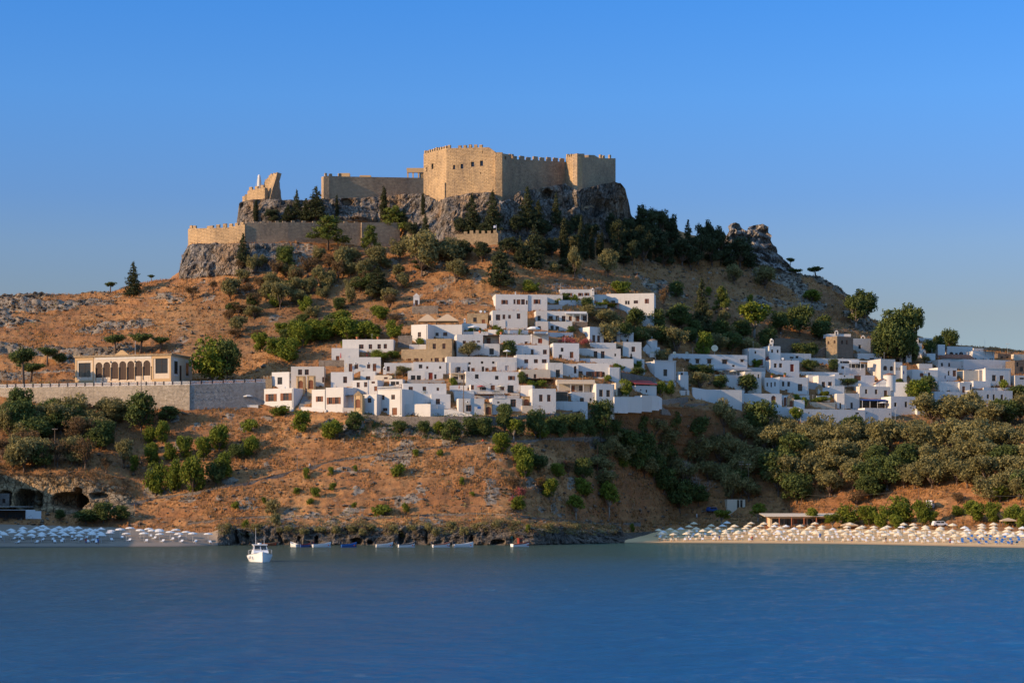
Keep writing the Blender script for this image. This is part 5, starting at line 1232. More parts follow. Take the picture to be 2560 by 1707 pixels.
balustrade('C', 1625, 725, 1770, 762, 'C12', 'white balustrade beside the sunlit wing', off=1.5)
balustrade('C', 790, 520, 960, 562, 'C2', 'small white balustrade of the cream balcony house')
balustrade('B', 1790, 690, 2050, 730, 'B2', 'white balustrade under the house of four windows', off=1.0)
def portal(view, u0, v0, u1, v1, door, label, ped=.3, mat='sandstone', yaw=0, hid=None, dy=0):
    x0, y0 = uv(view, u0, v0); x1, y1 = uv(view, u1, v1)
    hid = hid or label
    e_ = house(hid, view, (u0, v0 + (v1 - v0) * ped * .6, u1, v1), yaw, 1.6, mat if mat in MAT else 'sandstone', f'{door[0]},{door[1]},{door[2]},{door[3]}a', label, 'stone_portal', 'gateway', 'carved stone portals', dy)
    Y, f, zb, zt, e_, b_, D = HS[hid]
    m = MB(); w = f.L; k = w * .42
    f.block(m, -.12, w + .12, zt + .003, zt + .2, -.14, .6)
    if ped > .12:
        h = w * .42
        m.hexa([f.pt(a, z, o) for z, (a0, a1) in ((zt + .203, (0, w)), (zt + .2 + h, (w / 2 - .08, w / 2 + .08))) for o in (-.1, .5) for a in (a0, a1)])
    part('pediment', m, 'tan_stone', e_, b_)
    m = MB(); t = [(door[0] - u0) / (u1 - u0) * w, (door[0] + door[2] - u0) / (u1 - u0) * w]
    for a in (t[0] - .28, t[1] + .03): f.block(m, a, a + .25, zb, zt - .02, -.09, -.004)
    part('door_surround', m, 'tan_stone', e_, b_)
portal('A', 592, 820, 716, 1010, (622, 890, 68, 112), 'left one of two stone portals with an arched gateway and white balusters', .1, yaw=6, dy=-3)
portal('A', 752, 815, 862, 1015, (772, 880, 68, 132), 'stone portal with a tall brown arched door beside the wooden pole', .1, yaw=6, dy=-3)
portal('A', 1442, 1062, 1560, 1318, (1465, 1160, 68, 130), 'ochre pedimented portal with red-brown arched door in the front row', .3, yaw=22, dy=-5)
portal('C', 1245, 875, 1356, 1048, (1260, 920, 76, 118), 'stone portal at street level beside the blue sign', .1, yaw=-9)
portal('C', 1800, 766, 1922, 910, (1820, 808, 76, 98), 'stone portal with wide arched door above the stone ramp', .1, yaw=-9)
portal('F', 405, 982, 502, 1160, (437, 1065, 44, 90), 'pedimented portal beside the vine pergola on the base wall', .35, yaw=-14)
portal('F', 836, 862, 922, 972, (850, 915, 42, 55), 'small stone portal beside the two red-brown shutters', .2, yaw=-14)
for i, (u, v, w_, h_) in enumerate(((1932, 990, 60, 122), (2126, 1015, 44, 122))):
    x0, y0 = uv('E', u, v + h_); p = P(x0, y0, HS['E14'][0] - (0.35 if i == 0 else .3))
if True:                                                       # arched brown door next to the pedimented portal
    house('E14d', 'E', (2110, 1005, 2160, 1145), -15, 1.0, 'white_plaster', '2116,1015,38,128a', 'narrow white gate with arched brown door beside the pedimented portal', 'gate_house', 'gateway', None)
# grey stairs and ramps
def steps(name, pts, label, mat, n=9):
    """a flight between two pixel edges: pts = bottom-left, bottom-right, top-right, top-left"""
    q_ = [ground(*p) for p in pts[:2]]; yb = (q_[0].y + q_[1].y) / 2
    zb_, zt_ = P(0, pts[0][1], yb).z, None
    yt = yb + 6.5
    e_ = lbl(name, P(pts[0][0], pts[0][1], yb), label, 'stairs'); m = MB()
    for k in range(n):
        t0, t1 = k / n, (k + 1) / n
        ya, yb2 = yb + (yt - yb) * t0, yb + (yt - yb) * t1
        L0 = [pts[0][j] + (pts[3][j] - pts[0][j]) * t1 for j in (0, 1)]; R0 = [pts[1][j] + (pts[2][j] - pts[1][j]) * t1 for j in (0, 1)]
        z = P(0, L0[1], ya).z
        xl, xr = P(L0[0], 0, ya).x, P(R0[0], 0, ya).x
        m.box(xl, ya, z - 3, xr, yt + .01 * k, z)
    part('step', m, mat, e_, e_.location)
steps('staircase', [(745, 1018), (779, 1015), (779, 976), (762, 976)], 'grey staircase climbing between the front white houses', 'grey_paint')
steps('staircase', [(1130, 1032), (1148, 1032), (1130, 1005), (1122, 1005)], 'narrow grey alley stairs left of the wooden pole', 'grey_plaster')
steps('staircase', [(1690, 982), (1720, 978), (1705, 958), (1690, 958)], 'brown stone steps by the round green trees', 'rubble_stone', 5)
# loose walls
def wall2(pts, label, mat='white_plaster', th=.5, name='garden_wall', mer=None, grp='walls of the village'): return wallrun(name, pts, th, mat, label, 'wall', grp, .9 if 'rounded end' in label else 3, mer)
wall2([(752, None, 1017, 1027), (782, None, 1018, 1028), (815, None, 1024, 1031)], 'low white kerb wall at the foot of the grey staircase')
wall2([(856, None, 1019, 1032), (898, None, 1020, 1034), (918, None, 1030, 1036)], 'white stair wall sloping down from the ochre pedimented portal')
wall2([(1006, None, 1010, 1039), (1070, None, 1009, 1039)], 'sunlit white yard wall with motorcycles parked before it')
wall2([(1077, None, 1022, 1040), (1125, None, 1023, 1041), (1180, None, 1036, 1042)], 'low white wall along the lane to the narrow alley')
wall2([(656, None, 948, 972), (680, None, 946, 972)], 'short ochre wall with battlements beside the corner house', 'tan_stone', .6, 'battlement_wall', (.5, .45, 1.0))
wall2([(797, None, 900, 917), (860, None, 900, 917)], 'dark rubble terrace wall above the long white house', 'rubble_stone')
wall2([(995, None, 840, 870), (1030, None, 838, 870)], 'rubble wall left of the sunlit tower house', 'rubble_stone')
wall2([(1030, None, 765, 785), (1095, None, 764, 785)], 'grey stone terrace wall above the beige tents', 'rubble_stone')
wall2([(876, None, 1034, 1050), (945, None, 1038, 1058), (1000, None, 1041, 1070), (1110, None, 1041, 1074), (1215, None, 1040, 1066), (1295, None, 1041, 1062)], 'long rubble wall carrying the lane under the village', 'rubble_stone', .8, 'retaining_wall')
wall2([(1295, None, 1038, 1050), (1400, None, 1033, 1044), (1500, None, 1021, 1030)], 'thin dark kerb wall under the last front houses', 'rubble_stone')
wall2([(1555, None, 930, 952), (1600, None, 938, 955), (1640, None, 945, 958)], 'sloping rubble wall behind the red-roofed shed', 'rubble_stone')
wall2([(a_, min(ground(x_, b_).y for x_ in (a_ - 6, a_, a_ + 6)) - 1.8, t_, b_) for a_, t_, b_ in ((1536, 992, 1024), (1570, 992, 1023), (1604, 992, 1021), (1605, 988, 1021), (1630, 989, 1018), (1648, 991, 1015), (1655, 996, 1013))], 'long white courtyard wall with a rounded end at the gully')
wall2([(1655, None, 1000, 1012), (1720, None, 992, 1006)], 'stone terrace wall under the round green trees', 'rubble_stone')
wall2([(1732, None, 968, 990), (1768, None, 974, 1004), (1860, None, 976, 1010)], 'white wall end curving down at the gully', 'white_plaster')
wall2([(1700, None, 1010, 1015), (1770, None, 1008, 1013)], 'low stone kerb at the gully top', 'rubble_stone')
wall2([(1740, None, 846, 860), (1870, None, 846, 860)], 'dark stone terrace wall behind the long hooded house', 'rubble_stone')
wall2([(2030, None, 885, 896), (2066, None, 866, 893)], 'brown sloping wall rising to the stone tower', 'brown_stone')
# chapel, church
def drum(view, u0, v0, u1, v1, label, roofmat, Y, body=None, apex=None):
    x0, y0 = uv(view, u0, v0); x1, y1 = uv(view, u1, v1); c = P((x0 + x1) / 2, y1, Y); r = (P(x1, 0, Y).x - P(x0, 0, Y).x) / 2; h = P(0, y0, Y).z - c.z
    e_ = lbl('chapel', c, label, 'church')
    m = MB(); m.lathe([(r, -3), (r, h), (r * 1.04, h + .05), (r * 1.04, h + .2), (r, h + .22)], 20); m.build('drum', MAT['white_plaster'], e_)
    m = MB(); ah = P(0, uv(view, 0, apex)[1], Y).z - c.z if apex else h + 1; m.lathe([(r * 1.1, h + .221), (r * .98, h + .35), (r * .5, (h + ah) / 2 + .2), (.05, ah), (0, ah)], 20); m.build('roof', MAT[roofmat], e_)
    m = MB(); m.box(-.05, -.05, ah, .05, .05, ah + .7); m.box(-.22, -.04, ah + .42, .22, .04, ah + .5); m.build('cross', MAT['steel'], e_)
    if body:
        bx0, by0 = uv(view, body[0], body[1]); bx1, by1 = uv(view, body[2], body[3])
        X0, X1 = P(bx0, 0, Y).x - c.x, P(bx1, 0, Y).x - c.x; zt_, zb_ = P(0, by0, Y).z - c.z, P(0, by1, Y).z - c.z
        m = MB(); m.box(X0, -1.5, zb_ - 3, X1, 6, zt_); hw = (X1 - X0) * .24
        m.poly([(X0, -1.6, zt_ - .4), (X0 + 2 * hw, -1.6, zt_ - .4), (X0 + hw, -1.6, zt_ + 1.1)]); m.poly([(X0, -1.6, zt_ - .4), (X0 + hw, -1.6, zt_ + 1.1), (X0 + hw, 5.9, zt_ + 1.1), (X0, 5.9, zt_ - .4)]); m.poly([(X0 + 2 * hw, -1.6, zt_ - .4), (X0 + 2 * hw, 5.9, zt_ - .4), (X0 + hw, 5.9, zt_ + 1.1), (X0 + hw, -1.6, zt_ + 1.1)])
        m.build('nave', MAT['white_plaster'], e_)
        m = MB()
        for s, t in ((-1, 0), (1, 0)): m.hexa([(X0 + hw + s * xx, yy, zz_ + .04 + th) for th in (0, .12) for yy in (-1.75, 5.95) for xx, zz_ in ((.02, zt_ + 1.1), (hw * 1.12, zt_ - .58))])
        m.build('nave_roof', MAT[roofmat], e_)
drum('F', 1812, 702, 1992, 795, 'white church with a round drum and tiled dome in the lower town', 'roof_tile', ground(*uv('F', 1920, 955)).y - 1, (1692, 800, 2150, 960), 660)
drum('D', 1205, 668, 1320, 718, 'small weathered chapel with low drum behind the tower house', 'brown_stone', ground(*uv('D', 1270, 800)).y, (1160, 735, 1345, 800), 638)
def belfry(px, base, top, Y, label):
    c = P(px, base, Y); h = (base - top) * Y / F; e_ = lbl('bell_cote', c, label, 'bell cote', 'small white bell-cotes')
    m = MB(); w = h * .42
    for s in (-1, 1): m.box(s * w - .14, -.2, -.4, s * w + .14, .2, h * .62)
    m.build('pier', MAT['white_plaster'], e_)
    m = MB(); m.hexa([(x, y, z) for z, ww in ((h * .625, w + .16), (h, .12)) for y in (-.22, .22) for x in (-ww, ww)]); m.build('gable', MAT['white_plaster'], e_)
    m = MB(); m.lathe([(.13, 0), (.1, .12), (.04, .2), (0, .22)], 8, (0, 0, h * .3)); m.build('bell', MAT['dark_grey'], e_)
belfry(2091, 834, 826, HS['F4'][0] + 1, 'white bell-cote on the stone tower')
belfry(2157.5, 848, 838, HS['F5'][0] + .6, 'white bell-cote on the house right of the stone tower')
belfry(1927, 866, 857, HS['E10'][0] + .5, 'white bell-cote on the white tower house')
house('F4c', 'F', (985, 86, 1335, 126), -6, 5, 'white_plaster', '', 'white roof cap room on top of the stone tower', 'house', 'house', 'white village houses', Y=HS['F4'][0] + 1.5, under=.3)
def chimney(px, base, top, Y, label):
    c = P(px, base, Y); h = (base - top) * Y / F; e_ = lbl('chimney', c, label, 'chimney', 'roof chimneys')
    m = MB(); w = h * .22; m.box(-w, -w, -.5, w, w, h * .8); m.lathe([(w * .9, h * .801), (w * .6, h * .95), (.02, h)], 8); m.build('stack', MAT['white_plaster'], e_)
    m = MB(); m.box(-w * .5, -w - .02, h * .5, w * .5, -w - .004, h * .72); m.build('vent', MAT['dark_grey'], e_)
chimney(961.5, 932, 916, HS['A14'][0] + 2, 'round-topped white chimney in front of the terrace house')
chimney(1162, 809, 796, HS['B6'][0] + 1, 'white chimney on the low roof beside the roof tents')
chimney(1288.5, 736, 729, HS['B1'][0] + 2, 'white chimney on the big top house')
chimney(1482, 735, 720, HS['D1'][0] + .5, 'square white chimney at the end of the topmost house')
chimney(1929, 865, 846, HS['E10'][0] + 1.2, 'finial-like chimney catching sun on the tower house')
chimney(2292, 858, 842, HS['G1b'][0] + 2, 'ochre chimney among the far roofs')
def dish(px, py, r, Y, label, mat='cloth_cream'):
    c = P(px, py + r + 4, Y); R_ = r * Y / F; e_ = lbl('satellite_dish', c, label, 'satellite dish', 'dishes on the roofs')
    h = (r + 4) * Y / F
    m = MB(); m.lathe([(0, .0), (R_ * .5, .06 * R_), (R_, .26 * R_), (R_ * .97, .3 * R_), (R_ * .5, .1 * R_), (0, .04 * R_)], 16)
    rot = Matrix.Rotation(R(74), 4, 'X'); m.v = [tuple(rot @ Vector(v) + Vector((0, 0, h))) for v in m.v]; m.build('reflector', MAT[mat], e_, True)
    m = MB(); m.tube((0, .1, -.3), (0, .1, h), .05, .04, 6); m.build('mast', MAT['steel'], e_)
    m = MB(); m.tube((0, 0, h), (0, -R_ * .8, h + R_ * .1), .03, .03, 5); m.build('feed_arm', MAT['dark_grey'], e_)
dish(1786.5, 871, 8.5, HS['E3'][0] + 3, 'big round dish standing on the long hooded house')
dish(1686, 883, 4.2, HS['E1'][0] + 2, 'small dish at the roof edge beside the telegraph pole')
dish(1717, 883, 4.2, HS['E3'][0] + 2, 'small dish at the start of the long hooded house')
dish(2149.5, 962, 4, HS['F13'][0] + 1, 'cream dish on the house before the church')
dish(1202, 779, 3.4, HS['B4'][0] + 1, 'white dish on the small stone cube house', 'white_paint')
dish(1212, 780, 2.6, HS['B4'][0] + 1.5, 'lesser dish at the corner of the small stone cube house', 'white_paint')
dish(977, 943, 4, HS['A13'][0] - .8, 'cream dish before the pinkish house top')
dish(1957, 897, 3, HS['F13a'][0] + 1, 'white dish on the house with the red glazed door', 'white_paint')
# parasols, tents, awnings among the houses
def parasol(px, base, top, w, Y, label, mat='cloth_white', cl=False, grp='parasols in the village', dome=False):
    c = P(px, base, Y); h = (base - top) * Y / F; r = w * Y / F / 2; e_ = lbl('parasol', c, label, 'parasol', grp)
    m = MB()
    if cl: m.lathe([(.1, h * .25), (.2, h * .32), (.12, h * .8), (.02, h)], 8)
    elif dome: m.lathe([(r, h * .62), (r * .85, h * .8), (r * .5, h * .95), (.02, h)], 10)
    else: m.lathe([(r, h * .70), (r, h * .76), (r * .5, h * .89), (.03, h)], 8)
    m.build('canopy', MAT[mat], e_)
    m = MB(); m.tube((0, 0, -.4), (0, 0, h), .035, .03, 6); m.build('pole', MAT['white_paint'], e_)
parasol(1184.5, 833, 813, 30, HS['B9'][0] + 1.5, 'white parasol on the terrace above the dark olive', 'cloth_white')
parasol(1334, 835, 816, 34, HS['B11'][0] + 2, 'domed white parasol on the terrace beside the awning house', 'cloth_white', dome=True)
parasol(1267, 890, 874, 19, HS['B15'][0] + 3, 'small white parasol in the yard with the dark tree', 'cloth_white')
parasol(1203, 975, 963, 22, HS['C1b'][0] - 1.5, 'pink parasol on the long balustrade terrace', 'cloth_red')
parasol(1252, 975, 963, 22, HS['C1b'][0] - 1.5, 'cream parasol at the end of the long balustrade terrace', 'cloth_cream')
parasol(1799, 940, 924.5, 20, HS['E4'][0] - 3, 'yellow parasol under the grey awning nearer the olive', 'cloth_cream')
parasol(1833, 940, 924.5, 19, HS['E4'][0] - 3, 'yellow parasol under the grey awning nearer the vine', 'cloth_cream')
parasol(1706, 940, 924, 16, HS['E4'][0] - 3, 'orange parasol beside the round green trees', 'terracotta')
parasol(852, 900, 881, 5, HS['A17'][0] - 1, 'closed red parasol beside the small white house', 'cloth_red', True)
parasol(917, 893, 883, 5, HS['A18'][0] - 3, 'closed red parasol before the long four-window house', 'cloth_red', True)
parasol(866, 920, 907, 4, HS['A16'][0] - 1, 'closed pink parasol on the terrace by the brown doors', 'cloth_cream', True)
parasol(619, 1011, 984, 32, ground(619, 1013).y, 'large white parasol on the cafe terrace beside the corner house')
parasol(1148, 974, 962, 4, HS['C14'][0] + .5, 'closed orange parasol at the tall wooden pole', 'terracotta', True)
parasol(2205, 1019, 1003, 28, HS['F18b'][0] - 1.0, 'white parasol under the blue canopy')
def tent(px0, px1, base, eave, top, Y, label, mat='cloth_beige', grp='beige roof tents'):
    c = P((px0 + px1) / 2, base, Y); hw = (px1 - px0) / 2 * Y / F; ze = (base - eave) * Y / F; zt_ = (base - top) * Y / F
    e_ = lbl('tent', c, label, 'tent', grp); m = MB()
    q_ = [(-hw, -hw * .8), (hw, -hw * .8), (hw, hw * .8), (-hw, hw * .8)]
    for k in range(4):
        a, b = q_[k], q_[(k + 1) % 4]; t = .1
        m.poly([(*a, ze), (*b, ze), (b[0] * t, b[1] * t, zt_), (a[0] * t, a[1] * t, zt_)]); m.poly([(*a, ze - .25), (*b, ze - .25), (*b, ze), (*a, ze)])
    m.poly([(x * .1, y * .1, zt_) for x, y in q_]); m.build('canopy', MAT[mat], e_)
    for x, y in q_: m = MB(); m.tube((x * .97, y * .97, -.4), (x * .97, y * .97, ze - .02), .06, .06, 6); m.build('post', MAT['pole_wood'], e_)
tent(1046, 1092, 812, 803, 786, HS['B5b'][0] + 4, 'beige roof tent farther from the top house')
tent(1090, 1146, 812, 803, 785.5, HS['B5b'][0] + 3.5, 'beige roof tent with the brown post nearer the white chimney')
tent(2103, 2143, 1322, 1312, 1305, ground(2122, 1322).y, 'beige beach tent behind the parasol rows', grp='tents at the beach')
tent(2502, 2538, 1316, 1300, 1294, ground(2520, 1316).y, 'straw gazebo behind the last parasols', grp='tents at the beach')
def awning(view, u0, v0, u1, v1, hid, dep, label, mat, off=.05, drop_=.35, posts=4, post_py=None, th=.12):
    Y, f, *_ = HS[hid]; x0, y0 = uv(view, u0, v0); x1, y1 = uv(view, u1, v1)
    def onf(px):
        k = (px - CX) / F; return (k * f.A.y - f.A.x) / (f.u.x - k * f.u.y)
    a, b = onf(x0), onf(x1); zt_, zl = P(0, y0, Y).z, P(0, y1, Y).z
    base = f.pt(a, zl); e_ = lbl('awning', base, label, 'awning', 'awnings and pergolas of the village'); m = MB()
    m.hexa([f.pt(s, z + dz, o) for dz in (0, th) for o, z in ((-dep, zl), (-off, zt_ - th)) for s in (a, b)]); part('canopy', m, mat, e_, base)
    zp = P(0, uv(view, 0, post_py)[1], Y).z if post_py else zl - 2.4
    for k in range(posts):
        s = a + (b - a) * (k + .02) / (posts - 1 + .04) if posts > 1 else (a + b) / 2; p0 = f.pt(s, zp - .3, -dep + .15); m = MB(); m.tube(p0, (p0.x, p0.y, zl), .06, .06, 6); part('post', m, 'white_paint' if mat != 'dark_wood' else 'brown_wood', e_, base)
awning('D', 225, 1108, 640, 1138, 'D21', 2.5, 'wide beige roof canopy over the cream terrace', 'cloth_beige', posts=4, post_py=1215)
awning('E', 1030, 588, 1605, 632, 'E4', 3, 'long grey taverna awning under the hooded windows', 'grey_paint', posts=6, post_py=700)
awning('F', 1455, 1045, 1905, 1075, 'F18b', 2.6, 'dark blue restaurant canopy in the lower town', 'cloth_blue', posts=5, post_py=1180)
awning('D', 312, 358, 552, 372, 'D5', 2.2, 'thin white-posted porch roof over the brown doors', 'white_paint', posts=4, post_py=450)
awning('C', 740, 425, 965, 445, 'C2', 1.2, 'flat beige roof of the balcony house', 'cloth_beige', posts=3, post_py=560)
awning('B', 2170, 790, 2420, 806, 'B12', 2.0, 'brown wooden awning over the red door', 'dark_wood', posts=3, post_py=950)
awning('C', 1098, 738, 1500, 752, 'C1b', 2.6, 'brown wooden canopy below the longest balustrade', 'dark_wood', off=1.3, posts=3, post_py=870)
awning('F', 1300, 480, 1580, 500, 'F10', 2.2, 'white-posted pergola roof on the terrace house', 'white_paint', posts=3, post_py=612)
awning('D', 738, 585, 990, 600, 'D9', 2.2, 'dark wooden pergola behind the sunlit flank', 'dark_wood', posts=4, post_py=680)
awning('G', 1550, 568, 1870, 585, 'G5', 2.0, 'dark roof pergola on the far hill', 'dark_wood', off=-1, posts=4, post_py=640)
awning('C', 1770, 505, 2250, 520, 'C13', 2.4, 'low vine pergola under the cream stone loggia', 'dark_wood', posts=4, post_py=640)
awning('D', 560, 250, 905, 262, 'D4', 3.0, 'vine-covered pergola before the long upper house', 'dark_wood', posts=4, post_py=345)
awning('A', 1285, 1100, 1440, 1118, 'A8', 1.6, 'brown wooden balcony roof beside the pedimented portal', 'dark_wood', posts=3, post_py=1195)
def loggia(view, u0, v0, u1, v1, hid, label):
    Y = HS[hid][0]; x0, y0 = uv(view, u0, v0); x1, y1 = uv(view, u1, v1); c = P(x0, y1, Y); W = P(x1, y1, Y).x - c.x; H = (y1 - y0) * Y / F
    e_ = lbl('loggia', c, label, 'loggia'); m = MB(); m.box(0, 2.2, 0, W, 2.4, H); m.build('back_wall', MAT['cream_plaster'], e_)
    for x in (0, W - .2): m = MB(); m.box(x, .02, 0, x + .2, 2.2, H - .25); m.build('side_panel', MAT['brown_wood'], e_)
    m = MB(); m.box(-.1, -.2, H - .245, W + .1, 2.5, H); m.build('roof', MAT['dark_wood'], e_)
    m = MB(); m.box(W * .2, 2.1, .02, W * .45, 2.19, H * .75); m.build('door', MAT['brown_wood'], e_)
    m = MB(); m.box(.2, .05, .9, W - .2, .1, .97); m.build('rail', MAT['dark_grey'], e_)
loggia('B', 1457, 812, 1697, 936, 'B10', 'brown framed loggia on the white single-window house')
m = MB(); Y, f, zb, zt, e_, b_, D = HS['D26']
m.hexa([f.pt(a, z, o) for z0_, z1_ in ((0, .12), ) for z, o_ in ((0, 0), (.12, 0)) for o in (-.4, D) for a in (-.3, f.L + .3)])
m.v = [(v[0], v[1], zt + .35 + (0 if k % 4 < 2 else 1.6) + (.12 if k >= 4 else 0)) for k, v in enumerate(m.v)]
part('roof', m, 'red_roof', e_, b_)
Y, f, zb, zt, e_, b_, D = HS['G4']; m = MB(); m.hexa([f.pt(a, zt + z + dz, o) for dz in (0, .15) for z, o in ((.05, -.4), (1.7, D * .6)) for a in (-.4, f.L + .4)]); part('roof', m, 'roof_tile', e_, b_)
def sign(view, u0, v0, u1, v1, hid, label, mat):
    Y, f, *_ = HS[hid]; x0, y0 = uv(view, u0, v0); x1, y1 = uv(view, u1, v1); c = P(x0, y1, Y - 1.6); W, H = (x1 - x0) * Y / F, (y1 - y0) * Y / F
    e_ = lbl('wall_sign', c, label, 'sign'); m = MB(); m.box(0, .02, 0, W, .08, H); m.build('board', MAT[mat], e_)
    for x in (.1, W - .1): m = MB(); m.tube((x, .08, H / 2), (x, 2.0, H / 2), .02, .02, 5); m.build('bracket', MAT['dark_grey'], e_)
sign('C', 1138, 918, 1190, 953, 'C7', 'small blue sign beside the big brown window', 'blue_paint')
# poles, wires, lamps
def pole(px, base, top, label, arms=0, mat='pole_wood', lean=0, lamp=False, r=.11, y=None, grp='telegraph poles'):
    g_ = ground(px, base) if y is None else P(px, base, y); h = (base - top) * g_.y / F
    e_ = lbl('street_lamp' if lamp else 'telegraph_pole', g_, label, 'lamp' if lamp else 'pole', 'street lamps' if lamp else grp)
    t = Vector((lean * h, 0, h)); m = MB(); m.tube((0, 0, -.8), t, r, r * .7, 7); m.build('pole', MAT[mat], e_)
    for k in range(arms):
        z = .97 - .07 * k; m = MB(); c = t * z; m.box(c.x - .75, -.16, c.z - .05, c.x + .75, -.1, c.z + .05); m.build('crossarm', MAT[mat], e_)
        for s in (-.65, -.3, .3, .65): m = MB(); m.lathe([(.04, .05), (.06, .12), (.03, .2)], 6, (c.x + s, -.13, c.z)); m.build('insulator', MAT['white_paint'], e_)
    if lamp:
        m = MB(); m.tube(t, t + Vector((.6, -.2, .1)), .04, .03, 5); m.build('arm', MAT[mat], e_)
        m = MB(); m.box(t.x + .45, -.3, h + .02, t.x + .85, -.1, h + .12); m.build('lamp_head', MAT['grey_paint'], e_)
    return g_ + t
pole(353, 1072, 903, 'tall dark pole rising before the school arcade', 0, 'dark_grey', r=.13)
pole(338, 892, 851, 'slim white mast behind the school roof', 0, 'white_paint', r=.06)
pole(137, 1170, 1070, 'wooden pole above the quarry caves', 1)
pole(303, 1192, 1130, 'thin pole at the end of the quarry', 0, r=.07)
pole(470, 1238, 1196, 'lamp post at the start of the main path', lamp=True, mat='grey_paint', r=.06)
pole(743, 1178, 1137, 'lamp post halfway along the main path', lamp=True, mat='grey_paint', r=.06)
pole(968, 1136, 1082, 'dark pole of the pair where the main path bends', r=.09)
pole(971, 1136, 1086, 'pale pole of the pair where the main path bends', 0, 'pale_bark', r=.09)
pole(811, 972, 904, 'dark wooden pole in front of the double-window cube house', r=.12, y=HS['A7'][0] + 3)
t1 = pole(1159, 1034, 924, 'tall wooden pole at the narrow alley', 1, r=.15, y=HS['C7'][0] - 1)
t2 = pole(1350, 1102, 1013, 'tall pole with crossarm among the roadside bushes', 2, r=.13)
pole(1494, 1194, 1112, 'rusty bare pole on the gully slope', r=.13, mat='brown_wood')
pole(1591, 1174, 1137, 'leaning white post at the gully edge', 0, 'pale_bark', -.12)
pole(1853, 1246, 1152, 'taller wooden pole behind the small white hut', 2)
pole(1871, 1246, 1158, 'companion wooden pole behind the small white hut', 1)
p3_ = pole(1996, 1275, 1236, 'leaning pole behind the beach taverna', 0, lean=.28, r=.09)
p4_ = pole(2297, 1254, 1219, 'short wooden pole above the parked van', r=.1)
pole(1694, 886, 840, 'wooden pole beside the roof dish', 1, y=HS['E3'][0] + 1)
pole(2238, 1055, 1024, 'branched street lamp before the pinkish base wall', lamp=True, mat='steel', r=.06, y=HS['F15c'][0] - 3)
pole(1401, 742, 709, 'lamp post at the roof edge of the topmost house', lamp=True, mat='steel', r=.05, y=HS['D1'][0] - .5)
p5_ = pole(1033, 692, 643, 'slim pole on the slope under the keep', r=.08)
p6_ = pole(1123, 734, 686, 'slim pole above the stone cube house', r=.08)
pole(2403, 880, 858, 'thin aerial on the far roofs', 0, 'steel', r=.04, y=HS['G5'][0] + 3, grp='roof aerials')
pole(2462, 872, 848, 'tallest aerial on the far roofs', 0, 'steel', r=.04, y=HS['G5'][0] + 3, grp='roof aerials')
pole(2519, 880, 859, 'aerial on the far roofs nearest the frame edge', 1, 'steel', r=.04, y=HS['G6'][0] + 3, grp='roof aerials')
def cable(a, b, label, sag=.8, r=.03):
    a, b = Vector(a), Vector(b); m = MB(); n = 12; pr = None; o = a.copy()
    for k in range(n + 1):
        t = k / n; p = a.lerp(b, t) - Vector((0, 0, sag * 4 * t * (1 - t))) - o
        if pr is not None: m.tube(pr, p, r, r, 4, cap=False)
        pr = p
    ob = m.build('cable', MAT['dark_grey']); ob.location = o; tag(ob, label, 'cable', 'overhead cables')
for k, nm in enumerate(('upper', 'middle', 'lowest')): cable(t1 - Vector((0, 0, .1 + .5 * k)), t2 - Vector((0, 0, .2 + .4 * k)), f'{nm} cable from the tall alley pole down to the roadside pole', 1.0 + .2 * k)
cable(p3_, p4_, 'pale cable from the leaning pole to the pole above the van', 1.2, .035)
cable(p4_, P(2620, 1236, 560), 'pale cable from the pole above the van to the frame edge', 1.2, .035)
cable(p5_, p6_, 'cable between the two slim poles under the keep', .6)
cable(p6_, P(1240, 745, HS['B1'][0]), 'cable from the slim pole to the big top house', .6)
# potted and climbing plants
many('''
D1753,940,910,78/1800,973,937,44/1868,984,934,66/2025,928,898,52/2083,928,896,32/2318,980,938,62/2324,896,848,44/2118,966,944,62/1305,960,928,26/1260,1037,1008,44/1592,943,918,50/1273,892,850,44/2545,1000,962,64/1060,1005,970,40/1468,772,742,40/2287,908,858,26;
O1750,976,928,64/1172,892,852,74/1008,942,914,48/2316,908,888,26/1655,905,870,50;
G1650,986,950,32/1673,986,950,34/1564,992,944,42/2298,1014,948,80/862,872,850,26/950,898,874,62/985,896,876,40/1120,840,818,30;
S1355,965,950,40/1330,966,950,36/1150,838,824,16/1180,838,828,14/1210,838,826,16/1250,840,822,24/1300,838,822,14/1395,758,744,28/1425,758,742,30/1440,762,736,22/1545,925,908,40/1520,952,936,24/1905,1000,984,28/2006,1016,992,34/1992,1010,985,22/2060,988,980,30/2220,1000,988,30/1240,985,975,20/1110,805,798,18;
R1420,868,838,56/1462,866,842,34/1905,888,866,26/1915,912,888,26/1846,972,952,34;
''')
many('S2050,1006,990,70/2365,1010,990,16/2386,1012,988,16/1500,765,754,50/1530,768,756,30')
# cypress-like bright conifer in the village, small potted trees
many('Y1578,915,880,10/1410,848,834,6')
for px, base, hid, lab in ((1200, 830, 'B9', 'terracotta pot with a plant beside the terrace parasol'), (1253, 834, 'B9', 'terracotta pot at the middle of the upper terrace'), (1930, 942, 'E15', 'row of terracotta pots on the sunlit slit-window house'), (1962, 941, 'F16b', 'large orange pot on the pinkish-white roof'), (893, 846, 'A18', 'terracotta pot at the dark-tree terrace, nearer the palm'), (945, 846, 'A18', 'terracotta pot at the dark-tree terrace, nearer the sunlit tower')):
    c = P(px, base, HS[hid][0] + 1); e_ = lbl('flower_pot', c, lab, 'pot', 'pots on the terraces')
    m = MB(); m.lathe([(.0, -.3), (.3, -.3), (.45, .45), (.5, .5), (.42, .5), (.4, .42), (0, .42)], 10); m.build('pot', MAT['terracotta'], e_)
    me = PROTO['S'][0][2]; o = link('plant', me, e_); o.scale = (.3, .3, .45); o.location = (0, 0, .35)
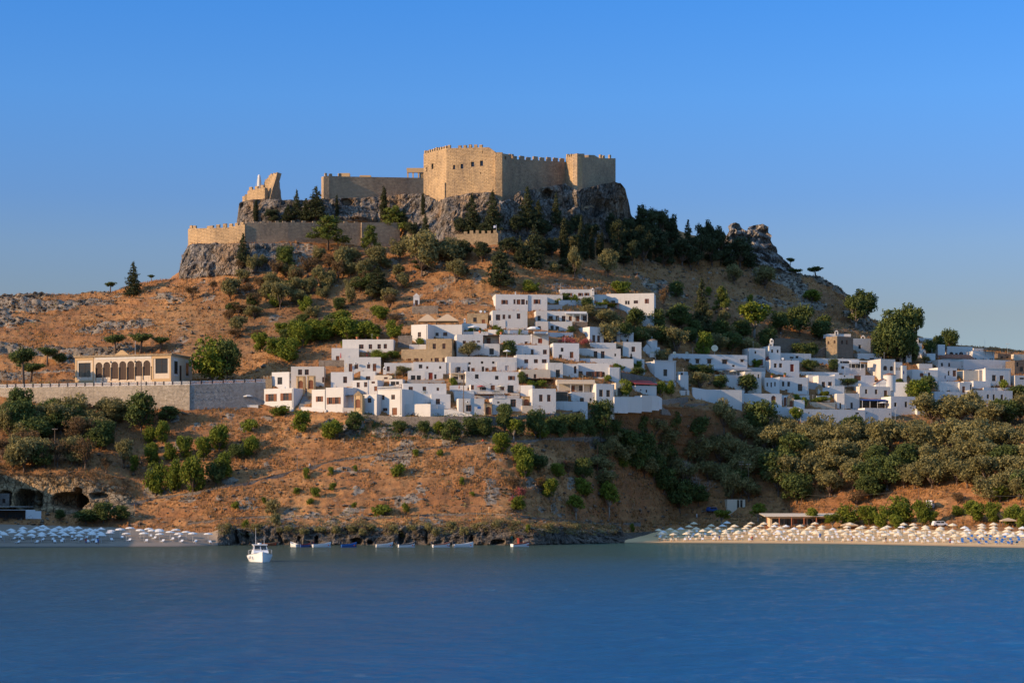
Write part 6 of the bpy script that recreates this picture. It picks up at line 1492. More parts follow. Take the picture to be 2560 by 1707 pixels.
for px, base, hid, lab in ((889, 911, 'A16', 'air-conditioning box over the first terrace window'), (921, 910, 'A16', 'air-conditioning box over the second terrace window'), (1168, 1007, 'C7', 'air-conditioning box above the window by the blue sign'), (2311, 933, 'G10', 'air-conditioning box on the house behind the bright round tree')):
    c = P(px, base, HS[hid][0] - 1.0); e_ = lbl('air_conditioner', c, lab, 'air conditioner', 'air-conditioning boxes'); m = MB(); m.box(-.45, 0, 0, .45, .35, .6); m.build('casing', MAT['white_paint'], e_)
    m = MB(); m.lathe([(0, -.02), (.2, -.02), (.22, 0)], 10); rot = Matrix.Rotation(R(90), 4, 'X'); m.v = [tuple(rot @ Vector(v) + Vector((.1, -.02, .3))) for v in m.v]; m.build('fan_grille', MAT['dark_grey'], e_)
    for x in (-.35, .35): m = MB(); m.tube((x, .2, .02), (x, 1.6, -.3), .03, .03, 4); m.build('bracket', MAT['steel'], e_)
m = MB(); c = P(1142, 932, HS['B16'][0] - .9); e_ = lbl('water_tank', c, 'black water tank standing by the projecting white block', 'tank'); m.lathe([(0, -.3), (.5, -.3), (.5, 1.5), (.3, 1.7), (0, 1.72)], 14); m.build('tank', MAT['dark_grey'], e_); m = MB(); m.tube((.5, 0, .2), (.7, .4, .2), .04, .04, 5); m.build('pipe', MAT['steel'], e_)
c = P(1632, 886, HS['E1'][0] + 2); e_ = lbl('water_tank', c, 'pale water tank on the small upper house', 'tank'); m = MB(); m.box(-.8, -.5, -.2, .8, .5, .9); m.build('tank', MAT['cream_plaster'], e_); m = MB(); m.box(-.3, -.3, .902, .3, .3, 1.0); m.build('lid', MAT['grey_paint'], e_)
# shrine on the slope
c = ground(1041, 764); e_ = lbl('roadside_shrine', c, 'tiny white gabled shrine with red flowers above the roof tents', 'shrine'); m = MB(); m.box(-1, 0, -.5, 1, 1.5, 3.0); m.poly([(-1.15, -.1, 3.0), (1.15, -.1, 3.0), (0, -.1, 4.1)]); m.poly([(-1.15, -.1, 3.0), (0, -.1, 4.1), (0, 1.6, 4.1), (-1.15, 1.6, 3.0)]); m.poly([(1.15, -.1, 3.0), (1.15, 1.6, 3.0), (0, 1.6, 4.1), (0, -.1, 4.1)]); m.build('wall', MAT['white_plaster'], e_)
m = MB(); m.box(-.45, -.06, -.3, .45, -.004, 1.8); m.build('door', MAT['dark_wood'], e_)
# ------------------------------------------------------------------ paths
def path(name, pts, width, label):
    m = MB(); pr = None; o = None; P_ = []
    for i in range(len(pts) - 1):
        (a, b), (c, d) = pts[i], pts[i + 1]; n = max(1, int(abs(c - a) / 14))
        for k in range(n): P_.append(ground(a + (c - a) * k / n, b + (d - b) * k / n))
    P_.append(ground(*pts[-1]))
    ys = np.convolve(np.pad([p.y for p in P_], 2, mode='edge'), np.ones(5) / 5, 'valid'); zs = np.convolve(np.pad([p.z for p in P_], 2, mode='edge'), np.ones(5) / 5, 'valid')
    P_ = [Vector((p.x, y, z)) for p, y, z in zip(P_, ys, zs)]
    for a, b in zip(P_[:-1], P_[1:]):
        m.hexa([(p.x, p.y + dy, p.z + dz) for dz in (-1.2, .25) for dy in (-.4, width) for p in (a, b)], 0)
        k_ = .42 + .16 * rr.random(); m.hexa([(p.x, p.y + dy, p.z + dz) for dz in (.254, k_) for dy in (-.38, -.1) for p in (a, b)], 1)
    o = m.build(name, [MAT['rubble_stone'], MAT['quarry_rock']]); tag(o, label, kind='structure')
path('path', [(338, 1257), (380, 1249), (440, 1239), (500, 1231), (560, 1219), (640, 1204), (740, 1177), (790, 1166), (840, 1151), (900, 1143), (960, 1135), (1060, 1125), (1140, 1114), (1210, 1107), (1280, 1105), (1380, 1098), (1460, 1095), (1545, 1092)], 1.6, 'stone-walled main path rising across the slope')
path('path', [(470, 1309), (520, 1304), (570, 1298), (640, 1293), (740, 1290), (860, 1294), (960, 1295), (1040, 1291), (1100, 1287), (1220, 1284), (1290, 1291), (1400, 1302), (1480, 1309), (1560, 1311), (1600, 1307)], .6, 'narrow coast path above the sea cliff')
path('path', [(195, 1285), (260, 1272), (310, 1262), (345, 1257)], .9, 'path climbing past the quarry caves')
# ------------------------------------------------------------------ ground cover
rg = np.random.default_rng(4)
cell = np.arange(FQ.shape[0] * FQ.shape[1])
ok = (~(sel_beach | sel_sea | sel_quarry | sel_acro | sel_crag) & (tc > 1.95) & (tc < 10.2) & (pc > -80) & (pc < 2640)).ravel()
q0, q1, q3 = ALLV[FQ[..., 0].ravel()], ALLV[FQ[..., 1].ravel()], ALLV[FQ[..., 3].ravel()]
area = np.linalg.norm(np.cross(q1 - q0, q3 - q0), axis=1)
rk = rockm[:-1, :-1].ravel(); gn = green[:-1, :-1].ravel(); tcf = tc.ravel(); pcf = pc.ravel()
nzz = fbm(q0[:, 0] / 7, q0[:, 1] / 7, q0[:, 2] / 7, 4, 201)
def scatter(n, w):
    w = np.where(ok, w * area, 0); w = w / w.sum(); c = rg.choice(len(w), n, p=w)
    a, b = rg.random(n)[:, None], rg.random(n)[:, None]
    return q0[c] + (q1[c] - q0[c]) * a + (q3[c] - q0[c]) * b, c
def leafcloud(name, P_, n, spread, size, tone, mat, squash=.6, label=None, kind='stuff'):
    m = len(P_); C = np.repeat(P_, n, 0); s = np.repeat(spread, n)[:, None]; d = rg.normal(size=(m * n, 3)); d[:, 2] = np.abs(d[:, 2]) * squash
    C = C + d * s * .5; nr = d + rg.normal(size=d.shape) * .6; nr /= np.linalg.norm(nr, axis=1)[:, None]
    a = np.cross(nr, rg.normal(size=d.shape)); a /= np.linalg.norm(a, axis=1)[:, None]; b = np.cross(nr, a); z = (size * (.6 + .8 * rg.random(m * n)))[:, None] if np.isscalar(size) else np.repeat(size, n)[:, None]
    V = np.stack([C - a * z, C - b * z * .6, C + a * z, C + b * z * .6], 1).reshape(-1, 3)
    t = np.repeat(np.clip(np.repeat(tone, n) + .15 * rg.normal(size=m * n), 0, 1), 4)
    o = link(name, bigmesh(name, V, np.arange(len(V)).reshape(-1, 4), MAT[mat], False, {'tone': t})); tag(o, label, kind=kind); return o
leafmat('grass_blade', (.28, .11, .034), (.53, .28, .10))
p, c = scatter(52000, np.clip(.35 + 1.5 * nzz, .08, 1) * (1 - .8 * rk) * (1 - .5 * gn))
b = rg.normal(size=p.shape) * .06; m_ = len(p); h = (.35 + .5 * rg.random(m_))[:, None]; V = []
for k in range(3):
    an = rg.random(m_) * 6.28; u_ = np.stack([np.cos(an), np.sin(an), 0 * an], 1); o_ = np.stack([rg.normal(size=m_) * .16, rg.normal(size=m_) * .16, h[:, 0] * (.8 + .4 * rg.random(m_))], 1); r_ = p + rg.normal(size=p.shape) * .1 * [1, 1, 0]
    V.append(np.stack([r_ - u_ * .11 - [0, 0, .1], r_ + u_ * .11 - [0, 0, .1], r_ + o_], 1))
V = np.concatenate(V).reshape(-1, 3); t = np.repeat(np.clip(np.tile(.5 + .8 * nzz[c], 3) + .15 * rg.normal(size=3 * m_), 0, 1), 3)
tag(link('dry_grass', bigmesh('dry_grass', V, np.arange(len(V)).reshape(-1, 3), MAT['grass_blade'], False, {'tone': t})), 'dry golden grass covering the slopes', 'grass', kind='stuff')
p, c = scatter(14000, np.clip(nzz * 2 + .3, .03, 1) * (tcf < 9) * (.4 + .6 * (tcf < 5)) * (1 - .5 * gn)); leafcloud('dry_scrub', p, 16, .3 + .9 * rg.random(len(p)) ** 2, .13, rg.random(len(p)), 'dry_leaf', .6, 'low brown scrub scattered over the slopes')
p, c = scatter(2600, np.clip(-nzz * 2 + .35, .05, 1) * (tcf < 9) * (.3 + 1.2 * gn + .5 * ((tcf < 3.2) & (pcf > 550)))); leafcloud('green_scrub', p, 22, .3 + .9 * rg.random(len(p)) ** 2, .15, rg.random(len(p)), 'olive_leaf', .6, 'low grey-green scrub on the slopes')
p, c = scatter(420, (tcf > 4.3) * (tcf < 5.0) * (pcf > 880) * (pcf < 1560) + .0); leafcloud('hanging_greenery', p, 34, .7 + 1.0 * rg.random(len(p)), .17, rg.random(len(p)), 'vine_leaf', .9, 'ivy and creepers hanging on the bank below the village')
ok2 = ((tc > 1.6) & (tc < 2.5) & (pc > 548) & (pc < 1540)).ravel()
w_ = np.where(ok2, area * np.clip(.6 + 2 * fbm(q0[:, 0] / 4, q0[:, 1] / 4, q0[:, 2] / 4, 3, 211), .05, 2), 0); w_ /= w_.sum()
for nm_, n_, mt_, lb_ in (('cliff_scrub', 420, 'dry_leaf', 'brown scrub along the edge of the sea cliff'), ('cliff_greenery', 420, 'olive_leaf', 'yellow-green bushes hanging over the sea cliff')):
    c = rg.choice(len(w_), n_, p=w_); p = q0[c]; leafcloud(nm_, p, 34, .6 + 1.1 * rg.random(n_), .14, rg.random(n_), mt_, .8, lb_)
okq = ((tc > 3.75) & (tc < 4.12) & (pc > -20) & (pc < 330)).ravel(); w_ = np.where(okq, area, 0); w_ /= w_.sum(); c = rg.choice(len(w_), 300, p=w_); leafcloud('quarry_scrub', q0[c], 34, .5 + .9 * rg.random(300), .14, rg.random(300), 'dry_leaf', .8, 'dry grass and scrub overhanging the quarry caves')
# stones
ic = np.array([(0, 0, 1), (.9, 0, .35), (.28, .85, .35), (-.72, .52, .35), (-.72, -.52, .35), (.28, -.85, .35), (0, 0, -.8)])
itri = np.array([(0, 1, 2), (0, 2, 3), (0, 3, 4), (0, 4, 5), (0, 5, 1), (6, 2, 1), (6, 3, 2), (6, 4, 3), (6, 5, 4), (6, 1, 5)])
p, c = scatter(16000, np.clip(rk * 1.2 + .12 + .5 * np.clip(-nzz, 0, 1), 0, 1.5) * (tcf < 10)); m_ = len(p)
sz_ = (.12 + .8 * rg.random(m_) ** 3.5)[:, None, None]; V = p[:, None, :] + ic[None] * sz_ * (1 + .35 * rg.normal(size=(m_, 7, 3))) * [1, 1, .7]
tag(link('loose_stones', bigmesh('loose_stones', V.reshape(-1, 3), (itri[None] + 7 * np.arange(m_)[:, None, None]).reshape(-1, 3), MAT['field_stone'], False)), 'loose grey stones strewn over the slopes', 'stones', kind='stuff')
# ------------------------------------------------------------------ beaches: parasols and loungers
def par_mesh(r, h, dome):
    m = MB(); n = 8
    if dome: m.lathe([(r * .97, h * .78), (r, h * .82), (r * .75, h * .92), (.03, h)], 10)
    else: m.lathe([(r, h * .70), (r, h * .75), (r * .52, h * .885), (.03, h)], n)
    return m
bp_canopy = {k: par_mesh(1.32, 2.45, k == 'dome').mesh('canopy', MAT['cloth_white'] if k == 'dome' else MAT['cloth_cream']) for k in ('cone', 'dome')}
bp_canopy['white'] = par_mesh(1.25, 2.4, False).mesh('canopy', MAT['cloth_white'])
pm = MB(); pm.tube((0, 0, -.4), (0, 0, 2.4), .04, .035, 6); bp_pole = pm.mesh('pole', MAT['white_paint'])
lm = MB(); lm.box(-.32, -.95, .26, .32, .35, .34); lm.hexa([(x, y, z + dz) for dz in (0, .08) for y, z in ((.352, .27), (.95, .72)) for x in (-.32, .32)])
for x in (-.28, .28):
    for y in (-.8, .3): lm.box(x - .03, y - .03, -.2, x + .03, y + .03, .258)
LM = lm.mesh('sun_lounger', MAT['white_paint']); lm.m = [1 if k < 12 else 0 for k in range(len(lm.f))]; LMB = lm.mesh('sun_lounger', [MAT['white_paint'], MAT['mattress_blue']]); LMC = lm.mesh('sun_lounger', [MAT['white_paint'], MAT['cloth_cream']])
L2Y = Ys[2]
def beach_at(px, t):
    Y = np.interp(px, pxs, SHORE) * (1 - t) + np.interp(px, pxs, L2Y) * t
    return drop((px - CX) * Y / F, float(Y))
qb = random.Random(11)
RW = ['front', 'second', 'third', 'fourth', 'back']
def put_par(p, kind, label, grp):
    r = empty('beach_parasol', p, qb.uniform(0, 1)); tag(r, label, 'parasol', grp); s = qb.uniform(.93, 1.07); s *= .93; r.scale = (s, s, s * qb.uniform(.95, 1.1)); r.rotation_euler.x = qb.uniform(-.05, .05); r.rotation_euler.y = qb.uniform(-.05, .05)
    link('canopy', bp_canopy[kind], r); link('pole', bp_pole, r)
def put_lounger(p, rz, me, label, grp):
    o = link('sun_lounger', me); o.location = p; o.rotation_euler.z = rz; tag(o, label, 'sun lounger', grp)
for k, (t, x0) in enumerate(((.20, 1655), (.37, 1640), (.55, 1642), (.74, 1700), (.92, 1730))):
    px, n, ln = x0 + (17 if k % 2 else 0), 0, 0
    while px < 2600:
        pq = px + qb.uniform(-5, 5); p = beach_at(pq, t + qb.uniform(-.025, .025))
        keep = not (k == 4 and qb.random() < .45) and not (k == 3 and qb.random() < .1)
        if keep:
            n += 1; put_par(p, 'white' if qb.random() < .1 else 'cone', f'cream parasol in the {RW[k]} row of the long beach, {ordinal(n)} from the sea cliff', f'{RW[k]} row parasols on the long beach')
        if k < 4:
            for s in (-.85, .85):
                if qb.random() < .10 or px > 2560: continue
                ln += 1; c = drop(p.x + s + qb.uniform(-.15, .15), p.y - 1.5 + qb.uniform(-.3, .3)); blue = pq > 2400 - 15 * k and k < 3
                put_lounger(c, qb.uniform(-.25, .25) + math.pi * (qb.random() < .1), LMB if blue else (LM if qb.random() < .6 else LMC), f'{"blue" if blue else "white"} lounger in the {RW[k]} row of the long beach, {ordinal(ln)} from the sea cliff', f'{RW[k]} row loungers on the long beach')
        px += 34 * 535 / max(480, p.y) 
for k, (t, xa, xb, st, kd) in enumerate(((.20, -20, 262, 31, 'white'), (.30, -30, 265, 25, 'white'), (.40, -20, 262, 26, 'white'), (.50, 60, 250, 27, 'white'), (.58, 100, 190, 34, 'white'))):
    px, n, ln = xa + 11 * (k % 3), 0, 0
    while px < xb:
        p = beach_at(px + qb.uniform(-6, 6), t + qb.uniform(-.03, .03)); n += 1
        put_par(p, kd, f'white parasol in the {RW[k]} row of the quarry beach, {ordinal(n)} from the frame edge', f'{RW[k]} row parasols on the quarry beach')
        if k < 3 and qb.random() < .75:
            ln += 1; put_lounger(drop(p.x + qb.uniform(-1, 1), p.y - 1.8), qb.uniform(-.5, .5), LM, f'white lounger in the {RW[k]} row of the quarry beach, {ordinal(ln)} from the frame edge', f'{RW[k]} row loungers on the quarry beach')
        px += st
for k, (t, xs_) in enumerate(((.30, (275, 316, 360, 400, 447, 482, 520)), (.44, (278, 300, 350, 380, 398, 425, 465)), (.56, (325, 372, 398, 440)))):
    for n, px in enumerate(xs_):
        p = beach_at(px, t + qb.uniform(-.02, .02)); put_par(p, 'dome', f'round flat parasol in the {RW[k]} row, {ordinal(n + 1)} counting towards the sea cliff', f'{RW[k]} row round parasols')
        if k == 0 or n % 2: put_lounger(drop(p.x + .9, p.y - 1.8), qb.uniform(-.4, .4), LM, f'white lounger beside round parasol in the {RW[k]} row, {ordinal(n + 1)} towards the sea cliff', f'{RW[k]} row loungers at the round parasols')
# ------------------------------------------------------------------ boats
def hullmesh(L, B, H, mat, inner, stripe=None):
    m = MB(); N = 11; st = []
    for i in range(N):
        t = i / (N - 1); w = B / 2 * (1 - max(0, (t - .45) / .55) ** 2.2) * (.88 + .12 * min(1, t * 3)); sh = H * (.55 + .5 * t ** 2.2); k = -.28 * (1 - t ** 4)
        st.append((-L / 2 + L * t, max(w, .02), sh, k))
    for (x0, w0, s0, k0), (x1, w1, s1, k1) in zip(st[:-1], st[1:]):
        for s in (-1, 1):
            rows = [((x0, 0, k0), (x1, 0, k1)), ((x0, s * w0 * .78, k0 * .2), (x1, s * w1 * .7, k1 * .2)), ((x0, s * w0 * .97, s0 * .72), (x1, s * w1 * .97, s1 * .72)), ((x0, s * w0, s0), (x1, s * w1, s1))]
            for j, (a, b) in enumerate(zip(rows[:-1], rows[1:])):
                m.poly([a[0], a[1], b[1], b[0]], 2 if j == 2 else 0)
            m.poly([(x0, s * w0, s0 + .002), (x1, s * w1, s1 + .002), (x1, s * w1 * .86, s1 + .002), (x0, s * w0 * .86, s0 + .002)], 0)
            m.poly([(x0, s * w0 * .86, s0), (x1, s * w1 * .86, s1), (x1, s * w1 * .8, .12), (x0, s * w0 * .8, .12)], 1)
        m.poly([(x0, -w0 * .8, .12), (x1, -w1 * .8, .12), (x1, w1 * .8, .12), (x0, w0 * .8, .12)], 1)
    x, w, s, k = st[0]; m.poly([(x, -w, s), (x, -w * .78, k * .2), (x, 0, k), (x, w * .78, k * .2), (x, w, s)], 0)
    return m, [MAT[mat], MAT[inner], MAT[stripe or mat]]
def skiff(px, py, L, rz, mat, inner, stripe, label, motor=True, extras=()):
    Y = CAMZ * F / (py - HZ); e_ = lbl('rowing_boat' if not motor else 'motor_boat', P(px, py, Y), label, 'boat', 'small boats moored under the sea cliff'); e_.rotation_euler = (0, 0, rz)
    e_.scale = (1.05, 1.05, 1.35); m, mats = hullmesh(L, L * .38, .95, mat, inner, stripe); m.build('hull', mats, e_, True)
    for x in (-L * .18, L * .12): m = MB(); m.box(x - .14, -L * .14, .42, x + .14, L * .14, .47); m.build('bench', MAT['pole_wood'], e_)
    if motor:
        m = MB(); x = -L / 2; m.box(x - .32, -.17, .62, x + .05, .17, 1.02); m.box(x - .2, -.06, -.3, x - .06, .06, .618); m.build('outboard_motor', MAT['dark_grey'], e_)
    m = MB(); m.lathe([(0, -.14), (.1, -.1), (.14, 0), (.1, .1), (0, .14)], 8, (L * .3, -L * .2, .35)); m.build('fender', MAT['red_wood'], e_, True)
    for kind in extras:
        if kind == 'mast': m = MB(); m.tube((0, 0, .1), (0, 0, 2.6), .05, .03, 6); m.build('mast', MAT['pole_wood'], e_)
        if kind == 'wheelhouse': m = MB(); m.box(-.6, -.5, .13, .3, .5, 1.5); m.box(-.75, -.6, 1.502, .45, .6, 1.6); m.build('wheelhouse', MAT['red_wood'], e_); m = MB(); m.box(.301, -.4, .9, .31, .4, 1.35); m.box(-.5, -.512, .9, .2, -.501, 1.35); m.build('window', MAT['window_glass'], e_)
        if kind == 'nets': m = MB(); [m.lathe([(0, 0), (.35, .0), (.3, .3), (.1, .45), (0, .45)], 8, (-L * .3 + .35 * k, .2 * (-1) ** k, .13)) for k in range(3)]; m.build('net_pile', MAT['terracotta'], e_)
        if kind == 'flag': m = MB(); m.tube((-L / 2 + .2, 0, .5), (-L / 2 + .2, 0, 2.0), .03, .02, 5); m.box(-L / 2 - .3, -.01, 1.5, -L / 2 + .17, .01, 1.95); m.build('flag', MAT['green_paint'], e_)
skiff(735, 1366.5, 3.4, 2.2, 'white_paint', 'cloth_white', None, 'white motor boat turned towards us, first of the row')
skiff(768, 1367, 3.6, .5, 'cloth_blue', 'brown_wood', 'red_wood', 'dark maroon and navy boat beside the first white ones')
skiff(804, 1367, 4.6, .45, 'white_paint', 'grey_paint', None, 'larger white motor boat right of the maroon boat')
skiff(872, 1367.5, 3.8, .4, 'blue_paint', 'dark_wood', 'mattress_blue', 'bright blue boat under the sea cliff')
skiff(961, 1367, 4.2, .35, 'cloth_white', 'dark_wood', 'white_paint', 'white boat with dark inside right of the blue boat')
skiff(1016, 1367.5, 4.2, .42, 'white_paint', 'grey_paint', 'dark_grey', 'white boat with a dark gunwale stripe')
skiff(1103, 1367.5, 4.4, .4, 'white_paint', 'red_wood', 'terracotta', 'white boat with an orange-red gunwale')
skiff(1159, 1367, 4.8, .38, 'white_paint', 'cloth_white', None, 'white motor boat with a raised bow, right of the orange-edged one', extras=('mast',))
skiff(1301, 1366, 4.6, .5, 'white_paint', 'red_wood', 'red_wood', 'little red and white fishing boat with nets and flag', False, ('wheelhouse', 'nets', 'flag', 'mast'))
skiff(676, 1364, 3.8, .3, 'brown_wood', 'green_paint', 'terracotta', 'brown and orange boat half hidden behind the white cruiser')
# the white cabin cruiser, bow towards us
Y = CAMZ * F / (1403 - HZ); ce = lbl('cabin_cruiser', P(650, 1403, Y), 'white cabin cruiser at anchor alone in the bay', 'boat'); ce.rotation_euler = (0, 0, R(-78)); ce.scale = (1.1, 1.2, 1.06)
m, mats = hullmesh(9.0, 3.5, 1.55, 'white_paint', 'white_paint', 'white_paint'); m.build('hull', mats, ce, True)
m = MB(); [m.poly([(x0, -w0, z0), (x1, -w1, z1), (x1, w1, z1), (x0, w0, z0)]) for (x0, w0, z0), (x1, w1, z1) in zip([(-4.3, 1.45, 1.0), (0, 1.62, 1.05), (2, 1.5, 1.22), (3.4, .95, 1.4)], [(0, 1.62, 1.05), (2, 1.5, 1.22), (3.4, .95, 1.4), (4.3, .1, 1.5)])]; m.build('deck', MAT['white_paint'], ce)
m = MB(); m.hexa([(x, y, z) for z, xs3, yw in ((1.06, (-1.6, 2.6), 1.15), (1.75, (-1.6, 1.5), 1.0)) for y in (-yw, yw) for x in xs3]); m.hexa([(x, y, z) for z, xs3, yw in ((1.752, (-1.5, 1.1), 1.0), (2.62, (-1.4, .35), .88)) for y in (-yw, yw) for x in xs3]); cab = m.build('cabin', MAT['white_paint'], ce)
for y0, y1 in ((-.86, -.06), (.06, .86)):
    m = MB(); m.hexa([(x + o, y, z) for z, x, s in ((1.86, 1.02, 1), (2.5, .46, .93)) for o in (-.03, .025) for y in (y0 * s, y1 * s)]); m.build('windscreen', MAT['boat_glass'], cab)
for s in (-1, 1):
    m = MB(); m.hexa([(x, s * y, z) for z, y in ((1.9, .985), (2.45, .915)) for y in (y - .03, y + .02) for x in (-1.1, .3)]); m.build('side_window', MAT['boat_glass'], cab)
m = MB(); m.hexa([(x, y, z) for z in (2.625, 2.74) for y in (-1.02, 1.02) for x in (-1.7, .7)]); m.build('hardtop', MAT['white_paint'], ce)
m = MB()
for s in (-1, 1):
    pr = None
    for x, w in ((-.5, 1.6), (1.0, 1.6), (2.2, 1.4), (3.3, .95), (4.3, .12)):
        z = 1.15 + .07 * x; q_ = (x, s * w, z + .62); m.tube((x, s * w, z - .1), q_, .022, .022, 5)
        if pr: m.tube(pr, q_, .025, .025, 5)
        pr = q_
m.build('rail', MAT['steel'], ce)
m = MB(); m.tube((-1.3, -.5, 2.74), (-1.5, -.5, 5.4), .03, .015, 5); m.build('antenna', MAT['white_paint'], ce)
m = MB(); m.tube((-1.4, .7, 2.74), (-1.6, .7, 4.0), .025, .015, 5); m.build('antenna', MAT['white_paint'], ce)
m = MB(); m.lathe([(0, 2.741), (.28, 2.741), (.28, 2.95), (0, 2.98)], 12, (-.8, 0, 0)); m.build('radar', MAT['white_paint'], ce)
m = MB(); m.lathe([(0, -.25), (.14, -.2), (.17, 0), (.14, .2), (0, .25)], 8, (2.2, -1.62, .75)); m.build('fender', MAT['white_paint'], ce, True)
# ------------------------------------------------------------------ beach buildings, cars
def box_house(name, px0, px1, top, base, D, mat, label, cat, wins='', yaw=0, roof=None): 
    return house(label, 'N', (px0, top, px1, base), yaw, D, mat, wins, label, name, cat, None, roof=roof)
box_house('beach_hut', 1818, 1863, 1248, 1274, 4, 'cream_plaster', 'small pale hut with two dark slots behind the long beach', 'hut', '1843,1248,5,25k;1851,1248,5,25k', -6)
box_house('beach_taverna', 1925, 2085, 1292, 1313, 6, 'terrace_plaster', 'low beach taverna with a wide pale flat roof and brown posts', 'taverna', '1932,1297,26,15k;1962,1297,20,15k;1986,1297,28,12s;2020,1297,18,14k;2045,1297,30,14k', -4)
Y, f, zb, zt, e_, b_, D = HS['low beach taverna with a wide pale flat roof and brown posts']
m = MB(); m.hexa([f.pt(a, z, o) for z in (zt + .1, zt + .25) for o in (-3, D) for a in (-2.2, f.L + 2)]); m.v = [(v[0], v[1], v[2] + (.9 if i % 4 > 1 else 0)) for i, v in enumerate(m.v)]; part('roof', m, 'terrace_plaster', e_, b_)
for k in range(7): p = f.pt(-1.5 + (f.L + 3) * k / 6, zb, -2.7); m = MB(); m.box(p.x - .12, p.y - .12, zb - 1.5, p.x + .12, p.y + .12, zt + .12); part('post', m, 'terracotta', e_, b_)
box_house('beach_bar', -30, 63, 1276, 1296, 6, 'dark_wood', 'dark open beach bar with a pale flat roof at the frame edge', 'bar', '-20,1280,30,12k;20,1280,35,12k', 4)
Y, f, zb, zt, e_, b_, D = HS['dark open beach bar with a pale flat roof at the frame edge']
for z_, o_ in ((.1, 2.2), (1.0, .6)): m = MB(); m.hexa([f.pt(a, zt + z, o) for z in (z_, z_ + .18) for o in (-o_, D) for a in (-.5, f.L + .4)]); part('roof', m, 'grey_plaster', e_, b_)
box_house('stone_cottage', -25, 23, 1233, 1264, 5, 'rubble_stone', 'small stone cottage beside the quarry caves', 'cottage', '6,1247,7,10k', 5)
for a, b, t, lab in ((64, 88, 1274, 'white board with dark drawings beside the beach bar'), (88, 103, 1277, 'smaller white board beside the beach bar')):
    c = ground((a + b) / 2, 1300); e_ = lbl('notice_board', c, lab, 'board', 'boards at the beach bar'); w_ = (b - a) * c.y / F / 2; m = MB(); m.box(-w_, 0, .4, w_, .08, (1300 - t) * c.y / F); m.build('panel', MAT['white_paint'], e_)
    for x in (-w_ * .8, w_ * .8): m = MB(); m.tube((x, .12, -.4), (x, .12, 1.5), .05, .05, 5); m.build('post', MAT['grey_paint'], e_)
    if a == 64:
        m = MB(); [m.box(-w_ + .3 + .5 * k, -.012, .6 + .3 * (k % 3), -w_ + .6 + .5 * k, -.003, .75 + .3 * (k % 3)) for k in range(4)]; m.build('drawing', MAT['grey_paint'], e_)
# cafe terrace beside the corner house
c = ground(600, 1014); te2 = lbl('cafe_terrace', c, 'low white terrace slab with chairs beside the retaining wall', 'terrace'); m = MB(); m.box(-2.2, -.6, -1.2, 5.5, 2.5, .2); m.build('slab', MAT['white_plaster'], te2)
for k, x in enumerate((-1.4, .4, 2.0, 3.6)):
    t_ = lbl('cafe_table', c + Vector((x, .8, .2)), f'small grey table on the cafe terrace, {ordinal(k + 1)} from the retaining wall side', 'table', 'tables on the cafe terrace'); m = MB(); m.lathe([(0, .7), (.5, .7), (.5, .75), (0, .75)], 10); m.build('top', MAT['grey_paint'], t_); m = MB(); m.tube((0, 0, 0), (0, 0, .7), .05, .05, 6); m.build('leg', MAT['dark_grey'], t_)
def car(px, base, L, rz, mat, label, name='parked_car', van=False, y=None):
    g_ = ground(px, base); e_ = lbl(name, g_ + Vector((0, 0, .05)), label, 'van' if van else 'car', 'vehicles'); e_.rotation_euler = (0, 0, rz); W, H = 1.75, (2.5 if van else 1.55); m = MB(); h = L / 2
    prof = [(-h, .35), (-h, .85), (-h + .1, H * .62), (-h + .35, H), (h * .45, H), (h * .72, H * .62), (h * .97, .8), (h, .35)] if not van else [(-h, .35), (-h, H - .1), (-h + .15, H), (h * .6, H), (h * .8, H * .6), (h * .98, H * .45), (h, .35)]
    for s in (-1, 1): m.poly([(x, s * W / 2, z) for x, z in (prof if s < 0 else prof[::-1])])
    for (a, b), (c_, d) in zip(prof, prof[1:] + prof[:1]): m.poly([(a, -W / 2, b), (c_, -W / 2, d), (c_, W / 2, d), (a, W / 2, b)])
    m.build('body', MAT[mat], e_)
    for s in (-1, 1):
        for x0, x1 in ((-h * .62, -h * .02), (h * .04, h * .48)): m = MB(); m.box(x0, s * (W / 2 + .004), H * .63, x1, s * (W / 2 + .014), H * .92); m.build('window', MAT['window_glass'], e_)
    for x in (-h * .62, h * .62):
        for s in (-1, 1):
            m = MB(); m.lathe([(0, -.1), (.2, -.11), (.33, -.1), (.33, .1), (0, .1)], 14); m.v = [(v[0] + x, s * (W / 2 - .05) + v[2], v[1] + .33) for v in m.v]; m.build('wheel', MAT['dark_grey'], e_)
car(2349, 1316, 4.2, .15, 'white_paint', 'white off-road car parked behind the parasols')
car(2326, 1272, 4.8, 1.2, 'white_paint', 'white camper van parked among the trees', 'parked_van', True)
car(1781, 1280, 3.6, .4, 'cloth_blue', 'dark blue car in the shade left of the small hut')
car(851, 1028, 2.6, .1, 'dark_grey', 'small dark car below the red-shuttered house')
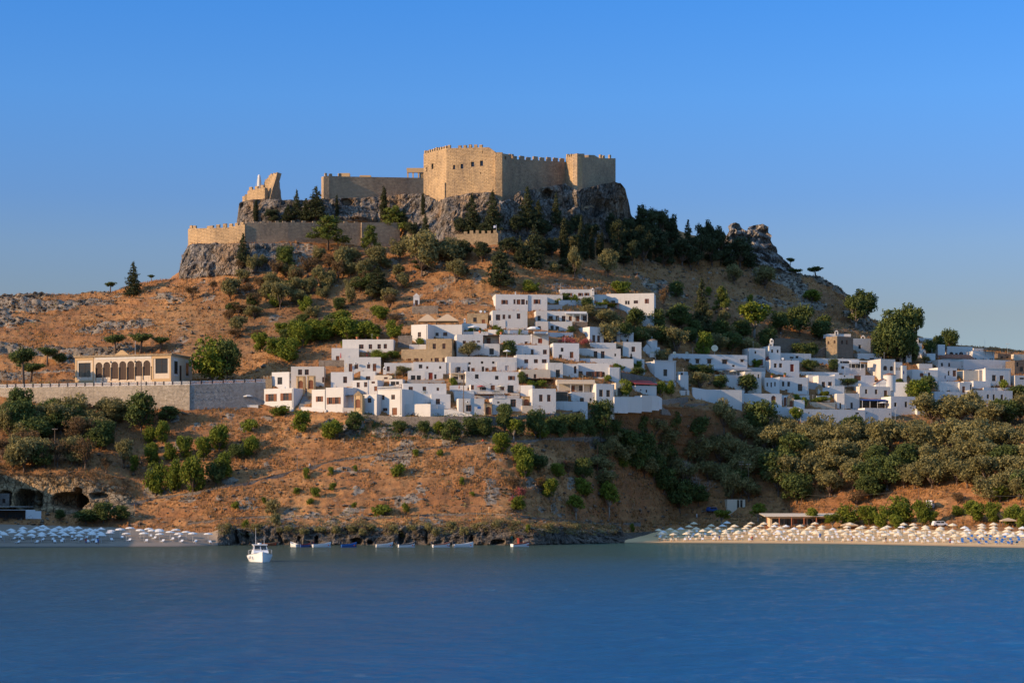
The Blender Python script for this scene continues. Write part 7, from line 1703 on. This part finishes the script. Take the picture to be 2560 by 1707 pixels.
def motorbike(px, base, label):
    g_ = ground(px, base); e_ = lbl('motorcycle', g_, label, 'motorcycle', 'motorcycles on the lane'); e_.rotation_euler = (0, 0, .1)
    for x in (-.65, .65): m = MB(); m.lathe([(.2, -.06), (.31, -.05), (.31, .05), (.2, .06), (.2, -.06)], 14); m.v = [(v[0] + x, v[2], v[1] + .31) for v in m.v]; m.build('wheel', MAT['dark_grey'], e_)
    m = MB(); m.tube((-.65, 0, .31), (-.1, 0, .6), .05, .07, 6); m.tube((-.1, 0, .6), (.45, 0, .75), .1, .08, 6); m.tube((.65, 0, .31), (.42, 0, 1.0), .035, .035, 6); m.box(-.25, -.1, .3, .2, .1, .58); m.build('frame', MAT['grey_paint'], e_)
    m = MB(); m.hexa([(x, y, z) for z in (.72, .82) for y in (-.12, .12) for x in (-.6, .15)]); m.build('seat', MAT['dark_wood'], e_)
    m = MB(); m.tube((.4, -.35, 1.0), (.4, .35, 1.0), .025, .025, 6); m.build('handlebar', MAT['steel'], e_)
motorbike(1012, 1038, 'motorcycle before the sunlit yard wall, nearest the balustrade house'); motorbike(1036, 1039, 'motorcycle in the middle before the sunlit yard wall'); motorbike(1050, 1040, 'motorcycle before the sunlit yard wall, nearest the alley')
# ------------------------------------------------------------------ people
def person(px, base, label, pose='walk', top='cloth_white', leg='blue_paint', rz=0.0, y=None):
    g_ = ground(px, base) if y is None else P(px, base, y)
    J = {'walk': dict(hip=(0, 0, .95), ch=(0, -.03, 1.35), nk=(0, -.03, 1.5), hd=(0, -.05, 1.64), kl=(.1, -.14, .5), al=(.1, -.22, .06), kr=(-.1, .08, .5), ar=(-.1, .3, .12), el=(.27, .1, 1.12), wl=(.28, -.05, .9), er=(-.27, -.1, 1.12), wr=(-.28, -.28, .95)),
         'sit': dict(hip=(0, 0, .5), ch=(0, .05, .9), nk=(0, .05, 1.05), hd=(0, .0, 1.2), kl=(.12, -.45, .52), al=(.12, -.5, .08), kr=(-.12, -.45, .52), ar=(-.12, -.55, .08), el=(.28, -.02, .7), wl=(.2, -.28, .58), er=(-.28, -.02, .7), wr=(-.2, -.28, .58))}[pose]
    V = [J['hip'], J['ch'], J['nk'], J['hd'], (J['hd'][0], J['hd'][1], J['hd'][2] + .12)]; E_ = [(0, 1), (1, 2), (2, 3), (3, 4)]; Rd = [(.15, .11), (.18, .12), (.06, .06), (.09, .1), (.08, .09)]
    for s, k, a in ((1, 'kl', 'al'), (-1, 'kr', 'ar')):
        n = len(V); kx, ax = J[k], J[a]; V += [(s * .1, J['hip'][1], J['hip'][2] - .08), kx, ax, (ax[0], ax[1] - .16, ax[2] - .03)]; E_ += [(0, n), (n, n + 1), (n + 1, n + 2), (n + 2, n + 3)]; Rd += [(.1, .1), (.065, .065), (.045, .045), (.04, .03)]
    for s, k, a in ((1, 'el', 'wl'), (-1, 'er', 'wr')):
        n = len(V); w_ = J[a]; V += [(s * .2, J['ch'][1], J['ch'][2] + .07), J[k], w_, (w_[0], w_[1] - .04, w_[2] - .1)]; E_ += [(1, n), (n, n + 1), (n + 1, n + 2), (n + 2, n + 3)]; Rd += [(.065, .065), (.045, .045), (.032, .032), (.035, .02)]
    me = bpy.data.meshes.new('person'); me.from_pydata(V, E_, []); me.materials.append(MAT['skin']); o = link('person', me); o.location = g_; o.rotation_euler = (0, 0, rz)
    md = o.modifiers.new('skin', 'SKIN'); me.skin_vertices[0].data[0].use_root = True
    for i, r in enumerate(Rd): me.skin_vertices[0].data[i].radius = r
    o.modifiers.new('sub', 'SUBSURF').levels = 1; o.modifiers['sub'].render_levels = 1
    tag(o, label, 'person', 'people')
    h, c = Vector(J['hip']), Vector(J['ch']); m = MB(); m.tube(h - Vector((0, 0, .04)), h.lerp(c, .5), .2, .2, 10); m.tube(h.lerp(c, .5), c + Vector((0, 0, .1)), .2, .22, 10); [m.tube(c + Vector((s * .16, 0, .08)), Vector(J[k]), .1, .07, 8) for s, k in ((1, 'el'), (-1, 'er'))]; m.build('shirt', MAT[top], o)
    m = MB(); [m.tube(h + Vector((s * .09, 0, .02)), Vector(J[k]), .13, .095, 8) for s, k in ((1, 'kl'), (-1, 'kr'))]; m.build('trousers', MAT[leg], o)
    m = MB(); m.lathe([(.105, -.02), (.115, .06), (.09, .13), (0, .16)], 10, (J['hd'][0], J['hd'][1] + .02, J['hd'][2] + .06)); m.build('hair', MAT['dark_wood'], o, True)
    m = MB(); hd = J['hd']; m.hexa([(hd[0] + x, hd[1] - .1 + y, hd[2] + z) for z, y in ((-.01, -.03), (.05, 0)) for y in (y, .02) for x in (-.015, .015)]); m.build('nose', MAT['skin'], o)
person(774, 1172, 'person in a white shirt walking up the main path', 'walk', 'cloth_white', 'cloth_cream', .8)
person(1207, 1108, 'person in red sitting on the path wall below the village', 'sit', 'cloth_red', 'dark_grey', -1.2)
person(1223, 1130, 'bare-armed person in pale clothes standing beside the path shrub', 'walk', 'cloth_cream', 'cloth_cream', 1.4)
person(1742, 1296, 'person in white at the shaded start of the long beach', 'walk', 'cloth_white', 'cloth_white', 1.0)
for k_, (px, t) in enumerate(((1880, .10), (1965, .08), (2050, .30), (2130, .09), (2215, .11), (2290, .46), (2375, .08), (2450, .30), (2530, .07))):
    p = beach_at(px, t); tp_ = ('cloth_red', 'cloth_white', 'mattress_blue', 'skin', 'dark_grey', 'cloth_cream')[k_ % 6]
    person(px, HZ - (p.z - CAMZ) * F / p.y, f'bather standing among the long beach loungers, {ordinal(k_ + 1)} of nine from the taverna side', 'walk', tp_, 'cloth_blue', 1.0 + k_, y=p.y)
for px, t, lab, top in ((1798, .14, 'bather in dark blue among the first loungers of the long beach', 'cloth_blue'), (1722, .12, 'bather in white near the waterline by the sea cliff', 'cloth_white'), (215, .1, 'bather in red among the quarry beach loungers', 'cloth_red'), (245, .1, 'bather in blue among the quarry beach loungers', 'mattress_blue')):
    p = beach_at(px, t); o0 = len(COL.objects); pp = P(px, 0, p.y); 
    person(px, HZ - (p.z - CAMZ) * F / p.y, lab, 'walk', top, 'cloth_blue', 2.0, y=p.y)
label_trees()
